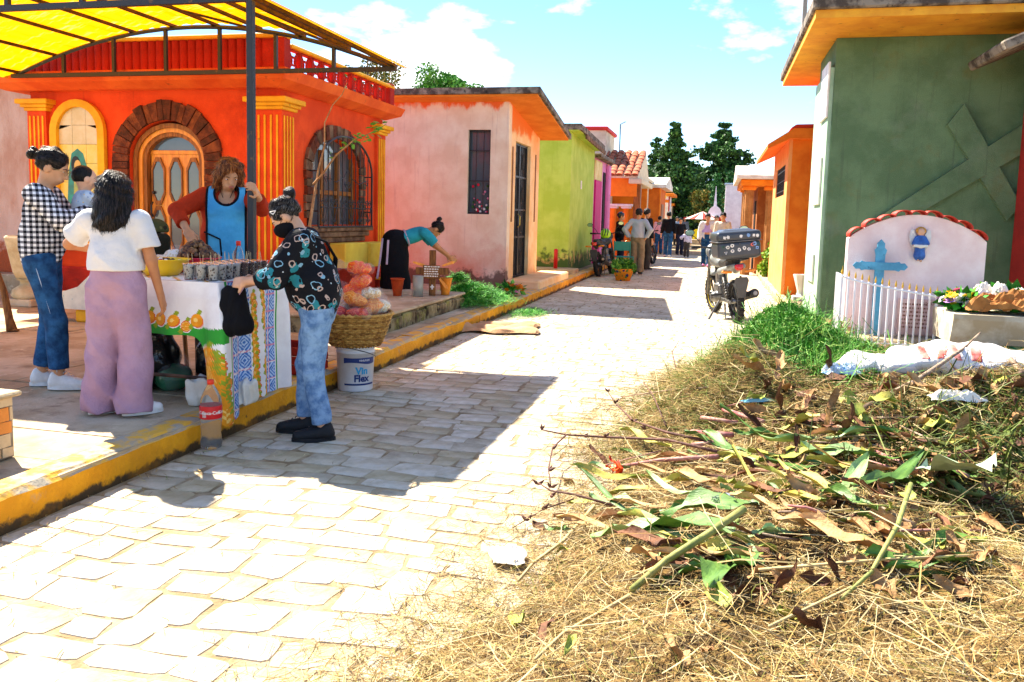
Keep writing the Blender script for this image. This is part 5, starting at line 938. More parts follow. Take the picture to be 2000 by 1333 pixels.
for sg in (-1, 1): patch(Mw, 'back_pocket', _lp, m_denl, Mw.pel+v3(sg*.085, -.12, -.02), (sg*.35, -1, 0), (1, sg*.35, 0), .055, .065, .0135, Mw.root)
mk = sdf_mesh('face_mask', [ell(Mw.H(0, .045, .068), v3(.07, .074, .068)*Mw.k, .02, Mw.Rh), ell(Mw.H(0, .095, .085), v3(.032, .034, .036)*Mw.k, .03, Mw.Rh)], .006, cloth('black_mask', '121216'), Mw.root, [(Mw.H(0, .002, .07), Mw.Rh @ v3(0, -1, .25)/1.03), (Mw.H(0, .09, .122), Mw.Rh @ v3(0, .2, 1)/1.02)]); e = MB()
for sg in (-1, 1): e.tube([tuple(Mw.H(sg*.06, .06, .1)), tuple(Mw.H(sg*.077, .01, .13)), tuple(Mw.H(sg*.08, -.02, .11)), tuple(Mw.H(sg*.06, .055, .06))], .002, 4)
e.build('ear_loops', m_trim, mk)
MB().tube([tuple(Mw.H(.036*math.cos(2*PI*i/14), -.085+.03*math.sin(2*PI*i/14), .2+.02*math.sin(2*PI*i/14))) for i in range(15)], .012, 6).build('scrunchie', cloth('taupe_scrunchie', 'b8a08c'), Mw.root, True)
hc = MB()
for a, b in (((.083, .01, .18), (.078, .045, .2)), ((.083, .01, .18), (.085, .04, .175)), ((.085, .04, .175), (.078, .045, .2))): hc.tube([tuple(Mw.H(*a)), tuple(Mw.H(*b))], .003, 5)
for a, b in (((-.083, .01, .18), (-.078, .045, .2)), ((-.083, .01, .18), (-.085, .04, .175)), ((-.085, .04, .175), (-.078, .045, .2))): hc.tube([tuple(Mw.H(*a)), tuple(Mw.H(*b))], .003, 5)
hc.build('hair_clip', m_white, Mw.root)
st = MB(); up2 = lambda a, b, c: tuple(Mw.chest+Mw.Rl @ v3(a, b, c))
st.tube([up2(-.13, -.03, .15), up2(-.09, -.14, .08), up2(.02, -.165, -.03), up2(.15, -.12, -.14), up2(.215, .0, -.2), up2(.17, .13, -.22)], .018, 6, flat=.35); st.build('shoulder_strap', m_trim, Mw.root, True)
hb = Vector((x, y, 0))+Matrix.Rotation(rzm, 3, 'Z') @ Vector((.02, .50, .80)); bt = thing('handbag', 'crumpled black drawstring bag held open by the masked woman', 'bag', hb, rzm)
sdf_mesh('bag_body', [ell((0, 0, 0), (.085, .095, .13), .03), ell((0, -.01, -.09), (.1, .11, .08), .03), ell((0, .01, .1), (.06, .08, .05), .03)], .009, cloth('black_nylon', '141418', bump=.4), bt, (), [ell((0, .02, .17), (.045, .06, .06), 0)], lambda P: .007*np.sin(38*P[..., 0]+20*P[..., 2]+6*np.sin(20*P[..., 1]))+.005*np.sin(46*P[..., 1]-18*P[..., 2]))
MB().tube([(.05*math.cos(2*PI*i/16), -.02+.045*math.sin(2*PI*i/16), .1+.06*math.cos(2*PI*i/16+1)) for i in range(17)], .004, 5).build('drawstring', mat('pink_cord', 'e0b0d0', .6), bt)
# 5 woman bending over the grave ------------------------------------------------------------
x, y = -4.3, 10.6; rzb = facing(x, y, .97, .1)
Bw = Fig('person', 'woman in teal blouse and long dark skirt bending over grass at a grave', (x, y, SWZ), rzb, 1.55, 1, vox=.011, lean=1.22, headp=.05, wr=((-.1, .86, .56), (.1, .92, .5)), pole=((-.6, -.2, -1), (.6, -.2, -1)), curl=(.8, .8), feet=((-.1, -.02, 0), (.1, .08, 0)))
Bw.shirt(cloth('teal_cotton', '2f9aa8', var=.12), .75, 1.0, .014, .4, 'blouse', .0, .006, .012); Bw.hair(m_hair, 'topbun'); Bw.shoes(m_shoeb, m_sole); Bw.face()
sk = sdf_mesh('skirt', Bw.torso[1:3]+[rcone(Bw.pel, Bw.pel+v3(0, .02, -.64), .165, .2, .05)], .012, cloth('black_skirt', '121216'), Bw.root, [(Bw.waist+Bw.Rl @ v3(0, 0, .06), Bw.Rl @ v3(0, 0, 1)), ((0, 0, .1), (0, 0, -1))], (), Bw.wob(.01, .7), inflate=.014)
ap = MB(); ap.tube([tuple(Bw.waist+Bw.Rl @ v3(.13*math.cos(a), .115*math.sin(a), .02)) for a in np.linspace(0, 2*PI, 18)], .012, 6); ap.tube([tuple(Bw.pel+v3(.08, -.17, .05)), tuple(Bw.pel+v3(.12, -.2, -.2)), tuple(Bw.pel+v3(.1, -.24, -.5))], .014, 6, flat=.4); ap.tube([tuple(Bw.pel+v3(.16, -.1, .03)), tuple(Bw.pel+v3(.19, -.12, -.3))], .014, 6, flat=.4); ap.build('apron_strings', cloth('lilac_ribbon', 'c0a8b8'), Bw.root)
# figures down the lane ------------------------------------------------------------------------
def far(label, px, py, h, top, bottom, tr, aw, hairm=None, style='short', sleeve=1.8, wr=None, pole=None, feet=None, hem=.84, shoe=None, z=0.0, vox=.016, neck=None, lean=0, waist=.98, skin=0, headp=0.1, P=None, flare=.008, group=None, bulk=1.0):
    p = P or G(px, py, z); f = Fig('person', label, (p[0], p[1], z), facing(p[0], p[1], tr, aw), h, skin, vox, lean=lean, headp=headp, wr=wr, pole=pole, feet=feet, fingers=True, group=group, bulk=bulk)
    f.shirt(top, sleeve, hem, .016, neck, 'top', .015, .006, .008); f.pants(bottom, waist, .08, .014, flare); f.hair(hairm or m_hair, style, 1.03, .012); f.shoes(shoe or m_shoeb, m_sole); return f
walk = ((-.08, .16, 0), (.08, -.14, 0.0))
m_stripe = gingham('striped_shirting', 'b8c4cc', 'a4b2bc', '9aa8b4', 40, (1, 0))
far('man with hands on hips in pale blue striped shirt and khaki trousers', 1243, 537, 1.67, m_stripe, cloth('khaki', '8f8268', col2='7a6e56'), .2, .98, m_hairg, sleeve=1.9, wr=((-.2, -.02, .93), (.2, -.02, .93)), pole=((-1, -.5, 0), (1, -.5, 0)), flare=.02, vox=.012, hem=.9)
far('man in black jumper and blue jeans walking away down the lane', 1303, 503, 1.72, cloth('black_jumper', '16161a'), m_denim, .0, 1, feet=walk, shoe=m_shoew, vox=.014, wr=((-.26, .02, .82), (.26, .0, .82)))
far('small child in white hat and lilac jacket walking down the lane', 1340, 503, 1.04, cloth('lilac_jacket', 'd8d0e0'), cloth('charcoal', '4a4642'), .0, 1, mat('white_hat', 'ecebf0', .8), feet=((-.06, .06, 0), (.06, -.06, 0)), vox=.012, wr=((-.2, .05, .7), (.15, .03, .5)))
W5 = far('woman in lavender crop top, white cardigan and jeans walking towards us', 1378, 522, 1.63, cloth('lavender_top', 'c4a8d8'), m_denim, -.05, -1, feet=walk, shoe=mat('pink_shoe', 'e070a0', .6), sleeve=0, hem=1.04, vox=.012, neck=.9, style='bun', wr=((-.2, .1, .86), (.22, .05, .82)))
W5.shirt(cloth('white_cardigan', 'ece8e0'), 1.85, .84, .026, None, 'cardigan', .02, .006, .014); W5.face()
# open the cardigan: the front is cut away by rebuilding it with a wedge removed
c_ = [o for o in W5.root.children if o.name.startswith('cardigan')][0]; bpy.data.objects.remove(c_)
_P = list(W5.torso)
for i in (0, 1): a, b, c = W5.sho[i], W5.elb[i], W5.wri[i]; _P += [rcone(a, b, .055, .052, .03), rcone(b, c, .05, .045, .02)]
sdf_mesh('cardigan', _P, .012, cloth('white_cardigan', 'ece8e0'), W5.root, [(W5.pel-v3(0, 0, .03), (0, 0, -1))], [ell(W5.chest+v3(0, .17, -.1), (.09, .17, .5), 0)], W5.wob(.006), inflate=.026)
far('man in cream jacket standing beyond the parked motorcycle', 1412, 500, 1.66, cloth('cream_jacket', 'd8ceb8'), cloth('charcoal2', '3a3836'), -.2, -1, m_hair, P=(atY(1412, 440, 24.6).x, 24.6), hem=.78, vox=.014)
far('person in black top behind the cream jacket man', 1398, 490, 1.62, cloth('black_top2', '1c1a1e'), m_denim, .2, -1, P=(atY(1399, 440, 31).x, 31), vox=.018)
far('person in dark T-shirt walking beside the small child', 1330, 497, 1.5, cloth('black_tee', '1a1a1e'), cloth('navy', '22283a'), .3, -.9, P=(atY(1329, 440, 34).x, 34), vox=.018, sleeve=.7)
far('person in pale blue shirt among the far walkers', 1318, 480, 1.6, cloth('pale_blue', '9ab0c8'), cloth('charcoal2', '3a3836'), .2, -1, P=(atY(1322, 440, 45).x, 45), vox=.022)
far('person in pink top beside the man in the black jumper', 1290, 500, 1.55, cloth('pink_top', 'e0a8b0'), m_denim, -.1, 1, P=(atY(1288, 440, 34).x, 34), vox=.02)
far('person in red cap and grey top far down the lane', 1345, 480, 1.6, cloth('grey_top', '70747a'), cloth('navy', '22283a'), .1, -1, mat('red_cap', 'c03028', .7), P=(atY(1337, 440, 48).x, 48), vox=.022)
far('man in dark jacket right behind the man with hands on hips', 1262, 530, 1.7, cloth('dark_jacket', '1e2026'), cloth('charcoal', '4a4642'), .6, .6, m_hairg, P=(atY(1262, 440, 23.0).x, 23.0), vox=.016)
far('motorcyclist in black with a dark helmet beside the parked bikes', 1212, 535, 1.58, cloth('black_jumper', '16161a'), cloth('navy', '22283a'), .9, .2, mat('dark_helmet', '1c2024', .25, .1, 5, None, 0, spec=.6), P=(atY(1211, 440, 22.6).x, 22.6), vox=.014)
# ------------------------------------------------------------------ lettering
def text_polys(txt, size, bold=0.0, space=1.0):
    cu = bpy.data.curves.new('t', 'FONT'); cu.body = txt; cu.size = size; cu.align_x = 'CENTER'; cu.align_y = 'CENTER'; cu.offset = bold; cu.space_character = space; cu.resolution_u = 3
    o = bpy.data.objects.new('t', cu); C.objects.link(o); bpy.context.view_layer.update(); me = o.evaluated_get(bpy.context.evaluated_depsgraph_get()).to_mesh(); v = [tuple(p.co) for p in me.vertices]; f = [tuple(p.vertices) for p in me.polygons]; o.to_mesh_clear(); bpy.data.objects.remove(o); bpy.data.curves.remove(cu); return v, f
def text_on(mb, txt, size, fn, mi=None, bold=0.0, space=1.0):
    """letters mapped through fn(u, v) -> 3D point"""
    v, f = text_polys(txt, size, bold, space); mb.add([fn(p[0], p[1]) for p in v], f, mi); return mb
# ------------------------------------------------------------------ stall table
m_clear = mat('clear_plastic', (.9, .92, .92), .08, .02, 5, None, 0, spec=.5, trans=.95); m_clear.node_tree.nodes['Principled BSDF'].inputs['IOR'].default_value = 1.12
m_film = mat('thin_film', (.95, .95, .95), .15, .02, 5, None, .6, 40, spec=.5, alpha=.07)
m_rustl = mat('rusty_leg', '6a4a38', .7, .3, 12, '3a2a22', .2, 50)
TXa, TXb, TYa, TYb, TZ = -3.74, -2.9, 4.35, 5.32, .955
tb_ = thing('stall_table', 'folding stall table under the fruit print cloth', 'table', ((TXa+TXb)/2, (TYa+TYb)/2, SWZ))
wb(MB().bbox(TXa, TXb, TYa, TYb, TZ-.04, TZ-.006, .006), 'table_top', m_wood2, tb_)
for (x_, y_) in ((TXa+.08, TYa+.08), (TXb-.12, TYa+.1), (TXa+.08, TYb-.08), (TXb-.12, TYb-.08)): wb(MB().bbox(x_-.018, x_+.018, y_-.018, y_+.018, SWZ, TZ-.042, .004), 'leg', m_rustl, tb_)
for (a, b) in (((TXb-.12, TYa+.11, .25), (TXb-.5, TYb-.1, .7)), ((TXb-.12, TYb-.1, .25), (TXb-.5, TYa+.1, .7)), ((TXa+.1, TYa+.1, .34), (TXb-.14, TYa+.1, .34))): wb(MB().tube([a, b], .012, 5), 'brace', m_rustl, tb_)
# cloth: top sheet and hanging sides, printed
cm = [mat('cloth_white', 'efeae6', .75, .04, 5, 'e2dad6', .1, 80, spec=.25), mat('cloth_green', '2f9a2e', .7, .06, 5, None, 0), mat('cloth_orange', 'f59a12', .7, .1, 30, None, 0), mat('cloth_orange2', 'ffcf6a', .7, .05, 30, None, 0), mat('cloth_leaf', '9aa81e', .7, .1, 30, None, 0), mat('cloth_blue', '3f74c0', .7, .1, 30, None, 0), mat('cloth_pink', 'd88aa0', .7, .05, 30, None, 0), mat('cloth_pale_blue', 'b8d0ea', .7, .05, 30, None, 0), mat('cloth_red', 'e8601a', .7, .05, 30, None, 0)]
rf = random.Random(12); fruits = []
for k in range(15): fruits.append((-1.28+.082*k+rf.uniform(-.01, .01), .235+rf.uniform(-.025, .03)+(.03 if k % 2 else 0), rf.uniform(.034, .045), rf.random() < .3))
for k in range(22):
    fruits.append((.37+rf.uniform(-.012, .012), .12+.045*k, rf.uniform(.026, .034), rf.random() < .25)); fruits.append((.47+rf.uniform(-.012, .012), .05+.05*k, rf.uniform(.026, .034), rf.random() < .25))
for k in range(16): fruits.append((-.045+.006*k+rf.uniform(-.02, .02), .42+.032*k, rf.uniform(.036, .046), rf.random() < .3))
fruits = np.array([(a, b, c, d) for a, b, c, d in fruits], float)
def cloth_print(s, v):
    """s along the edge from the corner (negative: side towards the plaza, positive: street side), v below the table edge"""
    m = np.zeros(s.shape, int)
    st = s > .075; u = (s-.09) % .115; w_ = (v) % .115; ti = st & (((s > .09) & (s < .33)) | ((s > .51) & (s < .625))); a = np.abs(u-.0575); b = np.abs(w_-.0575)
    m[ti] = 7; dia = (a+b); m[ti & (dia > .046) & (dia < .062)] = 5; m[ti & (dia > .078)] = 5; m[ti & (dia < .012)] = 5; m[ti & (np.abs(dia-.03) < .006)] = 5; m[ti & ((a > .05) | (b > .05))] = 0; m[ti & ((a > .052) & (a < .055) | (b > .052) & (b < .055))] = 6
    m[(s > .055) & (s < .08)] = 1; m[(s > .64) & (s < .66)] = 1; m[(s < -.03) & (v > .27)] = 1; m[(s >= -.03) & (s < .03) & (v > .27) & (v < .36)] = 1
    for (fs_, fv, fr_, half) in fruits:
        ok = (s < .02) if fs_ < -.06 else (s > -.12); d = np.hypot(s-fs_, v-fv)
        lf = (np.abs((s-fs_)*.8+(v-fv)*.5+fr_*.3) < .012) & (d < fr_*1.7) & (d > fr_*.8); m[ok & lf] = 4; m[ok & (d < fr_*1.14) & ~lf & (m == 1)] = 0
        di = ok & (d < fr_); m[di] = 2
        if half: ang = np.arctan2(v-fv, s-fs_); m[di & (d > fr_*.82)] = 8; m[di & (d < fr_*.82) & (d > fr_*.72)] = 3; m[di & (d < fr_*.66) & (np.abs(np.sin(ang*4)) < .22)] = 3
        else: h2 = np.hypot(s-fs_+fr_*.25, v-fv+fr_*.1) < fr_*.32; m[ok & h2] = 3; m[di & (np.hypot(s-fs_+fr_*.15, v-fv+fr_*.15) > fr_*.98)] = 8
    return m
ds = .0065; ss = np.arange(-.84, .80, ds); L2 = .97
def zlen(s):
    z = np.where(s < 0, .33+.03*np.sin(s*6), .80); b = np.exp(-((s-.045)/.16)**2); z = np.where(s < .0, np.maximum(z, .33+.55*np.exp(-((s-.02)/.085)**2)), .78+.09*b); return z
nv = 130; VV = []
for i, s in enumerate(ss):
    L_ = float(zlen(np.array([s]))[0]); vs_ = np.linspace(0, L_, nv)
    for v_ in vs_:
        fold = .022*math.sin(s*17+.8)*min(1, v_*3)+.012*math.sin(s*41+2)*min(1, v_*2.2); co = .05*math.exp(-(s/.07)**2)*min(1, v_*4); out = .004+.05*v_*.5+fold*.8*min(1, v_*4)+.012*min(1, v_*10)
        if s < 0: p_ = (TXb+s+ (out*.0)+ (co+out)*max(0, 1+s/.05)*.7, TYa-out-co*.5, TZ-v_)
        else: p_ = (TXb+out+co*.7, TYa+s-(co+out)*max(0, 1-s/.05)*.7, TZ-v_)
        VV.append(p_)
VV = np.array(VV); ns = len(ss); I = np.arange(ns*nv).reshape(ns, nv); Qc = np.stack([I[:-1, :-1], I[1:, :-1], I[1:, 1:], I[:-1, 1:]], -1).reshape(-1, 4)
S_, T_ = np.meshgrid(ss, np.linspace(0, 1, nv), indexing='ij'); Vl = T_*zlen(S_); MI = cloth_print((S_[:-1, :-1]+ds/2).ravel(), (Vl[:-1, :-1]+.003).ravel())
tcl = thing('tablecloth', 'white tablecloth printed with oranges, green bands and blue tiles over the stall table', 'tablecloth', ((TXa+TXb)/2, (TYa+TYb)/2, TZ))
o = npmesh('hanging_sides', VV, Qc, cm, None, True, MI); o.parent = tcl; o.location = -tcl.location
tp = MB(); nx_, ny_ = 60, 46
for i in range(nx_+1):
    for j in range(ny_+1): tp.v.append((TXa+(TXb-TXa)*i/nx_, TYa+(TYb-TYa)*j/ny_, TZ+.001+.0015*math.sin(i*.9)*math.sin(j*.7)*(1 if 0 < i < nx_ and 0 < j < ny_ else 0)))
for i in range(nx_):
    for j in range(ny_): k = i*(ny_+1)+j; tp.f.append((k, k+ny_+1, k+ny_+2, k+1)); q = (math.sin(i*1.3)*math.cos(j*1.7)+math.sin(i*.5+j*.8)); tp.m.append(2 if q > 1.0 else 4 if q > .85 else 0)
wb(tp, 'top_sheet', cm, tcl, True)
# ------------------------------------------------------------------ things on the table
def bowl(name, label, loc, r0, r1, h, m, rim=.012):
    t = thing(name, label, 'bowl', loc); b = MB(); b.lathe([(r0*.2, .002), (r0, .002), (r0*.4+r1*.6, h*.5), (r1, h), (r1+rim, h+.004), (r1+rim, h-.004), (r1-.006, h-.006), (r0*.4+r1*.6-.006, h*.5), (r0-.006, .01), (.01, .01)], 32); b.build('shell', m, t, True); return t
m_ypl = mat('yellow_plastic', 'f2c80a', .35, .05, 5, None, 0, spec=.5); m_rpl = mat('red_plastic_tub', 'd81e3a', .35, .05, 5, None, 0, spec=.5)
m_nut = [mat('nut_%d' % i, c, .5, .3, 25, d, .2, 60, spec=.4) for i, (c, d) in enumerate((('8a5c34', '3a2214'), ('a0784a', '56361e'), ('6a442c', '28160e')))]
yb_ = bowl('plastic_bowl', 'yellow plastic basin with dark sweets on the stall table', (-3.5, 4.64, TZ+.003), .1, .165, .105, m_ypl)
def heap(parent, r, h, n, size, mats, zb, seed, name='sweet'):
    g = random.Random(seed); src = [MB().ball((0, 0, 0), (size, size*.92, size*.8), 8, 6).build(name, mm, parent, True) for mm in mats]; k = 0
    for i in range(n):
        a = g.uniform(0, 2*PI); q = math.sqrt(g.random())*r; z = zb+h*(1-(q/r)**1.6)*g.uniform(.75, 1.0); loc = (q*math.cos(a), q*math.sin(a), z); rot = (g.uniform(0, 3), g.uniform(0, 3), g.uniform(0, 3)); sc = g.uniform(.8, 1.2)
        if k < len(src): o = src[k]; o.location = loc; o.rotation_euler = rot
        else: o = child(name, src[i % len(src)], parent, loc, rot, (sc,)*3)
        k += 1
heap(yb_, .135, .02, 34, .015, [m_nut[2], MATS['flower_red'], m_white], .085, 3); 
rt = bowl('plastic_tub', 'red plastic tub heaped with brown nuts on the stall table', (-3.5, 5.0, TZ+.003), .11, .16, .1, m_rpl)
heap(rt, .15, .13, 170, .0215, m_nut, .085, 5, 'nut'); 
m_seed = floral('popped_seed', 'ece6dc', [('c8b48a', 60, .3, .5)]); 
sbg = thing('seed_bag', 'clear bag of white popped seeds leaning on the yellow basin', 'bag', (-3.62, 4.86, TZ+.003), .4); sdf_mesh('contents', [rcone((0, 0, .06), (-.14, -.05, .07), .06, .045, .02), ell((.03, .02, .1), (.06, .055, .06), .03)], .008, m_seed, sbg, (), (), lambda P: .005*np.sin(70*P[..., 0])*np.sin(66*P[..., 1]+40*P[..., 2])); sdf_mesh('film', [rcone((0, 0, .06), (-.14, -.05, .07), .066, .05, .02), ell((.05, .03, .13), (.055, .05, .06), .03)], .012, m_film, sbg)
# cups of tamarind sweets with picks
m_fill = floral('sweet_filling', 'd8d2c8', [('2a1610', 44, 0, .34), ('5a3018', 60, 0, .25)]); m_fill2 = floral('dark_filling', '4a2416', [('c8b8a8', 50, 0, .2), ('1a0c08', 40, 0, .3)])
cup_m = MB().lathe([(.026, 0), (.034, .098), (.0365, .1), (.0365, .096), (.0325, .094), (.025, .004), (.002, .003)], 14); fil_m = MB().lathe([(.002, .005), (.0245, .005), (.0305, .082), (.024, .094), (.008, .1), (.001, .101)], 12)
cg = 'cups of sweets in rows on the stall'; first = None; k = 0
for r_ in range(8):
    for c_ in range(3):
        loc = (-3.14+.082*c_+random.uniform(-.004, .004), 4.415+.083*r_+random.uniform(-.004, .004), TZ+.004)
        t = thing('sweet_cup', 'clear plastic cup of %s sweets with a toothpick on the stall table' % ('speckled white' if r_ < 4 else 'dark brown'), 'cup', loc, random.uniform(0, 6), cg+(' speckled' if r_ < 4 else ' brown'))
        if first is None: cu = cup_m.build('cup', m_clear, t, True); fi = [fil_m.build('filling', m_fill, t, True)]; f2 = MB(); f2.v, f2.f, f2.m = list(fil_m.v), list(fil_m.f), list(fil_m.m); first = 1; fi2 = None; pk_ = MB().tube([(0, 0, .08), (.004, .003, .16)], .0017, 4).build('toothpick', mat('pick_wood', 'e0c89a', .7), t)
        else:
            child('cup', cu, t)
            if r_ >= 4 and fi2 is None: fi2 = f2.build('filling', m_fill2, t, True)
            else: child('filling', fi2 if r_ >= 4 else fi[0], t)
            child('toothpick', pk_, t, (random.uniform(-.012, .012), random.uniform(-.012, .012), 0), (random.uniform(-.2, .2), random.uniform(-.2, .2), 0))
        k += 1
m_redcap = mat('red_cap_plastic', 'e83a1e', .4, .05, 5, None, 0)
sb_ = thing('small_bottle', 'small clear bottle with orange red cap standing among the cups', 'bottle', (-3.27, 5.16, TZ+.003)); MB().lathe([(.005, 0), (.034, .002), (.036, .02), (.035, .11), (.028, .15), (.014, .18), (.013, .2)], 18).build('bottle_body', m_clear, sb_, True); MB().lathe([(.005, .004), (.032, .006), (.032, .06), (.004, .062)], 14).build('sauce', mat('red_sauce', 'b02a10', .3), sb_, True); MB().lathe([(.0165, .185), (.0165, .215), (.012, .218)], 16).build('cap', m_redcap, sb_, True)
# backpack with camouflage cap
m_camo = floral('camouflage', '4a4a2a', [('2a2418', 16, 0, .35), ('6a6038', 22, 0, .25)]); bpk = thing('backpack', 'dark olive backpack standing on a stool beside the stall table', 'backpack', (-3.95, 5.14, TZ-.02), -.6)
sdf_mesh('sack', [rbox((0, 0, .14), (.15, .09, .14), .05, .03), rbox((0, -.1, .09), (.11, .04, .08), .03, .02)], .009, cloth('olive_black', '24241a'), bpk, (), (), lambda P: .004*np.sin(30*P[..., 0]+22*P[..., 2])); MB().tube([(-.1, -.135, .15), (0, -.148, .165), (.1, -.135, .15)], .004, 5).build('zip', m_metal, bpk); MB().bbox(-.02, .02, -.152, -.143, .05, .075, .003).build('badge', mat('badge_orange', 'd8902a', .6), bpk); MB().tube([(-.03, .02, .28), (-.03, 0, .31), (.03, 0, .31), (.03, .02, .28)], .009, 6).build('grab_loop', m_trim, bpk)
cp = thing('cap', 'camouflage cap lying on top of the olive backpack', 'cap', (-3.95, 5.16, TZ+.262), -.4); sdf_mesh('crown', [ell((0, 0, .02), (.085, .1, .08), .02)], .008, m_camo, cp, [((0, 0, .0), (0, 0, -1))]); MB().prism([(.075*math.cos(a), -.07-.075*math.sin(a)) for a in np.linspace(0, PI, 12)], 'z', .0, .008).build('peak', m_camo, cp)
# under the table
def bag_sdf(name, label, cat, loc, rz, prims, m, wobf, vox=.012, tie=None):
    t = thing(name, label, cat, loc, rz); sdf_mesh('bag', prims, vox, m, t, [((0, 0, .0), (0, 0, -1))], (), wobf)
    if tie: MB().tube(tie, [.012, .02, .035], 7).build('knot', m, t, True)
    return t
m_bag = mat('black_bin_bag', (.012, .012, .014), .25, .2, 6, None, .6, 22, spec=.6); wr1 = lambda P: .012*np.sin(24*P[..., 0]+14*P[..., 2]+5*np.sin(11*P[..., 1]))+.008*np.sin(37*P[..., 2]+19*P[..., 1])
bag_sdf('bin_bag', 'shiny black bin bag stuffed under the stall table by the plaza side', 'bag', (-3.75, 4.75, SWZ), 0, [ell((0, 0, .22), (.26, .22, .24), .05), ell((.1, -.06, .4), (.14, .13, .14), .05)], m_bag, wr1)
bag_sdf('bin_bag', 'black bin bag under the stall table behind the folding legs', 'bag', (-3.25, 5.0, SWZ), 1, [ell((0, 0, .2), (.22, .2, .22), .05), ell((.02, .04, .38), (.12, .12, .16), .05)], m_bag, wr1)
gp = G(322, 766, SWZ); gbn = bag_sdf('green_bundle', 'green produce in a knotted clear plastic bag under the table edge', 'bundle', (gp.x, gp.y+.08, SWZ), 0, [ell((0, 0, .09), (.13, .12, .1), .03)], mat('green_film', '2f7a5a', .25, .3, 6, '1c5a34', .5, 26, spec=.6), lambda P: .005*np.sin(34*P[..., 0]+20*P[..., 1])); sdf_mesh('wrap', [ell((0, 0, .1), (.14, .13, .105), .03), rcone((.06, 0, .16), (.1, 0, .2), .03, .05, .03)], .012, m_film, gbn, (), (), wr1)
# white paper bags and the big cola bottle by the kerb
wpm = mat('white_paper', 'e8e4da', .8, .05, 6, 'd8d0c0', .2, 40); wp = G(412, 800, SWZ)
wr2 = lambda P: .012*np.sin(31*P[..., 0]+17*P[..., 2]+7*np.sin(13*P[..., 1]+8*P[..., 0]))+.009*np.abs(np.sin(26*P[..., 2]-22*P[..., 1]))
bag_sdf('paper_bag', 'crumpled white paper bag on the pavement behind the cola bottle', 'bag', (wp.x-.12, wp.y+.12, SWZ), .3, [rbox((0, 0, .08), (.1, .08, .09), .02, .02), rbox((.13, .03, .06), (.07, .06, .07), .02, .03)], wpm, wr2, .01)
bag_sdf('paper_bag', 'folded white paper bag under the corner of the tablecloth', 'bag', (wp.x+.08, wp.y+.22, SWZ), -.4, [rbox((0, 0, .07), (.09, .06, .08), .02, .02)], wpm, wr2, .01)
m_pet = mat('pet_plastic', (.93, .93, .9), .05, .02, 5, None, .1, 9, spec=.5, trans=.93); m_pet.node_tree.nodes['Principled BSDF'].inputs['IOR'].default_value = 1.1
cb = G(408, 878); ct = thing('cola_bottle', 'empty large clear cola bottle with red cap and red label standing by the kerb', 'bottle', (KX+.075, cb.y+.0, .008)); 
MB().lathe([(.01, .012), (.035, .0), (.058, .012), (.062, .04), (.054, .1), (.06, .16), (.0615, .26), (.056, .3), (.035, .35), (.017, .378), (.016, .395)], 24).build('bottle_body', m_pet, ct, True); MB().lathe([(.019, .38), (.019, .405), (.014, .408)], 18).build('cap', m_redcap, ct, True)
lb = MB().lathe([(.0618, .185), (.0632, .19), (.0632, .255), (.0618, .26)], 32, cap=False).build('label', mat('red_label', 'd01c20', .4, .05, 5, None, 0), ct, True)
tx = MB(); cyl = lambda r_, a0, z0: (lambda u, v: (r_*math.cos(a0+u/r_), r_*math.sin(a0+u/r_), z0+v))
for a0 in (-2.3, -.95, .6, 2.2): text_on(tx, 'Coca-Cola', .026, cyl(.0637, a0, .222), 0, .0006)
tx.build('lettering', m_white, lb); bc_ = MB()
for i in range(9): u = -.012+.0028*i; bc_.add([cyl(.0638, -1.6, 0)(a, b) for a, b in ((u, .195), (u+.0015, .195), (u+.0015, .212), (u, .212))], [(0, 1, 2, 3)])
bc_.build('barcode', m_white, lb)
# ------------------------------------------------------------------ bucket, basket and bags of snacks
m_buck = mat('white_bucket_plastic', 'e6e4e4', .45, .05, 5, 'd4d2d0', .05, 30, spec=.4); m_navy = mat('navy_print', '24386e', .5, .05, 5, None, 0); m_cy = mat('cyan_print', '3aa0c8', .5, .05, 5, None, 0)
bk_ = G(692, 767); bx_, by_ = KX+.155, bk_.y+.1; bu = thing('bucket', 'white plastic bucket with navy printed label carrying the basket', 'bucket', (bx_, by_, .008))
MB().lathe([(.01, .0), (.132, .0), (.136, .01), (.148, .3), (.153, .3), (.153, .312), (.149, .315), (.153, .335), (.158, .337), (.158, .35), (.15, .352), (.14, .34), (.126, .01), (.01, .008)], 36).build('shell', m_buck, bu, True)
fa = math.atan2(-by_, -bx_); rb = lambda z: .1365+.0118*z/.3*1.0+.0012; cy2 = lambda a0, z0: (lambda u, v: (rb(z0+v)*math.cos(a0+u/.145), rb(z0+v)*math.sin(a0+u/.145), z0+v))
def wrap(mb, u0, u1, z0, z1, mi, a0, slant=0.0, n=16, up=.0):
    f = lambda u, z: ((rb(z)+.0004+up)*math.cos(a0+u/.145), (rb(z)+.0004+up)*math.sin(a0+u/.145), z)
    for i in range(n): a, b = u0+(u1-u0)*i/n, u0+(u1-u0)*(i+1)/n; mb.add([f(a, z0+slant*math.sin(6*i/n)), f(b, z0+slant*math.sin(6*(i+1)/n)), f(b, z1), f(a, z1)], [(0, 1, 2, 3)], mi)
pr_ = MB(); A0 = fa+.25; wrap(pr_, -.13, .14, .225, .268, 0, A0, .008); wrap(pr_, -.13, .14, .052, .066, 0, A0, .0); tq = lambda a0, z0: (lambda u, v: ((rb(z0+v)+.001)*math.cos(a0+u/.145), (rb(z0+v)+.001)*math.sin(a0+u/.145), z0+v))
text_on(pr_, 'Vin', .075, tq(A0+.1, .165), 1, .003); text_on(pr_, 'Flex', .075, tq(A0+.1, .105), 2, .003); text_on(pr_, 'VINILFLEX', .02, tq(A0+.25, .248), 3, .0004)
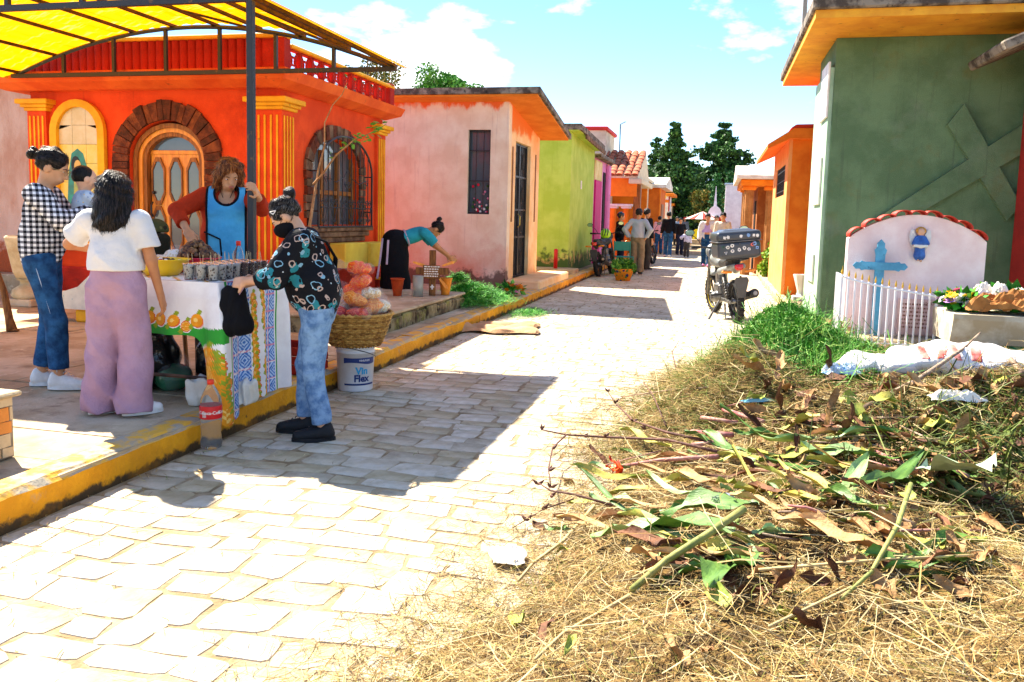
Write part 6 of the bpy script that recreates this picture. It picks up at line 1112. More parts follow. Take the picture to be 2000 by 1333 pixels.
pr_.build('printed_label', [m_navy, m_cy, m_navy, m_buck], bu)
MB().tube([(.158*math.cos(a), .158*math.sin(a), .29-.06*math.sin((a+.2))) for a in np.linspace(fa-1.6, fa+1.6, 16)], .003, 5).build('wire_handle', m_metal, bu)
m_wick = mat('wicker', 'd0a052', .7, .25, 25, '9a6a2a', .3, 60); m_wick2 = mat('wicker_dark', 'b0803a', .7, .25, 25, '7a4e1e', .3, 60)
ba = thing('wicker_basket', 'round wicker basket on the white bucket full of snack bags', 'basket', (bx_, by_, .361)); rows_, n = 17, 96
wv = MB(); bprof = lambda t: .19+.085*t**.8
for i in range(rows_):
    t = i/(rows_-1); R_ = bprof(t); z = .012+.235*t; wv.tube([((R_+.008*math.cos(j*PI/2+PI*i))*math.cos(2*PI*j/n), (R_+.008*math.cos(j*PI/2+PI*i))*math.sin(2*PI*j/n), z) for j in range(n+1)], .0088, 5, (i % 3 == 1)*1, False)
w1 = wv.build('weave', [m_wick, m_wick2], ba, True); sk_ = MB()
for j in range(48): a = 2*PI*(j+.5)/48*1.0; sk_.tube([(bprof(t)*math.cos(a), bprof(t)*math.sin(a), .0+.25*t) for t in (0, .35, .7, 1)], .0055, 5)
sk_.build('stakes', m_wick2, ba, True); MB().tube([((.285+.006*math.cos(3*j))*math.cos(2*PI*j/72), (.285+.006*math.cos(3*j))*math.sin(2*PI*j/72), .255+.006*math.sin(3*j)) for j in range(73)], .013, 6).build('rim', m_wick, ba, True); MB().lathe([(.01, .008), (.19, .008), (.19, .016), (.01, .016)], 30).build('bottom', m_wick2, ba)
def snack(col, col2, name): m = floral(name, col, [(col2, 38, .45, .62)]); m.node_tree.nodes['Principled BSDF'].inputs['Roughness'].default_value = .35; m.node_tree.nodes['Principled BSDF'].inputs['Coat Weight'].default_value = .2; m.node_tree.nodes['Principled BSDF'].inputs['Coat Roughness'].default_value = .12; return m
m_sn = [snack('ff5200', 'ff8a20', 'orange_puffs'), snack('e8c894', 'f6e8cc', 'pale_fritters'), snack('c42414', 'e05a34', 'red_chips'), snack('f08428', 'f8b050', 'peach_wheels')]
gb_ = random.Random(4)
def snack_bag(i, mi, loc, rot, sx, label):
    t = thing('snack_bag', label, 'snack bag', (bx_+loc[0], by_+loc[1], .361+loc[2])); t.rotation_euler = rot; ph = gb_.uniform(0, 6)
    sdf_mesh('contents', [ell((0, 0, 0), (.1*sx, .085*sx, .048*sx), .02), ell((.03, .02, .01), (.07*sx, .06*sx, .05*sx), .02)], .009, m_sn[mi], t, (), (), lambda P: .006*np.sin(62*P[..., 0]+ph)*np.sin(58*P[..., 1]+50*P[..., 2])+.003*np.sin(120*P[..., 0]))
    sdf_mesh('film', [ell((0, 0, .0), (.118*sx, .1*sx, .062*sx), .02), rcone((.1*sx, .0, .01), (.165*sx, .02, .02), .025, .045, .03)], .013, m_film, t, (), (), lambda P: .008*np.sin(40*P[..., 0]+30*P[..., 1]+ph)); return t
sn = [(2, (-.1, -.13, .26), .95, 'bag of red chips lying at the basket rim'), (2, (.08, -.16, .26), .9, 'second bag of red chips squeezed under pale fritters'), (1, (-.15, .0, .3), 1, 'bag of pale fritters bulging over the basket edge'), (3, (.13, .0, .3), 1.05, 'bag of peach coloured snack wheels in the basket'), (1, (.14, .14, .29), 1, 'bag of pale fritters at the back of the basket'), (0, (-.05, .12, .31), 1, 'bag of orange puffs at the bottom of the orange stack'), (3, (.03, -.07, .36), .95, 'bag of peach coloured wheels on top of the red chips'), (0, (-.02, .05, .41), 1, 'bag of orange puffs second in the stack'), (1, (.1, .06, .4), .85, 'small bag of pale fritters beside the orange stack'), (0, (.02, .04, .5), .95, 'bag of orange puffs third in the stack'), (0, (.01, .05, .6), .95, 'bag of orange puffs topmost of the stack')]
for i, (mi, lc, sx, lab) in enumerate(sn): snack_bag(i, mi, lc, (gb_.uniform(-.35, .35), gb_.uniform(-.3, .3), gb_.uniform(0, 6)), sx, lab)
tq_ = mat('teal_film', '3a9a8a', .3, .2, 8, None, .5, 30, spec=.5, alpha=.85); bag_sdf('plastic_bag', 'small knotted teal plastic bag on the kerb behind the basket', 'bag', (KX-.1, by_+.75, SWZ), 0, [ell((0, 0, .06), (.1, .08, .07), .02), rcone((0, 0, .1), (.03, .0, .17), .03, .012, .03), rcone((.03, 0, .14), (.1, .02, .19), .012, .03, .02)], tq_, wr2, .01)
cr_ = thing('red_crate', 'low red wooden crate behind the bucket at the kerb', 'crate', (KX-.25, by_-.25, SWZ)); 
for i in range(3): MB().bbox(-.2, .2, -.17, -.155, .01+.07*i, .07+.07*i, .004).build('slat', m_red, cr_); MB().bbox(.205, .22, -.15, .15, .01+.07*i, .07+.07*i, .004).build('slat', m_red, cr_); MB().bbox(-.2, .2, .155, .17, .01+.07*i, .07+.07*i, .004).build('slat', m_red, cr_); MB().bbox(-.22, -.205, -.15, .15, .01+.07*i, .07+.07*i, .004).build('slat', m_red, cr_)
MB().bbox(-.2, .2, -.15, .15, .0, .01, .003).build('floor_board', m_red, cr_)
# clear cup in the girl's hand
gc = Vector((-3.40, 4.09, SWZ))+Matrix.Rotation(rzg, 3, 'Z') @ Vector((-.13, .36, .9)); hc_ = thing('clear_tub', 'clear plastic tub held by the girl in white', 'tub', gc); MB().lathe([(.005, 0), (.06, .004), (.085, .05), (.088, .09), (.07, .13), (.045, .15)], 20).build('tub', m_clear, hc_, True); MB().lathe([(.05, .148), (.052, .16), (.004, .164)], 18).build('lid', m_film, hc_, True)

stl = thing('stool', 'tall wooden stool beside the stall table carrying the backpack', 'stool', (-3.95, 5.15, SWZ)); MB().bbox(-.17, .17, -.15, .15, TZ-SWZ-.055, TZ-SWZ-.022, .008).build('seat', m_wood2, stl)
for sx in (-1, 1):
    for sy in (-1, 1): MB().tube([(sx*.16, sy*.14, 0), (sx*.13, sy*.11, TZ-SWZ-.056)], .016, 6).build('leg', m_wood2, stl)
# ------------------------------------------------------------------ raised tomb, cross, pots, grass and flowers
m_moss = mat('mossy_stone', '9a8a62', .9, .3, 4, '5c4a30', .5, 35, mix=(.4, .6)); over(m_moss, '3c2c1c', 6, .52, .62, seed=3); over(m_moss, '8a8a3a', 3, .56, .7, seed=8)
tmb = thing('tomb_slab', 'low mossy concrete tomb slab carrying a wooden cross', 'tomb', (-4.1, 9, SWZ)); wb(MB().bbox(-4.82, -3.27, 7.5, 10.5, .1, .33, .01), 'body', m_moss, tmb); wb(MB().bbox(-4.85, -3.24, 7.46, 10.54, .331, .365, .012), 'top', m_conc, tmb)
for k in range(8): wb(MB().bbox(-3.269, -3.235, 7.52+.372*k, 7.88+.372*k, .13, .32-.02*(k % 2), .012), 'edge_stone', m_moss, tmb)
TT = .366
def pot(label, px, py, m, r=.085, h=.22):
    p = G(px, py, TT); t = thing('flower_pot', label, 'pot', (max(min(p.x, -3.36), -4.6), min(p.y, 10.35), TT)); MB().lathe([(.01, 0), (r*.62, 0), (r*.7, h*.3), (r*.74, h*.32), (r*.84, h*.6), (r*.87, h*.62), (r*.97, h*.93), (r*1.06, h*.94), (r*1.06, h), (r*.95, h), (r*.8, h*.5), (.01, h*.5)], 24).build('pot', m, t, True); return t
m_terr = mat('terracotta', 'c4501c', .8, .2, 6, 'a83c12', .2, 50); m_terl = mat('light_terracotta', 'e09030', .8, .15, 6, 'c87820', .2, 50)
pot('empty deep terracotta pot next to the bending woman', 776, 578, m_terr); pot('pale ribbed terracotta pot at the end of the tomb slab', 885, 577, m_terl)
p = G(816, 579, TT); vs = thing('glass_vase', 'tall frosted glass vase in front of the wooden cross', 'vase', (p.x, p.y, TT)); MB().lathe([(.005, 0), (.065, 0), (.067, .26), (.062, .26), (.058, .02), (.005, .015)], 20).build('glass', mat('frosted_glass', 'd8d8c8', .3, .05, 5, None, 0, trans=.6), vs, True); MB().lathe([(.005, .018), (.056, .02), (.056, .05), (.005, .05)], 16).build('water', mat('stale_water', 'b8b080', .2, .1, 5, None, 0), vs)
p = G(843, 578, TT); wc = thing('wooden_cross', 'brown wooden grave cross with a small inscribed board', 'cross', (p.x, p.y+.02, TT), .25); m_wc = mat('cross_wood', '8a5a2a', .7, .3, 6, '5a3614', .3, 40, stretch=(6, 6, .8))
MB().bbox(-.042, .042, -.02, .02, 0, .58, .004).build('upright', m_wc, wc); MB().bbox(-.21, .21, -.045, -.021, .27, .36, .004).build('crossbar', m_wc, wc); MB().bbox(-.115, .1, -.062, -.046, .22, .39, .004).build('board', m_wc, wc)
for k, (u, v_, a) in enumerate(((.2, .41, .35), (-.17, .4, -.3), (.14, .16, -.9))): MB().prism([(-.08, -.012), (.06, -.02), (.09, 0), (.06, .02), (-.08, .012)], 'y', -.02, -.008, None, Matrix.Translation((u, 0, v_)) @ Matrix.Rotation(-a, 4, 'Y')).build('wood_ray', m_wood, wc)
ins = MB(); rl = random.Random(2)
for r_ in range(5):
    x_ = -.1
    while x_ < .08: w_ = rl.uniform(.012, .035); ins.box(x_, x_+w_, -.0635, -.0625, .365-.03*r_, .379-.03*r_); x_ += w_+.008
ins.box(-.01, .01, -.0213, -.0203, .08, .14); ins.box(-.025, .025, -.0216, -.0206, .105, .12); ins.build('inscription', m_white, wc)
# long cut grass, loose and heaped
L_grass = foliage('grass', ('2f8a1e', '4aa82a', '1f6a16', '7ac040'))
def grass_heap(name, label, cx, cy, z0, rx, ry, h, n, lmin, lmax, seed, mats, w=.003, up=.35):
    V, Q = straw(n, lambda g, n_: cx+g.normal(0, rx*.5, n_), lambda g, n_, x: cy+g.normal(0, ry*.5, n_), lambda x, y: z0+.015+h*np.exp(-((x-cx)/rx)**2-((y-cy)/ry)**2)*np.random.default_rng(seed).random(len(x))**.5, lmin, lmax, w, seed, .5, up); V[:, 2] = np.maximum(V[:, 2], z0+.004)
    o = npmesh(name, V, Q, mats, None, mi=np.tile(np.random.default_rng(seed).integers(0, len(mats), n), 2)); return tag(o, label, 'grass', kind='stuff')
grass_heap('cut_grass', 'heap of fresh green cut grass on the sidewalk beside the tomb slab', -3.35, 11.1, SWZ, .42, .65, .24, 9000, .1, .32, 81, L_grass); grass_heap('cut_grass', 'wisps of green grass fallen on the street below the kerb', -2.55, 11.4, .01, .25, .5, .03, 900, .05, .2, 83, L_grass); grass_heap('cut_grass', 'tuft of grass held by the bending woman', -3.5, 11.0, .45, .12, .12, .12, 700, .08, .25, 85, L_grass)
def flowers(name, label, loc, r, h, n, mats, seed, fr=.03, stem=True, cat='flowers'):
    t = thing(name, label, cat, loc); g = random.Random(seed); src = {}
    for i in range(n):
        a = g.uniform(0, 2*PI); q = math.sqrt(g.random())*r; p_ = (q*math.cos(a), q*math.sin(a), h*(1-.5*(q/r)**2)*g.uniform(.6, 1)); m_ = g.choice(mats)
        if m_.name not in src:
            f = MB()
            for ring, (rr, zz, nn) in enumerate(((1, 0, 9), (.72, .25, 8), (.42, .42, 6))):
                for j in range(nn):
                    b = 2*PI*j/nn+ring*.4; c, s_ = math.cos(b), math.sin(b); d = .32*rr; f.add([(0, 0, zz*fr*.6), (fr*(rr*.65*c-d*s_), fr*(rr*.65*s_+d*c), fr*zz), (fr*rr*c, fr*rr*s_, fr*(zz+.12)), (fr*(rr*.65*c+d*s_), fr*(rr*.65*s_-d*c), fr*zz)], [(0, 1, 2, 3)])
            src[m_.name] = f.build('blossom', m_, t); o = src[m_.name]; o.location = p_
        else: o = child('blossom', src[m_.name], t, p_)
        o.rotation_euler = (g.uniform(-.9, .9), g.uniform(-.9, .9), g.uniform(0, 6)); sc = g.uniform(.7, 1.25); o.scale = (sc, sc, sc)
    st_ = MB()
    for i in range(max(8, n//2)): a = g.uniform(0, 2*PI); q = g.random()*r; st_.tube([(q*.3*math.cos(a), q*.3*math.sin(a), 0), (q*math.cos(a), q*math.sin(a), h*.75)], .004, 4)
    st_.build('stems', L_grass[2], t)
    V, Q = leaf_cloud(np.random.default_rng(seed).normal(0, 1, (n*5, 3))*np.array([r*.45, r*.45, h*.22])+np.array([0, 0, h*.5]), None, fr*1.1, seed); V[:, 2] = np.maximum(V[:, 2], .004); o = npmesh('leaves', V, Q, L_grass, t, mi=np.random.default_rng(seed).integers(0, 4, len(Q))); return t
F_or = mat('marigold', 'f28a0a', .7, .15, 30, 'd86a06', 0); F_ye = mat('flower_yellow', 'f4c816', .7, .1, 30, None, 0); F_pk = MATS['flower_pink']; F_wh = MATS['flower_white']; F_li = mat('flower_lilac', 'c08ac8', .7, .1, 30, None, 0)
flowers('marigold_bunch', 'bunch of orange marigolds with pink blooms lying by the salmon house step', (-2.98-.1, 12.35, SWZ), .24, .2, 34, [F_or, F_or, F_or, F_pk], 5, .045)
# ------------------------------------------------------------------ kraft paper on the street
p0 = G(975, 645); m_kraft = mat('kraft_paper', 'c89e74', .8, .1, 5, 'b08458', .3, 30); sp = MB(); nx_, ny_ = 34, 22; rg = random.Random(6)
for i in range(nx_+1):
    for j in range(ny_+1):
        u, v_ = i/nx_, j/ny_; z = .018+.05*abs(math.sin(u*7+v_*3+1.3*math.sin(v_*5)))*(.3+.7*u*(1-u)*4*.6)+.03*abs(math.sin(v_*9-u*5)); z += .16*max(0, 1-u*5)*v_*(1-v_)*3
        if i in (0, nx_) or j in (0, ny_): z *= .5
        sp.v.append((-.48+.96*u+.03*math.sin(v_*8), -.42+.84*v_+.04*math.sin(u*9), max(z, .015)))
for i in range(nx_):
    for j in range(ny_): k = i*(ny_+1)+j; sp.f.append((k, k+ny_+1, k+ny_+2, k+1)); sp.m.append(0)
tag(sp.build('kraft_paper', m_kraft, None, False, (p0.x, p0.y, 0), .2), 'crumpled brown kraft paper lying on the street by the yellow kerb', 'paper')
# ------------------------------------------------------------------ objects on the plaza at the left
ur = thing('stone_urn', 'faceted pale stone urn on a turned foot by the pink wall', 'urn', (-8.05, 8.2, SWZ)); m_urn = mat('pale_stone', 'c8b898', .85, .2, 4, 'a89470', .3, 40)
MB().bbox(-.19, .19, -.19, .19, 0, .09, .015).build('plinth', m_conc, ur); MB().lathe([(.17, .09), (.2, .13), (.18, .2), (.1, .25), (.095, .3), (.16, .33)], 16).build('foot', m_urn, ur, True); MB().lathe([(.15, .33), (.19, .4), (.28, .82), (.26, .84), (.24, .84), (.17, .45), (.01, .45)], 6, a0=.3).build('bowl', m_urn, ur)
m_spl = floral('splattered_white', 'd8d4c4', [('c83a2a', 9, 0, .1), ('5aa0a8', 13, 0, .07)]); pb = atY(105, 600, 7.3); bn = thing('painted_bench', 'white paint-splattered concrete bench with a curved yellow foot', 'bench', (pb.x+.5, 7.3, SWZ)); b_ = MB(); b_.prism([(-.5, .14), (.75, .14), (.75, .78), (.2, .78), (.12, .55), (-.08, .38), (-.3, .31), (-.5, .3)], 'y', -.12, .12); b_.build('side_slab', m_spl, bn); MB().bbox(-.15, .7, -.1, .1, -.0, .139, .02).build('foot', m_yel, bn)
st_ = thing('wooden_stick', 'crooked wooden stick leaning at the edge of the plaza', 'stick', (-6.55, 6.45, SWZ)); MB().tube([(0, 0, .0), (-.03, 0, .12), (-.1, .02, .38), (-.17, .0, .6), (-.23, .0, .85), (-.3, .02, 1.1)], [.05, .036, .03, .028, .024, .02], 8).build('shaft', m_wc, st_, True); MB().ball((.015, 0, .012), (.07, .04, .016), 8, 5).build('foot', m_wc, st_, True)
# mosaic pedestal in the near corner
mp_ = thing('mosaic_pedestal', 'low pedestal clad in broken orange and tan tiles at the kerb', 'pedestal', (-3.67, 2.75, SWZ)); MB().bbox(-.40, .40, -.46, .46, 0, .3, .006).build('core', mat('tile_grout', '9a8a74', .9, .2, 8), mp_); MB().bbox(-.43, .43, -.49, .49, .301, .325, .008).build('cap', m_conc, mp_)
rt_ = random.Random(8); tmats = [mat('shard_%d' % i, c, .4, .15, 8, None, .05, 40, spec=.4) for i, c in enumerate(('d8722a', 'c8a070', 'e08a3a', 'b87a4a', 'd0b48a'))]
for (ax, fx, lo_, hi_) in (('x', .402, -.45, .45), ('y', -.462, -.39, .39)):
    z_ = .01
    while z_ < .28:
        h_ = rt_.uniform(.045, .07); u = lo_
        while u < hi_-.02:
            w_ = min(rt_.uniform(.04, .085), hi_-u); j = lambda: rt_.uniform(-.006, .006); q = [(u+.004+j()*.5, z_+.003+j()*.5), (u+w_-.004+j()*.5, z_+.003+j()*.5), (u+w_-.004+j()*.5, min(z_+h_-.003+j()*.5, .297)), (u+.004+j()*.5, min(z_+h_-.003+j()*.5, .297))]
            MB().prism(q, ax, min(fx-.001, fx+(.008 if ax == 'x' else -.008)), max(fx-.001, fx+(.008 if ax == 'x' else -.008))).build('tile_shard', rt_.choice(tmats), mp_); u += w_
        z_ += h_
# sapling with a bare shoot in front of the grilled window
sp_ = G(625, 560, TT); sx_, sy_ = -4.55, 7.7; sap = thing('sapling', 'thin sapling with bare shoot and a few green leaves by the grilled window', 'sapling', (sx_, sy_, TT)); m_twig = mat('twig_bark', 'b08a62', .8, .2, 20, '8a6440', .2, 50)
def wpt(px, py, Y): p = atY(px, py, Y); return (p.x-sx_, Y-sy_, p.z-TT)
main = [(0, 0, 0), wpt(612, 480, 7.7), wpt(605, 440, 7.7), wpt(618, 355, 7.7)]
bp1 = [wpt(614, 380, 7.7), wpt(622, 330, 7.7), wpt(634, 285, 7.72), wpt(634, 240, 7.75), wpt(650, 205, 7.75), wpt(668, 185, 7.75), wpt(678, 162, 7.75)]; bp2 = [wpt(612, 360, 7.7), wpt(632, 338, 7.6), wpt(655, 305, 7.5), wpt(690, 275, 7.45), wpt(720, 262, 7.4), wpt(752, 245, 7.4)]
MB().tube(main, [.02, .017, .015, .012], 6).build('stem', m_twig, sap, True); MB().tube(bp1, [.011, .009, .008, .007, .006, .005, .003], 6).build('bare_shoot', m_twig, sap, True); MB().tube(bp2, [.012, .01, .009, .007, .005, .003], 6).build('leafy_shoot', m_twig, sap, True)
gl_ = random.Random(3); lf0 = MB().add([(0, 0, 0), (.02, .014, .004), (.05, .017, .0), (.08, 0, -.006), (.05, -.017, .0), (.02, -.014, .004)], [(0, 1, 2, 3, 4, 5)]).build('leaf', L_rnd[1], sap)
for k in range(46):
    t = gl_.uniform(.5, 1) if k > 8 else gl_.uniform(.3, .6); i = min(int(t*5), 4); a, b = Vector(bp2[i]), Vector(bp2[i+1]); p_ = a.lerp(b, t*5-i if i < 5 else 1)+Vector((gl_.uniform(-.05, .05), gl_.uniform(-.05, .05), gl_.uniform(-.05, .06))); o = lf0 if k == 0 else child('leaf', lf0, sap); o.location = p_; o.rotation_euler = (gl_.uniform(-.8, .8), gl_.uniform(-.6, .6), gl_.uniform(0, 6)); sc = gl_.uniform(.6, 1.2); o.scale = (sc, sc, sc)
# ------------------------------------------------------------------ motorcycles
m_rub = mat('tyre_rubber', (.02, .02, .02), .85, .2, 12, None, .4, 60); m_alu = mat('dull_aluminium', '8a8a88', .4, .2, 10, '5a5856', .1, 40, metal=.7); m_grey = mat('grey_cowl', '8e928e', .4, .1, 5, None, 0, spec=.5); m_blk = mat('black_plastic', (.025, .026, .03), .45, .2, 8, None, .1, 50, spec=.4); m_box = mat('graphite_box', '3a4048', .35, .15, 6, None, .05, 50, spec=.5)
m_tail = mat('red_lens', 'd01818', .15, .1, 5, None, 0, spec=.7); m_amb = mat('amber_lens', 'f08a10', .2, .1, 5, None, 0, spec=.7); m_mir = mat('mirror_glass', 'a8c8b0', .08, .05, 5, None, 0, metal=.6)
def wheel(y, r, parent, tape=None, rot=0):
    t = MB(); n, k = 28, 8; R_, w_ = r-.045, .045
    for i in range(n):
        a = 2*PI*i/n
        for j in range(k): b = 2*PI*j/k; rr = R_+w_*math.cos(b)*.95; t.v.append((.05*math.sin(b), rr*math.cos(a), rr*math.sin(a)))
    for i in range(n):
        for j in range(k): t.f.append((i*k+j, i*k+(j+1) % k, ((i+1) % n)*k+(j+1) % k, ((i+1) % n)*k+j)); t.m.append(0)
    tr = [MB().box(-.045, .045, -.008, .008, -.004, .004, None, Matrix.Rotation(2*PI*i/26, 4, 'X') @ Matrix.Translation((0, 0, r-.003))) for i in range(26)]
    for q in tr: t.add(q.v, q.f)
    W = bpy.data.objects.new('wheel', None); C.objects.link(W); W.parent = parent; W.location = (0, y, r); W.rotation_euler.z = rot
    t.build('tyre', m_rub, W, True); rm = MB().tube([(0, (r-.085)*math.cos(2*PI*i/28), (r-.085)*math.sin(2*PI*i/28)) for i in range(29)], .018, 6, 0, False)
    if tape:
        for s in (-1, 1): rm.tube([(s*.022, (r-.078)*math.cos(2*PI*i/28), (r-.078)*math.sin(2*PI*i/28)) for i in range(29)], .006, 5, 1, False)
    for i in range(6): a = 2*PI*i/6; rm.tube([(0, .03*math.cos(a), .03*math.sin(a)), (0, (r-.09)*math.cos(a+.15), (r-.09)*math.sin(a+.15))], .014, 5, 0)
    rm.build('rim', [m_blk, tape or m_blk], W, True); MB().tube([(-.06, 0, 0), (.06, 0, 0)], .035, 10).build('hub', m_alu, W, True); return W
def spring(p0, p1, r, turns, parent, name='shock_spring', m=None):
    a, b = Vector(p0), Vector(p1); d = (b-a); u = Vector((1, 0, 0)); v = d.normalized().cross(u).normalized(); n = turns*10
    MB().tube([a+d*(i/n)+(u*math.cos(2*PI*i/10)+v*math.sin(2*PI*i/10))*r for i in range(n+1)], .006, 5).build(name, m or m_alu, parent, True); MB().tube([a-d*.12, b+d*.12], r*.55, 8).build('damper', m_blk, parent, True)
def motorbike(label, loc, rz, lean, box=True, cowl=None, tape=None, group=None, mirrors=True, steer=.1):
    b = thing('motorcycle', label, 'motorcycle', loc, rz, group); b.rotation_euler = (0, -lean, rz); cowl = cowl or m_grey
    wheel(0, .30, b); wheel(1.27, .30, b, tape, steer)
    for s in (-1, 1): MB().bbox(s*.085-.012, s*.085+.012, -.05, .5, .27, .32, .006).build('swingarm', m_alu, b); spring((s*.11, .02, .36), (s*.12, .14, .6), .03, 7, b)
    MB().tube([(0, .5, .45), (0, .62, .72), (0, 1.0, .86), (0, 1.08, .84), (0, .92, .4), (0, .55, .3)], .024, 8).build('frame', m_blk, b, True)
    sdf_mesh('engine', [rbox((0, .62, .38), (.12, .16, .12), .03, .02), rbox((0, .74, .54), (.075, .08, .12), .02, .02), rcone((.1, .55, .32), (.15, .55, .32), .09, .08, .02), rcone((-.1, .55, .32), (-.15, .55, .32), .09, .08, .02)], .014, m_alu, b)
    sdf_mesh('fuel_tank', [ell((0, .82, .84), (.14, .2, .12), .05), ell((0, .66, .8), (.1, .12, .08), .05)], .013, cowl, b); sdf_mesh('seat', [rcone((0, .58, .8), (0, .1, .83), .075, .085, .05), rcone((0, .1, .83), (0, -.1, .86), .085, .06, .05)], .013, m_blk, b, [((0, 0, .9), (0, 0, 1))])
    sdf_mesh('tail_cowl', [rcone((-.11, .35, .7), (-.06, -.2, .8), .05, .035, .03), rcone((.11, .35, .7), (.06, -.2, .8), .05, .035, .03), rcone((-.06, -.2, .8), (.06, -.2, .8), .035, .035, .02)], .012, cowl, b)
    sdf_mesh('tail_light', [rbox((0, -.245, .795), (.058, .02, .034), .014, .01), rbox((0, -.25, .775), (.04, .02, .03), .012, .01)], .007, m_tail, b)
    for s in (-1, 1): sdf_mesh('indicator', [rcone((s*.1, -.2, .725), (s*.18, -.21, .735), .018, .022, .01), ell((s*.2, -.21, .737), (.035, .024, .02), .01)], .008, m_amb, b)
    mg = MB(); mg.prism([(-.05, .42), (.05, .42), (.06, .5), (.095, .66), (.075, .7), (-.075, .7), (-.095, .66), (-.06, .5)], 'y', -.265, -.245, None, Matrix.Rotation(rad(8), 4, 'X')); mg.build('rear_mudguard', m_box, b); MB().bbox(-.045, .045, -.325, -.312, .445, .475, .003).build('reflector', m_tail, b); MB().tube([(0, -.3, .6), (0, -.31, .56)], .012, 6).build('plate_bolt', m_alu, b)
    sdf_mesh('muffler', [rcone((.17, .3, .3), (.2, -.22, .42), .04, .062, .02)], .012, m_blk, b, [((.2, -.24, .42), (0, -1, 0))]); MB().tube([(.2, -.23, .42), (.2, -.26, .423)], .03, 10).build('muffler_tip', m_alu, b)
    for s in (-1, 1): MB().tube([(s*.12, .28, .38), (s*.28, .26, .38)], .016, 7).build('footpeg', m_blk, b)
    MB().tube([(-.13, .4, .28), (-.24, .36, .13), (-.32, .33, .018)], [.014, .013, .02], 6).build('side_stand', m_alu, b); MB().tube([(-.1, .22, .25), (-.13, .1, .05), (.13, .1, .05), (.1, .22, .25)], .014, 6).build('centre_stand', m_alu, b)
    for s in (-1, 1): MB().tube([(s*.09, 1.27, .3), (s*.09, 1.1, .72), (s*.09, 1.02, .98)], [.026, .022, .018], 8).build('fork_leg', m_alu, b, True)
    sdf_mesh('front_mudguard', [rcone((0, 1.15, .6), (0, 1.38, .6), .06, .06, .03)], .014, cowl, b, [((0, 0, .58), (0, 0, -1))]); sdf_mesh('headlight_cowl', [ell((0, 1.14, .95), (.12, .1, .12), .03)], .014, cowl, b)
    MB().tube([(-.36, .86, 1.04), (-.2, .96, 1.03), (0, 1.0, 1.0), (.2, .96, 1.03), (.36, .86, 1.04)], .013, 8).build('handlebar', m_blk, b, True)
    for s in (-1, 1): MB().tube([(s*.26, .92, 1.035), (s*.39, .84, 1.045)], .02, 8).build('grip', m_rub, b, True); MB().tube([(s*.24, .95, 1.05), (s*.4, 1.02, 1.01)], .006, 5).build('lever', m_alu, b)
    if mirrors:
        for s in (-1, 1):
            MB().tube([(s*.22, .94, 1.04), (s*.27, .93, 1.14), (s*.36, .9, 1.22)], .007, 6).build('mirror_stalk', m_blk, b, True); mi = MB(); mi.prism([(s*.4+.075*math.cos(a), 1.26+.05*math.sin(a)) for a in [2*PI*i/8+.3 for i in range(8)]], 'y', .885, .905); mo = mi.build('mirror', m_blk, b); g_ = MB(); g_.prism([(s*.4+.065*math.cos(a), 1.26+.042*math.sin(a)) for a in [2*PI*i/8+.3 for i in range(8)]], 'y', .881, .8845); g_.build('mirror_glass', m_mir, mo)
    if box:
        MB().tube([(-.12, .2, .84), (-.12, -.28, .9), (.12, -.28, .9), (.12, .2, .84)], .012, 6).build('rack', m_blk, b, True)
        for yv in (-.2, -.05): MB().tube([(-.12, yv, .895), (.12, yv, .895)], .01, 6).build('rack_bar', m_blk, b)
        bx = sdf_mesh('top_box', [rbox((0, -.12, 1.03), (.29, .21, .115), .05, .02), rbox((0, -.14, .95), (.24, .17, .04), .02, .02)], .012, m_box, b); sdf_mesh('box_lid', [rbox((0, -.12, 1.21), (.3, .215, .07), .05, .02), rbox((0, -.1, 1.26), (.2, .15, .04), .03, .04)], .012, m_box, bx)
        MB().bbox(-.302, .302, -.337, .1, 1.138, 1.15, .004).build('trim_strip', m_alu, bx); MB().ball((0, -.337, 1.11), .011, 8, 6).build('lock', m_alu, bx, True)
        rs_ = random.Random(7); cols_ = [m_white, m_white, m_white, mat('sticker_blue', '8ab0e0', .5), mat('sticker_red', 'd86a5a', .5), mat('sticker_green', '2f5a4a', .5)]
        for (u, z, sh_, ci) in ((-.22, 1.08, 4, 5), (-.16, 1.07, 8, 0), (-.1, 1.09, 12, 0), (-.1, 1.02, 7, 1), (-.01, 1.03, 6, 0), (.06, 1.05, 10, 0), (.12, 1.03, 5, 1), (.17, 1.09, 6, 4), (.23, 1.04, 4, 3), (.24, 1.1, 4, 5), (.2, 1.1, 10, 3), (-.19, 1.0, 3, 0)):
            q = MB(); q.prism([(u+rs_.uniform(.022, .03)*math.cos(2*PI*i/sh_+.6), z+rs_.uniform(.022, .03)*math.sin(2*PI*i/sh_+.6)) for i in range(sh_)], 'y', -.3335, -.3315); q.build('sticker', cols_[ci], bx); q = MB(); q.prism([(u+.011*math.cos(2*PI*i/5), z+.011*math.sin(2*PI*i/5)) for i in range(5)], 'y', -.3342, -.3337); q.build('sticker_mark', rs_.choice([m_blk, m_navy]), bx)
        for (u, z, sh_, ci) in ((-.2, 1.2, 4, 0), (-.15, 1.205, 5, 0), (0.02, 1.21, 6, 0), (.12, 1.215, 12, 3), (.19, 1.21, 4, 0), (.24, 1.205, 7, 0)):
            q = MB(); q.prism([(u+rs_.uniform(.02, .028)*math.cos(2*PI*i/sh_+.6), z+rs_.uniform(.02, .028)*math.sin(2*PI*i/sh_+.6)) for i in range(sh_)], 'y', -.3385, -.3365); q.build('sticker', cols_[ci], bx)
    return b
mp = G(1440, 636); motorbike('grey motorcycle with a sticker-covered top box parked by the right kerb', (mp.x, mp.y+.25, .008), .24, .10, True, None, mat('yellow_tape', 'f0d020', .5, .05, 5, None, 0))
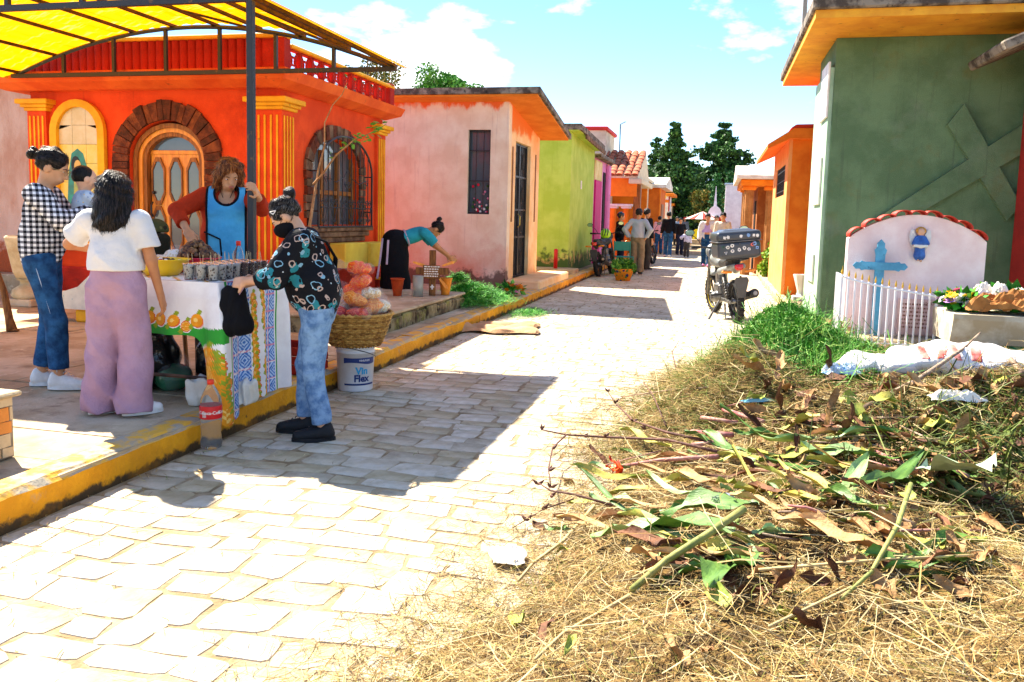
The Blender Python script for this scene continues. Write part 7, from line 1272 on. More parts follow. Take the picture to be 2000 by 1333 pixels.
b2 = motorbike('black motorcycle with a lime helmet on its seat leaning by the lime house', (-2.7, 19.6, .008), -.12, .08, False, m_blk, None); b3 = motorbike('dark motorcycle parked beyond the man with hands on hips', (-2.35, 25.2, .008), -.35, .06, False, mat('maroon_cowl', '5a1a20', .4, .1, 5, None, 0), None)
hl = thing('helmet', 'lime green and black motorcycle helmet on the black motorcycle', 'helmet', (-2.6, 19.9, .93)); sdf_mesh('shell', [ell((0, 0, .1), (.125, .15, .13), .02)], .012, mat('lime_shell', '9ad81e', .3, .05, 5, None, 0, spec=.5), hl, [((0, 0, .0), (0, 0, -1))]); st_ = MB()
for a in (-.5, 0, .5): st_.tube([(.127*math.sin(a+.1*math.sin(t*3)), -.153*math.cos(t)*math.cos(a), .1+.132*math.sin(t)) for t in np.linspace(-.3, 1.3, 8)], .012, 5)
st_.build('stripes', m_blk, hl, True)
# leafy pot plant with a coloured pot, teal metal chair
pp = G(1207, 549); pt_ = bush('potted_plant', 'leafy green potted plant on the street beside the motorcycles', (pp.x+.1, pp.y+.1, .2), (.3, .28, .36), L_rnd, 900, .08, 91, 'plant'); MB().lathe([(.02, -.2), (.16, -.2), (.24, .06), (.26, .08), (.22, .08), (.02, .02)], 18).build('pot', floral('patchwork_pot', 'd8902a', [('2a3a6a', 7, 0, .25), ('3a7a3a', 9, 0, .2)]), pt_, True)
ch = thing('metal_chair', 'teal painted metal chair frame by the lime house', 'chair', (-2.2, 20.4, .008), .3); m_teal2 = mat('teal_paint', '1f8a7a', .5, .1, 6, None, 0)
for s in (-1, 1): MB().tube([(s*.2, -.2, 0), (s*.2, -.2, .45)], .014, 6).build('leg', m_teal2, ch); MB().tube([(s*.2, .2, 0), (s*.2, .2, .45), (s*.2, .24, .85)], .014, 6).build('leg', m_teal2, ch)
MB().bbox(-.22, .22, -.22, .22, .451, .475, .008).build('seat', m_teal2, ch); MB().bbox(-.2, .2, .225, .245, .6, .83, .008).build('backrest', m_teal2, ch)
# striped umbrella far down the lane
ub = atY(1372, 436, 44); uo = thing('umbrella', 'red and white striped umbrella far down the lane', 'umbrella', (ub.x, 44, 0)); cn = MB(); n = 16
for i in range(n): a, b = 2*PI*i/n, 2*PI*(i+1)/n; cn.add([(0, 0, 1.9), (.95*math.cos(a), .95*math.sin(a), 1.5), (.95*math.cos(b), .95*math.sin(b), 1.5)], [(0, 1, 2)], i % 2)
cn.build('canopy', [m_red, m_white], uo); MB().tube([(0, 0, 0), (0, 0, 1.9)], .02, 6).build('pole', m_alu, uo)
pb_ = thing('pale_pot', 'pale stone urn at the foot of the right orange house', 'urn', (1.5, 15.2, .05)); MB().bbox(-.14, .14, -.14, .14, 0, .08, .01).build('base', m_white, pb_); MB().lathe([(.1, .08), (.07, .14), (.07, .18), (.15, .46), (.13, .46), (.02, .3)], 8).build('bowl', m_white, pb_)
# ------------------------------------------------------------------ white grave with tiled top, blue cross, fence
m_pw = mat('pinkish_plaster', 'f0dcd8', .85, .06, 3, 'e4c8c4', .2, 60); m_cblue = mat('worn_blue_paint', '5aa4c4', .75, .15, 8, '4a8aa8', .25, 50); over(m_cblue, '2c5a70', 12, .64, .7, seed=3)
HY = 9.75; L_ = atY(1657, 470, HY); R_ = atY(1928, 470, HY); hx0, hx1, hzs, hzt = L_.x, R_.x, atY(1660, 466, HY).z, atY(1790, 420, HY).z
hs = thing('headstone', 'pinkish white grave headstone with clay tile crest and angel', 'headstone', ((hx0+hx1)/2, HY, .05))
npf = 24; prof = [(hx0, .0), (hx1, .0)]+[(hx1+(hx0-hx1)*i/npf, hzs+(hzt-hzs)*(math.sin(PI*i/npf)**.8)) for i in range(npf+1)]
wb(MB().prism(prof, 'y', HY, HY+.16), 'slab', m_pw, hs); tt = MB(); nt = 8
tt.add([(.085*math.cos(PI*i/nt), y_, .05*math.sin(PI*i/nt)*1.0) for y_ in (0, .26) for i in range(nt+1)]+[(.072*math.cos(PI*i/nt), y_, .038*math.sin(PI*i/nt)) for y_ in (0, .26) for i in range(nt+1)], [(i, i+1, nt+2+i, nt+1+i) for i in range(nt)]+[(2*nt+2+i+1, 2*nt+2+i, 3*nt+3+i, 3*nt+4+i) for i in range(nt)]+[(i+1, i, 2*nt+2+i, 2*nt+3+i) for i in range(nt)])
to2 = None; m_rt = mat('red_edged_tile', 'd0402a', .6, .12, 6, 'b03020', .2, 50)
for k in range(9):
    t = (k+.5)/9; x_ = hx0+(hx1-hx0)*t; z_ = hzs+(hzt-hzs)*(math.sin(PI*t)**.8); sl = math.atan2((hzt-hzs)*(math.sin(PI*min(t+.03, 1))**.8-math.sin(PI*max(t-.03, 0))**.8), (hx1-hx0)*.06)
    if to2 is None: to2 = wb(tt, 'crest_tile', m_rt, hs, True); to2.location += Vector((x_, HY-.05, z_+.0)); to2.rotation_euler.y = -sl
    else: wchild('crest_tile', to2, hs, (x_, HY-.05, z_+(.012 if k % 2 else 0)), (0, -sl, 0))
# painted wooden cross
cx_ = atY(1718, 520, HY-.1); bc = thing('blue_cross', 'weathered blue wooden cross with pointed ends at the white grave', 'cross', (cx_.x, HY-.1, .05), 0); zc = cx_.z-.05; top = atY(1722, 468, HY-.1).z-.05; hw_ = (atY(1772, 520, HY-.1).x-atY(1664, 520, HY-.1).x)/2
def arm(L, w): return [(0, -w), (L*.55, -w), (L*.68, -w*1.25), (L*.74, -w*.8), (L*.88, -w*.9), (L, 0), (L*.88, w*.9), (L*.74, w*.8), (L*.68, w*1.25), (L*.55, w), (0, w)]
u_ = MB(); w_ = .048; u_.prism([(w_, .0), (w_, zc)]+[(b, zc+a) for a, b in arm(top-zc, -w_)][0:0]+[(w_, zc+(top-zc)*.4), (w_*1.3, zc+(top-zc)*.6), (w_*.8, zc+(top-zc)*.7), (w_*.8, zc+(top-zc)*.85), (0, top), (-w_*.8, zc+(top-zc)*.85), (-w_*.8, zc+(top-zc)*.7), (-w_*1.3, zc+(top-zc)*.6), (-w_, zc+(top-zc)*.4), (-w_, .0)], 'y', -.015, .015); u_.build('upright', m_cblue, bc)
c2 = MB(); ar = arm(hw_, w_*.9); c2.prism([(a, zc+b) for a, b in ar]+[(-a, zc+b) for a, b in ar[::-1]][1:-1], 'y', -.034, -.016); c2.build('crossbar', m_cblue, bc)
# angel figure
ap_ = atY(1797, 478, HY-.04); an = thing('angel_figurine', 'small painted angel figurine in blue robe with blond curls on the headstone', 'figurine', (ap_.x, HY-.045, ap_.z-.12)); m_rob = mat('blue_robe', '3a6ab0', .5, .15, 15, '2a5090', 0); m_blon = mat('blond_curls', 'd89a3a', .6, .2, 40, None, .5, 60); m_wing = mat('wing_white', 'dcd8d4', .6, .08, 12, None, .2, 40)
sdf_mesh('body', [ell((0, 0, .255), (.038, .035, .042), .01), rcone((0, 0, .21), (0, 0, .17), .018, .04, .02), rcone((0, 0, .16), (0, 0, .02), .04, .03, .02), rcone((-.045, -.01, .18), (-.07, -.03, .11), .016, .013, .01), rcone((.045, -.01, .18), (.07, -.03, .11), .016, .013, .01), rcone((-.015, -.01, .03), (-.015, -.03, -.045), .014, .012, .01), rcone((.015, -.01, .03), (.012, -.03, -.06), .014, .012, .01)], .006, SKIN[2], an)
sdf_mesh('robe', [rcone((0, 0, .2), (0, 0, .14), .03, .06, .02), rcone((-.04, 0, .19), (-.065, -.02, .13), .022, .026, .02), rcone((.04, 0, .19), (.065, -.02, .13), .022, .026, .02), rcone((0, 0, .1), (0, 0, .0), .045, .06, .02)], .006, m_rob, an); sdf_mesh('sash', [rcone((-.06, -.035, .105), (.06, -.035, .105), .016, .016, .01), rcone((0, -.03, .1), (0, -.02, .085), .03, .02, .02)], .006, m_white, an); sdf_mesh('curls', [ell((.034*math.cos(a), .006+.012*math.sin(a), .27+.024*math.sin(a*1.0)), (.019, .02, .019), .004) for a in np.linspace(-.6, PI+.6, 9)], .006, m_blon, an, (), [ell((0, -.05, .25), (.028, .04, .03), 0)])
for s in (-1, 1): wg = MB(); wg.prism([(s*.03, .12), (s*.06, .06), (s*.095, .12), (s*.11, .2), (s*.1, .27), (s*.07, .285), (s*.045, .22)], 'y', .015, .03); wg.build('wing', m_wing, an)
# marble plaque
pq = atY(1795, 620, HY-.06); pl = thing('grave_plaque', 'pink marble grave plaque with small engraved lettering', 'plaque', (pq.x+.02, HY-.07, pq.z-.2)); MB().bbox(-.24, .24, 0, .03, 0, .4, .005).build('stone', mat('pink_marble', 'dcbcb4', .35, .12, 5, 'c8a098', 0, spec=.5), pl); lt = MB(); rl = random.Random(5)
text_on(lt, 'AMAMOS', .05, lambda u, v: (.1+u, -.0012, .35+v))
for r_ in range(7):
    x_ = -.21
    while x_ < .06: w2 = rl.uniform(.012, .03); lt.box(x_, x_+w2, -.0012, -.0004, .33-.042*r_, .348-.042*r_); x_ += w2+.01
lt.build('engraving', mat('engraved_brown', '8a5a50', .7), pl)['kind'] = 'stuff'; tag(MB().bbox(hx0-.0, hx1+.1, 9.36, HY-.012, -.02, .2, .02).build('grave_bed', m_conc), 'low concrete grave bed inside the white fence', 'grave')
# white picket fence with gilt tips; its top dips towards the corner post
FYc = 9.3; fa_ = atY(1645, 540, FYc); fb_ = atY(1830, 580, FYc); fe = thing('iron_fence', 'white iron grave fence with gold spear tips and dipping top rail', 'fence', (fa_.x, FYc, .05)); m_fw = mat('white_iron', 'ecebee', .5, .05, 6, None, .05, 40); m_gilt = mat('gilt_paint', 'd8aa3a', .4, .1, 6, None, 0, metal=.4); nP = 15
def railz(t): return fa_.z+(fb_.z-fa_.z)*(t**.75)
def railx(t): return fa_.x+(fb_.x-fa_.x)*t
for i in range(nP):
    t = i/(nP-1); x_ = railx(t); z_ = railz(t); big = i in (0, nP-1); pk2 = wb(MB().bbox(x_-(.013 if big else .009), x_+(.013 if big else .009), FYc-.009, FYc+.009, -.0, z_+.02, .003), 'picket', m_fw, fe); wb(MB().lathe([(.006, 0), (.017 if big else .012, .025), (.006, .055), (.001, .095 if big else .075)], 6, (x_, FYc, z_+.021)), 'spear_tip', m_gilt, pk2)
wb(MB().tube([(railx(t), FYc-.012, railz(t)) for t in np.linspace(0, 1, 14)]+[(railx(1)+.12, FYc-.05, fb_.z+.0), (railx(1)+.32, FYc-.12, fb_.z-.01)], .011, 6), 'top_rail', m_fw, fe); wb(MB().tube([(railx(0), FYc-.012, .16), (railx(1), FYc-.012, .16)], .009, 6), 'bottom_rail', m_fw, fe)
for i in range(5): t = (i+1)/5; y_ = FYc+t*.4; wb(MB().bbox(fa_.x-.009, fa_.x+.009, y_-.009, y_+.009, 0, fa_.z+.02, .003), 'picket', m_fw, fe)
# trough planter heaped with flowers and wrapping paper
tx0 = atY(1862, 650, 8.7).x; tz = atY(1880, 612, 8.7).z; tr_ = thing('trough_planter', 'white stone trough on a mint green base beside the iron fence', 'planter', (tx0+.8, 9.0, .05)); m_mint = mat('mint_paint', '4ab078', .7, .12, 4, '3a9a66', .15, 50)
wb(MB().bbox(tx0+.02, tx0+2.2, 8.72, 9.28, -.02, tz-.3, .02), 'base', m_mint, tr_); wb(MB().prism([(8.66, tz-.29), (9.3, tz-.29), (9.36, tz-.05), (9.36, tz), (8.58, tz), (8.58, tz-.05)], 'x', tx0-.04, tx0+2.3), 'trough', mat('stained_white', 'd8d2bc', .8, .12, 4, 'b8a888', .2, 40), tr_)
flowers('grave_flowers', 'yellow and white flowers heaped at the fence end of the trough', (tx0+.12, 8.95, tz+.001), .2, .2, 46, [F_ye, F_wh, F_pk, F_li], 15, .055); flowers('grave_flowers', 'bright yellow blooms with white paper on the trough', (tx0+.62, 9.1, tz+.001), .26, .26, 40, [F_ye, F_ye, F_wh], 17, .06)
def crumple(name, label, loc, sx, sy, h, m, seed, rz=0, cat='paper', fold=1.0, seg=22):
    g = random.Random(seed); ph = [g.uniform(0, 6) for _ in range(6)]; b = MB()
    for i in range(seg+1):
        for j in range(seg+1):
            u, v = i/seg*2-1, j/seg*2-1; z = abs(math.sin(u*3.1+v*1.7+ph[0]+math.sin(v*4+ph[1])))*.6+abs(math.sin(v*4.3-u*2.1+ph[2]))*.4+.25*abs(math.sin(u*9+v*7+ph[3])); e = 1-max(abs(u), abs(v))**4*.75; b.v.append((u*sx*(1+.12*math.sin(v*3+ph[4])), v*sy*(1+.12*math.sin(u*3+ph[5])), .006+h*z*e*fold))
    for i in range(seg):
        for j in range(seg): k = i*(seg+1)+j; b.f.append((k, k+seg+1, k+seg+2, k+1)); b.m.append(0)
    return tag(b.build(name, m, None, False, loc, rz), label, cat)
crumple('wrapping_paper', 'crumpled brown wrapping paper lying across the white trough', (tx0+.55, 8.82, tz+.002), .42, .2, .2, mat('brown_wrap', 'b87a3a', .8, .12, 5, '9a6028', .2, 40), 3); crumple('tissue_paper', 'crumpled white tissue paper among the trough flowers', (tx0+.4, 9.05, tz+.1), .18, .14, .16, wpm, 5)
tag(MB().lathe([(.05, 0), (.06, .18), (.045, .19), (.04, .02)], 12).build('dark_vase', mat('dark_teal_glaze', '1c5a60', .3), None, True, (tx0+.78, 8.95, tz+.002)), 'small dark teal vase among the yellow flowers', 'vase')
# broken carton by the fence
cbx = G(1640, 668, .06); cb_ = thing('torn_carton', 'torn cardboard carton with rubbish beside the fence end', 'carton', (cbx.x-.08, cbx.y-.3, .06), .4); m_card = mat('cardboard', 'b88a6a', .85, .12, 5, '9a6a4a', .2, 40)
for (a, b, c, d, e) in ((-.14, .14, -.11, -.1, .22), (-.14, .14, .1, .11, .26), (.13, .14, -.1, .1, .2), (-.14, -.13, -.1, .1, .3)): MB().box(a, b, c, d, 0, e).build('panel', m_card, cb_)
MB().prism([(-.13, -.1), (.02, -.16), (.1, -.1)], 'z', .22, .226, None, Matrix.Rotation(.3, 4, 'X')).build('flap', m_card, cb_)
# ------------------------------------------------------------------ heap of garden waste on the right
EY = np.array([-1, 1.2, 2.1, 3.05, 4.07, 5.9, 7.4, 8.4, 9.2]); EX = np.array([-1.2, -1.15, -1.0, -.72, -.62, -.62, -.48, -.1, .5])
BUMPS = [(1.0, 2.2, .55, .5, .12), (.35, 3.0, .5, .45, .10), (2.2, 2.4, .8, .6, .2), (1.5, 4.6, .7, .6, .26), (2.7, 4.4, .8, .9, .28), (.15, 5.6, .42, .65, .28), (.55, 7.0, .5, .6, .3), (1.9, 6.3, .8, .5, .12), (2.9, 6.2, .7, .7, .14), (.75, 3.55, .26, .2, -.16), (.05, 4.7, .25, .2, -.06)]
def pile_z(x, y):
    x = np.asarray(x, float); y = np.asarray(y, float); e = np.interp(y, EY, EX); d = np.maximum(x-e, 0); b = .33*(1-np.exp(-(d/.75)**1.5))*np.clip((9.1-y)/1.6, 0, 1)
    for (cx, cy, rx, ry, h) in BUMPS: b = b+h*np.exp(-((x-cx)/rx)**2-((y-cy)/ry)**2)*np.clip(d/.3, 0, 1)
    n = .022*np.sin(7.1*x+3.3*y)+.018*np.sin(11.3*y-5.2*x+1)+.012*np.sin(23*x+17*y)
    return np.maximum(b+n*np.clip(d/.4, 0, 1)+.0*x, -.02)+.008
def hit(px, py, up=0.0):
    d = _ray(px, py); t = np.arange(.8, 14, .01); ok = CAMH+d.z*t < pile_z(d.x*t, d.y*t)+up; t = float(t[np.argmax(ok)]) if ok.any() else 13.9
    return Vector((d.x*t, d.y*t, CAMH+d.z*t))
hp_ = thing('waste_heap', 'big heap of dry grass, stalks and leaves dumped along the right side', 'heap', (1.2, 4.5, 0.0)); HL = Vector((1.2, 4.5, 0))
gx_ = np.linspace(-1.4, 4.6, 130); gy_ = np.linspace(.6, 9.3, 150); XX, YY = np.meshgrid(gx_, gy_, indexing='ij'); ZZ = pile_z(XX, YY)-.03
I = np.arange(XX.size).reshape(XX.shape); Qp = np.stack([I[:-1, :-1], I[1:, :-1], I[1:, 1:], I[:-1, 1:]], -1).reshape(-1, 4); zc_ = ZZ.ravel()[Qp].max(1); Qp = Qp[zc_ > .012]
m_mul = mat('straw_mulch', '7d6234', .95, .3, 14, '3c2a16', .8, 40, detail=12, mix=(.36, .6)); over(m_mul, '3a2818', 9, .56, .66, seed=4)
o = npmesh('mound', np.stack([XX.ravel()-HL.x, YY.ravel()-HL.y, ZZ.ravel()-HL.z], 1), Qp, m_mul, hp_, True); o['kind'] = 'stuff'
# blades of dry grass, tens of thousands, in tufts that share a lay
SM = [mat('hay_%d' % i, c, .8, .12, 30, None, 0, spec=.15) for i, c in enumerate(('a2884f', 'b89e6a', '80663a', 'cbb788', '68502c', '4a371f', '787636', '566428', '927040', '342414'))]
def hay(n, xr, yr, seed, lmin, lmax, w, pal, zoff=.0, lay=None, spread=.9, dens=None, up=.22, fringe=0.0):
    g = np.random.default_rng(seed); x = g.uniform(*xr, n*3); y = yr[0]+(yr[1]-yr[0])*g.random(n*3)**1.15; e = np.interp(y, EY, EX); d = x-e; keep = (d > -fringe*g.random(n*3)**2) & (g.random(n*3) < np.clip(.25+(d+fringe)/.45, .05, 1))
    if dens is not None: keep &= g.random(n*3) < dens(x, y)
    x, y = x[keep][:n], y[keep][:n]; n = len(x); a = g.uniform(0, 2*PI, n)*.55+2.2*np.sin(2.1*x+.7)+1.7*np.sin(1.9*y+1.1*x)+g.normal(0, spread, n); L = g.uniform(lmin, lmax, n)*(.6+.8*g.random(n)); ph = g.normal(0, up, n); ph = np.where(g.random(n) < .08, np.abs(ph)*2.2, ph)
    dr = np.stack([np.cos(a)*np.cos(ph), np.sin(a)*np.cos(ph), np.sin(ph)], 1); sd = np.stack([-np.sin(a), np.cos(a), g.normal(0, .5, n)], 1); sd /= np.linalg.norm(sd, axis=1)[:, None]; bd = g.normal(0, .85, (n, 1))*np.stack([-np.sin(a), np.cos(a), g.normal(.2, .5, n)], 1); P0 = np.stack([x, y, pile_z(x, y)+zoff+np.abs(g.normal(0, .028, n))-.02], 1); ww = (w*g.uniform(.5, 1.5, n))[:, None]; V = []
    for k, t in enumerate((0, .33, .67, 1)):
        c = P0+dr*(L*(t-.5))[:, None]+bd*(L*(.25-(t-.5)**2))[:, None]; c[:, 2] = np.maximum(c[:, 2], np.maximum(pile_z(c[:, 0], c[:, 1])-.012, .014)); s = ww*(.8, 1, .9, .25)[k]; V += [c-sd*s, c+sd*s]
    V = np.stack(V, 1).reshape(-1, 3); b = (np.arange(n)*8)[:, None]; Q = np.concatenate([b+np.array([[q, q+1, q+3, q+2]]) for q in (0, 2, 4)]); pv = np.array(pal)[g.integers(0, len(pal), n)]; return V, Q, np.tile(pv, 3)
Hh = []
Hh.append(hay(78000, (-1.5, 3.4), (.9, 5.2), 201, .04, .17, .0011, [0, 0, 1, 1, 2, 3, 3, 4, 5, 8, 6], fringe=.45)); Hh.append(hay(26000, (-1.3, 4.2), (4.6, 9.0), 203, .06, .24, .0017, [0, 1, 2, 4, 6, 7, 7, 8, 3], fringe=.5)); Hh.append(hay(9000, (-.9, .9), (4.6, 8.2), 205, .06, .2, .0018, [6, 7, 7, 2, 0], .01, dens=lambda x, y: np.exp(-((x-.1)/.5)**2-((y-6)/1.3)**2))); Hh.append(hay(20000, (.5, 4), (3.3, 7), 207, .05, .2, .0022, [5, 9, 5, 4, 9, 8, 6], .012)); Hh.append(hay(2600, (-1.0, 3.4), (1.0, 7.5), 209, .22, .5, .0015, [1, 3, 3, 0, 8], .03, up=.14)); Hh.append(hay(5000, (1.6, 3.6), (3.6, 6.2), 211, .05, .22, .002, [7, 6, 7, 2], .012)); Hh.append(hay(2200, (-1.9, -.3), (1.5, 7.5), 213, .03, .14, .0013, [0, 1, 3, 2], .0, fringe=.9))
off = 0; Va, Qa, Ma = [], [], []
for V, Q, M_ in Hh: Va.append(V-np.array(HL)); Qa.append(Q+off); Ma.append(M_); off += len(V)
o = npmesh('dry_grass', np.concatenate(Va), np.concatenate(Qa), SM, hp_, mi=np.concatenate(Ma)); o['kind'] = 'stuff'
# big leaves, modelled one by one (blade with midrib, folded and curled)
def leaf_geo(L, W, fold, curl, twist, seed, n=9):
    g = random.Random(seed); b = MB(); ph = g.uniform(0, 6)
    for i in range(n+1):
        t = i/n; w_ = W*math.sin(PI*min(1, t*.96+.03))**.75*(1-.25*t)*(1+.13*math.sin(14*t+ph)+g.uniform(-.08, .08)); a = curl*t; x = L*(math.sin(a)/curl if abs(curl) > .05 else t); z = L*((1-math.cos(a))/curl if abs(curl) > .05 else 0); tw = twist*t
        for s in (-1, -.5, 0, .5, 1): y = s*w_*math.cos(fold*abs(s)); zz = z+abs(s)*w_*math.sin(fold)+(.010+.12*W)*math.sin(9*t+ph+s*3)*abs(s)+.1*W*math.sin(21*t+s*5)*abs(s)+.03*L*math.sin(5*t+ph)+(.0 if s else .002); b.v.append((x, y*math.cos(tw)-(zz-z)*math.sin(tw), z+y*math.sin(tw)+(zz-z)*math.cos(tw)))
    for i in range(n):
        for s in range(4): k = i*5+s; b.f.append((k, k+5, k+6, k+1)); b.m.append(0)
    return b
LG = [mat('canna_green', '5a7c2e', .5, .3, 10, '3c6020', .2, 60, spec=.4, stretch=(.5, 6, 1)), mat('canna_pale', '92ac70', .5, .2, 10, '6c8c4c', .2, 60, spec=.4, stretch=(.5, 6, 1)), mat('canna_yellowing', 'b8a850', .6, .25, 8, '8a9a3c', .2, 60), mat('dry_leaf_tan', 'c09a68', .75, .25, 8, '8a6238', .3, 60), mat('dry_leaf_brown', '7a4e30', .75, .3, 8, '4a2c1c', .3, 60), mat('silver_leaf', 'b4c4a4', .6, .12, 8, '98ac88', .25, 40)]
def put_leaf(px, py, px2, py2, W, mi, fold=.35, curl=.3, twist=0.0, lift=.03, name='leaf', seed=0):
    a = hit(px, py); b = hit(px2, py2); d = b-a; L = d.length; a = a+Vector((0, 0, lift)); o = leaf_geo(L, W, fold, curl, twist, seed).build(name, LG[mi], hp_, True); yaw = math.atan2(d.y, d.x); pit = math.asin(max(-1, min(1, d.z/max(L, 1e-6))))
    o.rotation_euler = (0, -pit, yaw); o.location = a-HL; return o
for k, q in enumerate(((1430, 1085, 1155, 1075, .07, 1, .5, .12), (1440, 1050, 1200, 1062, .085, 0, .35, .15), (1480, 1000, 1290, 1030, .08, 0, .4, .2), (1250, 1000, 1150, 995, .05, 1, .4, .25), (1330, 1100, 1260, 1112, .04, 1, .4, .2), (1465, 900, 1370, 885, .045, 0, .5, .35), (1530, 905, 1400, 925, .045, 2, .3, .2), (1640, 890, 1460, 915, .06, 2, .3, .15), (1705, 900, 1560, 905, .06, 1, .3, .35), (1640, 915, 1480, 935, .05, 0, .3, .15), (1700, 920, 1570, 950, .05, 2, .5, .3), (1560, 960, 1430, 1010, .05, 2, .6, .4), (1600, 1000, 1690, 955, .05, 1, .4, .2), (1660, 980, 1800, 935, .045, 0, .4, .2), (1730, 960, 1830, 970, .05, 0, .4, .3), (1420, 1120, 1380, 1180, .06, 0, .4, .2), (1460, 1100, 1430, 1150, .06, 0, .4, .3), (1230, 925, 1150, 930, .03, 1, .5, .2), (1120, 1055, 1062, 1046, .02, 0, .3, .1), (1310, 880, 1210, 870, .04, 2, .4, .2), (1520, 855, 1610, 840, .05, 2, .6, .5))): put_leaf(q[0], q[1], q[2], q[3], q[4], q[5], q[6], q[7], .3*math.sin(k*2.1), .035, 'canna_leaf', k)
big = put_leaf(1815, 950, 1935, 1040, .13, 5, .25, .5, .2, .1, 'silvery_leaf', 77)
gq = random.Random(55)
for k in range(105):
    px, py = gq.uniform(1240, 1960), gq.uniform(845, 1130); L_px = gq.uniform(70, 190); an_ = gq.gauss(.1, .35); put_leaf(px, py, px-L_px*math.cos(an_), py+L_px*math.sin(an_)*.5, gq.uniform(.014, .045), gq.choice((0, 1, 2, 2, 3, 3, 4, 0)), gq.uniform(.3, .9), gq.uniform(-.2, .7), gq.uniform(-.9, .9), gq.uniform(0, .05), 'strap_leaf', 600+k)
gd = random.Random(21); dry = [leaf_geo(gd.uniform(.09, .17), gd.uniform(.02, .04), gd.uniform(.2, 1.1), gd.uniform(-1.2, 1.4), gd.uniform(-1, 1), 300+i, 6) for i in range(10)]; dsrc = []
for k in range(290):
    px, py = (gd.uniform(1480, 1990), gd.uniform(715, 1000)) if k < 205 else (gd.uniform(1330, 1980), gd.uniform(950, 1180)) if k < 260 else (gd.uniform(1000, 1900), gd.uniform(880, 1320))
    p_ = hit(px, py); i = k % 10; mi = LG[gd.choice((3, 3, 4, 4, 3, 2))]
    if k < 10: o = dry[i].build('dry_leaf', mi, hp_, True); dsrc.append(o)
    else: o = child('dry_leaf', dsrc[i], hp_)
    sc = gd.uniform(.8, 1.7)*(1 if py < 900 else .62); o.location = p_-HL+Vector((0, 0, gd.uniform(.0, .04))); o.rotation_euler = (gd.uniform(-.9, .9), gd.uniform(-.7, .7), gd.uniform(0, 6.3)); o.scale = (sc, sc, sc)
    if k >= 10 and i % 3 == 0: o.material_slots[0].link = 'OBJECT'; o.material_slots[0].material = mi
# stalks
SC = [mat('green_stalk', '9c9654', .7, .3, 14, '6f7a3a', .15, 40, stretch=(1, 1, 1)), mat('red_stalk', '8a4a4c', .6, .2, 12, 'b88a7a', .15, 40), mat('bare_twig', '4a2a22', .7, .25, 20, '6a4638', .2, 60), mat('pale_stalk', 'c8b078', .65, .15, 10, None, .15, 40), mat('bleached_branch', 'a89078', .8, .2, 12, '6a5646', .3, 50)]
def stalk(pts, r0, r1, mi, lift=.03, name='stalk'):
    P = [hit(*p[:2])+Vector((0, 0, lift+(p[2] if len(p) > 2 else 0)))-HL for p in pts]; MBx = MB(); k = len(P); MBx.tube(P, [r0+(r1-r0)*i/(k-1) for i in range(k)], 8); return MBx.build(name, SC[mi], hp_, True)
stalk([(1232, 1183), (1300, 1135, .02), (1380, 1095, .04), (1450, 1055, .06)], .011, .013, 0, .05); stalk([(1045, 1308), (1100, 1255), (1180, 1210), (1250, 1170)], .004, .008, 3); stalk([(1160, 1005), (1100, 1075), (1040, 1120), (1012, 1155)], .008, .005, 3, .04); stalk([(1640, 1205), (1700, 1150), (1750, 1075, .03), (1775, 1000, .05)], .005, .009, 0, .05)
stalk([(1350, 862), (1430, 868)], .016, .015, 1, .05); stalk([(1412, 820), (1490, 845)], .014, .013, 1, .06); stalk([(1368, 832), (1440, 843)], .012, .012, 1, .05); stalk([(1215, 928), (1290, 917), (1400, 912)], .008, .013, 1, .05); stalk([(1710, 905), (1790, 940)], .012, .01, 1, .05); stalk([(1820, 920), (1890, 955)], .011, .01, 1, .05); stalk([(1350, 888), (1420, 880)], .012, .012, 1, .05)
stalk([(1690, 812), (1790, 770, .04), (1880, 725, .12), (1910, 705, .16)], .018, .006, 4, .04, 'branch'); stalk([(1945, 690, .05), (1995, 752)], .02, .016, 4, .06, 'branch'); stalk([(1600, 830), (1650, 850), (1710, 830)], .01, .006, 4, .03, 'branch'); stalk([(1520, 880), (1700, 870), (1830, 880)], .005, .004, 3, .05); stalk([(1480, 1145), (1720, 1125), (1900, 1118)], .005, .004, 3, .05); stalk([(1500, 1260), (1660, 1180), (1830, 1240)], .004, .003, 3, .05)
stalk([(1390, 890, .02), (1300, 880, .05), (1235, 860, .07), (1200, 830, .1), (1186, 815, .13)], .009, .003, 2, .05, 'twig'); stalk([(1400, 902), (1300, 895, .05), (1180, 893, .07), (1105, 892, .08), (1055, 888, .1)], .009, .004, 2, .05, 'twig'); stalk([(1105, 892, .08), (1078, 912, .06), (1070, 950, .04), (1075, 980, .03)], .005, .003, 2, .05, 'twig'); stalk([(1200, 1005), (1120, 998, .04), (1075, 990, .04), (1050, 978, .05)], .007, .003, 2, .04, 'twig'); stalk([(1120, 1003, .04), (1060, 1020, .03), (1000, 1045, .0)], .004, .002, 2, .03, 'twig'); stalk([(1300, 845), (1275, 800, .05), (1255, 782, .1)], .005, .003, 2, .04, 'twig'); stalk([(1320, 730), (1312, 705, .05), (1325, 690, .09)], .006, .003, 2, .04, 'twig')
gs_ = random.Random(77)
for k in range(46):
    px, py = gs_.uniform(1280, 1980), gs_.uniform(745, 1140); L_px = gs_.uniform(60, 200); a_ = gs_.gauss(.15, .5); stalk([(px, py), (px-L_px*.5*math.cos(a_), py+L_px*.2*math.sin(a_), gs_.uniform(0, .03)), (px-L_px*math.cos(a_), py+L_px*.45*math.sin(a_), gs_.uniform(0, .04))], gs_.uniform(.003, .008), gs_.uniform(.002, .005), gs_.choice((0, 3, 3, 4, 1, 4)), .025)
bd0 = None
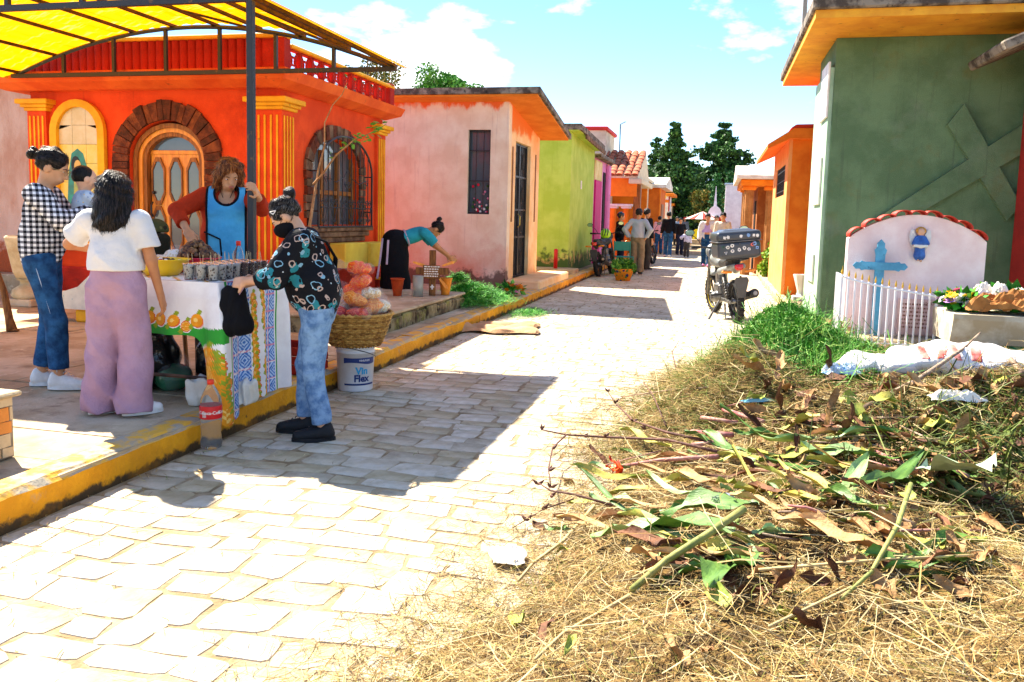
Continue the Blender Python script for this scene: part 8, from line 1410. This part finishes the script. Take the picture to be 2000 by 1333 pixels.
for (px, py, z) in ((1200, 830, .15), (1186, 815, .18), (1235, 860, .12), (1180, 893, .12), (1140, 892, .12), (1055, 888, .15), (1078, 912, .1), (1070, 950, .08), (1075, 980, .07), (1050, 978, .08), (1060, 1020, .06), (1030, 1035, .04), (1260, 872, .1), (1075, 998, .07)):
    for s in (-1, 1):
        p_ = hit(px, py)+Vector((0, 0, z))-HL
        if bd0 is None: bd0 = MB().lathe([(.001, 0), (.009, .012), (.006, .028), (.001, .042)], 6).build('bud', SC[2], hp_, True); o = bd0
        else: o = child('bud', bd0, hp_)
        o.location = p_; o.rotation_euler = (s*.9+gd.uniform(-.3, .3), gd.uniform(-.5, .5), gd.uniform(0, 6))
# red canna flower
fp = hit(1215, 935)+Vector((0, 0, .05))-HL; m_can = mat('canna_red', 'd8201a', .5, .2, 12, 'f0601a', .1, 40)
for k in range(9): o = leaf_geo(.1, .017, .5, .9*math.sin(k*1.7), .5, 500+k, 6).build('petal', m_can, hp_, True); o.location = fp; o.rotation_euler = (gd.uniform(-.6, .6), .3+gd.uniform(-.6, .5), PI+gd.uniform(-1.1, 1.1))
o = leaf_geo(.2, .022, .5, .5, .3, 520, 7).build('dark_bract', LG[4], hp_, True); o.location = hit(1150, 905)+Vector((0, 0, .11))-HL; o.rotation_euler = (0, .75, -.6)
# fresh green weeds thrown on top at the back
def weeds(label, px, py, rx, ry, h, n, seed, mats, name='green_weeds'):
    p_ = hit(px, py); g = np.random.default_rng(seed); x = p_.x+g.normal(0, rx*.5, n); y = p_.y+g.normal(0, ry*.5, n); z = pile_z(x, y)+h*np.exp(-((x-p_.x)/rx)**2-((y-p_.y)/ry)**2)*g.random(n)**.6; V, Q = leaf_cloud(np.stack([x, y, z], 1), None, .028, seed, .3); V2, Q2 = straw(n//4, lambda gg, m: p_.x+gg.normal(0, rx*.5, m), lambda gg, m, xx: p_.y+gg.normal(0, ry*.5, m), lambda xx, yy: pile_z(xx, yy)+h*.6*np.exp(-((xx-p_.x)/rx)**2-((yy-p_.y)/ry)**2), .12, .5, .003, seed+1, .6, .75)
    VV = np.concatenate([V, V2]); VV[:, 2] = np.maximum(VV[:, 2], .02); QQ = np.concatenate([Q, Q2+len(V)]); return tag(npmesh(name, VV, QQ, mats, None, mi=g.integers(0, len(mats), len(QQ))), label, 'weeds', kind='stuff')
L_weed = foliage('weed', ('4a8a24', '64a032', '35701a', '86a848')); weeds('fresh green weeds thrown on the heap behind the motorcycle', 1560, 655, .6, .7, .16, 6500, 301, L_weed); weeds('green weed clump at the foot of the fence', 1500, 690, .55, .5, .1, 2200, 303, L_weed); weeds('small olive green weeds scattered on the right end of the heap', 1930, 870, .7, .8, .05, 2200, 305, foliage('olive', ('5a6a24', '76803a', '44541c'))); weeds('flattened green stalks below the white sack', 1600, 735, .45, .3, .05, 1800, 307, L_weed)
# rubbish lying on the heap: things of their own
m_sack = mat('white_sack', 'ece8e4', .6, .06, 6, 'dcd6d0', .4, 60); m_red2 = mat('red_sack_print', 'd83a2a', .6, .3, 9, 'f0a898', .1, 40)
def sack(label, px, py, r, m, rz, seed):
    p_ = hit(px, py); t = thing('plastic_sack', label, 'sack', (p_.x, p_.y, p_.z-.03), rz); sdf_mesh('sack', [ell((0, 0, .05), r, .05), ell((r[0]*.5, .02, .06), (r[0]*.6, r[1]*.8, r[2]*.8), .05), ell((-r[0]*.6, 0, .03), (r[0]*.5, r[1]*.7, r[2]*.7), .05)], .014, m, t, (), (), lambda P: .012*np.sin(22*P[..., 0]+9*P[..., 1]+seed)+.008*np.sin(31*P[..., 1]-14*P[..., 0]+3*np.sin(12*P[..., 2]))); return t
ks = sack('full white plastic sack with faded red print by the trough', 1870, 712, (.42, .24, .13), m_sack, -.1, 1)
_r = (.42, .24, .13); _pp = [ell((0, 0, .05), _r, .05), ell((.21, .02, .06), (.252, .192, .104), .05), ell((-.252, 0, .03), (.21, .168, .091), .05)]; _wv = lambda P: .012*np.sin(22*P[..., 0]+9*P[..., 1]+1)+.008*np.sin(31*P[..., 1]-14*P[..., 0]+3*np.sin(12*P[..., 2]))
for (u0, u1, sl) in ((-.26, -.2, .5), (-.16, -.11, -.4), (-.06, -.01, .4), (.04, .12, .0)): sdf_mesh('red_print', _pp, .012, m_red2, ks, [((u0, 0, .1), (-1, 0, -sl)), ((u1, 0, .1), (1, 0, sl)), ((0, -.04, .14), (0, .5, .9)), ((0, -.1, .05), (0, -.3, -1))], (), _wv, inflate=.004)

sack('small white plastic sack half buried in the heap', 1745, 722, (.2, .15, .09), m_sack, .3, 2); sack('limp white bag beside the green weeds', 1675, 718, (.17, .13, .07), m_sack, .8, 3)
def scrap(name, label, px, py, sx, sy, h, m, seed, rz=0, up=.03): p_ = hit(px, py); return crumple(name, label, (p_.x, p_.y, p_.z+up), sx, sy, h, m, seed, rz, 'litter')
scrap('paper_scrap', 'flat white torn paper at the edge of the straw', 992, 1098, .07, .085, .02, wpm, 31, .3, .02); scrap('paper_scrap', 'small white crumpled paper on the brown leaves', 1865, 797, .12, .05, .05, wpm, 33, .2); scrap('plastic_scrap', 'pale blue printed plastic scrap in front of the limp white bag', 1640, 742, .12, .08, .07, floral('blue_print_film', 'd0dcec', [('7aa0d0', 16, 0, .3), ('e8c83a', 11, 0, .15)]), 35, .4); scrap('plastic_scrap', 'turquoise plastic strip in the straw', 1480, 797, .1, .02, .02, mat('turquoise_film', '8fd0dc', .4), 37, .5)
bp2_ = hit(1415, 1003); bo2 = thing('crushed_bottle', 'crushed clear plastic bottle lying among the canna leaves', 'bottle', (bp2_.x, bp2_.y, bp2_.z+.05)); bo2.rotation_euler = (1.25, .2, -.5); MB().lathe([(.005, -.09), (.03, -.088), (.032, -.05), (.027, -.03), (.032, .0), (.028, .03), (.03, .06), (.014, .09), (.013, .105)], 12).build('bottle_body', m_clear, bo2, True); MB().lathe([(.0335, -.02), (.034, .03)], 12, cap=False).build('label', mat('silver_label', 'b8c0d0', .3, .2, 20, '7088b0', 0), bo2, True)
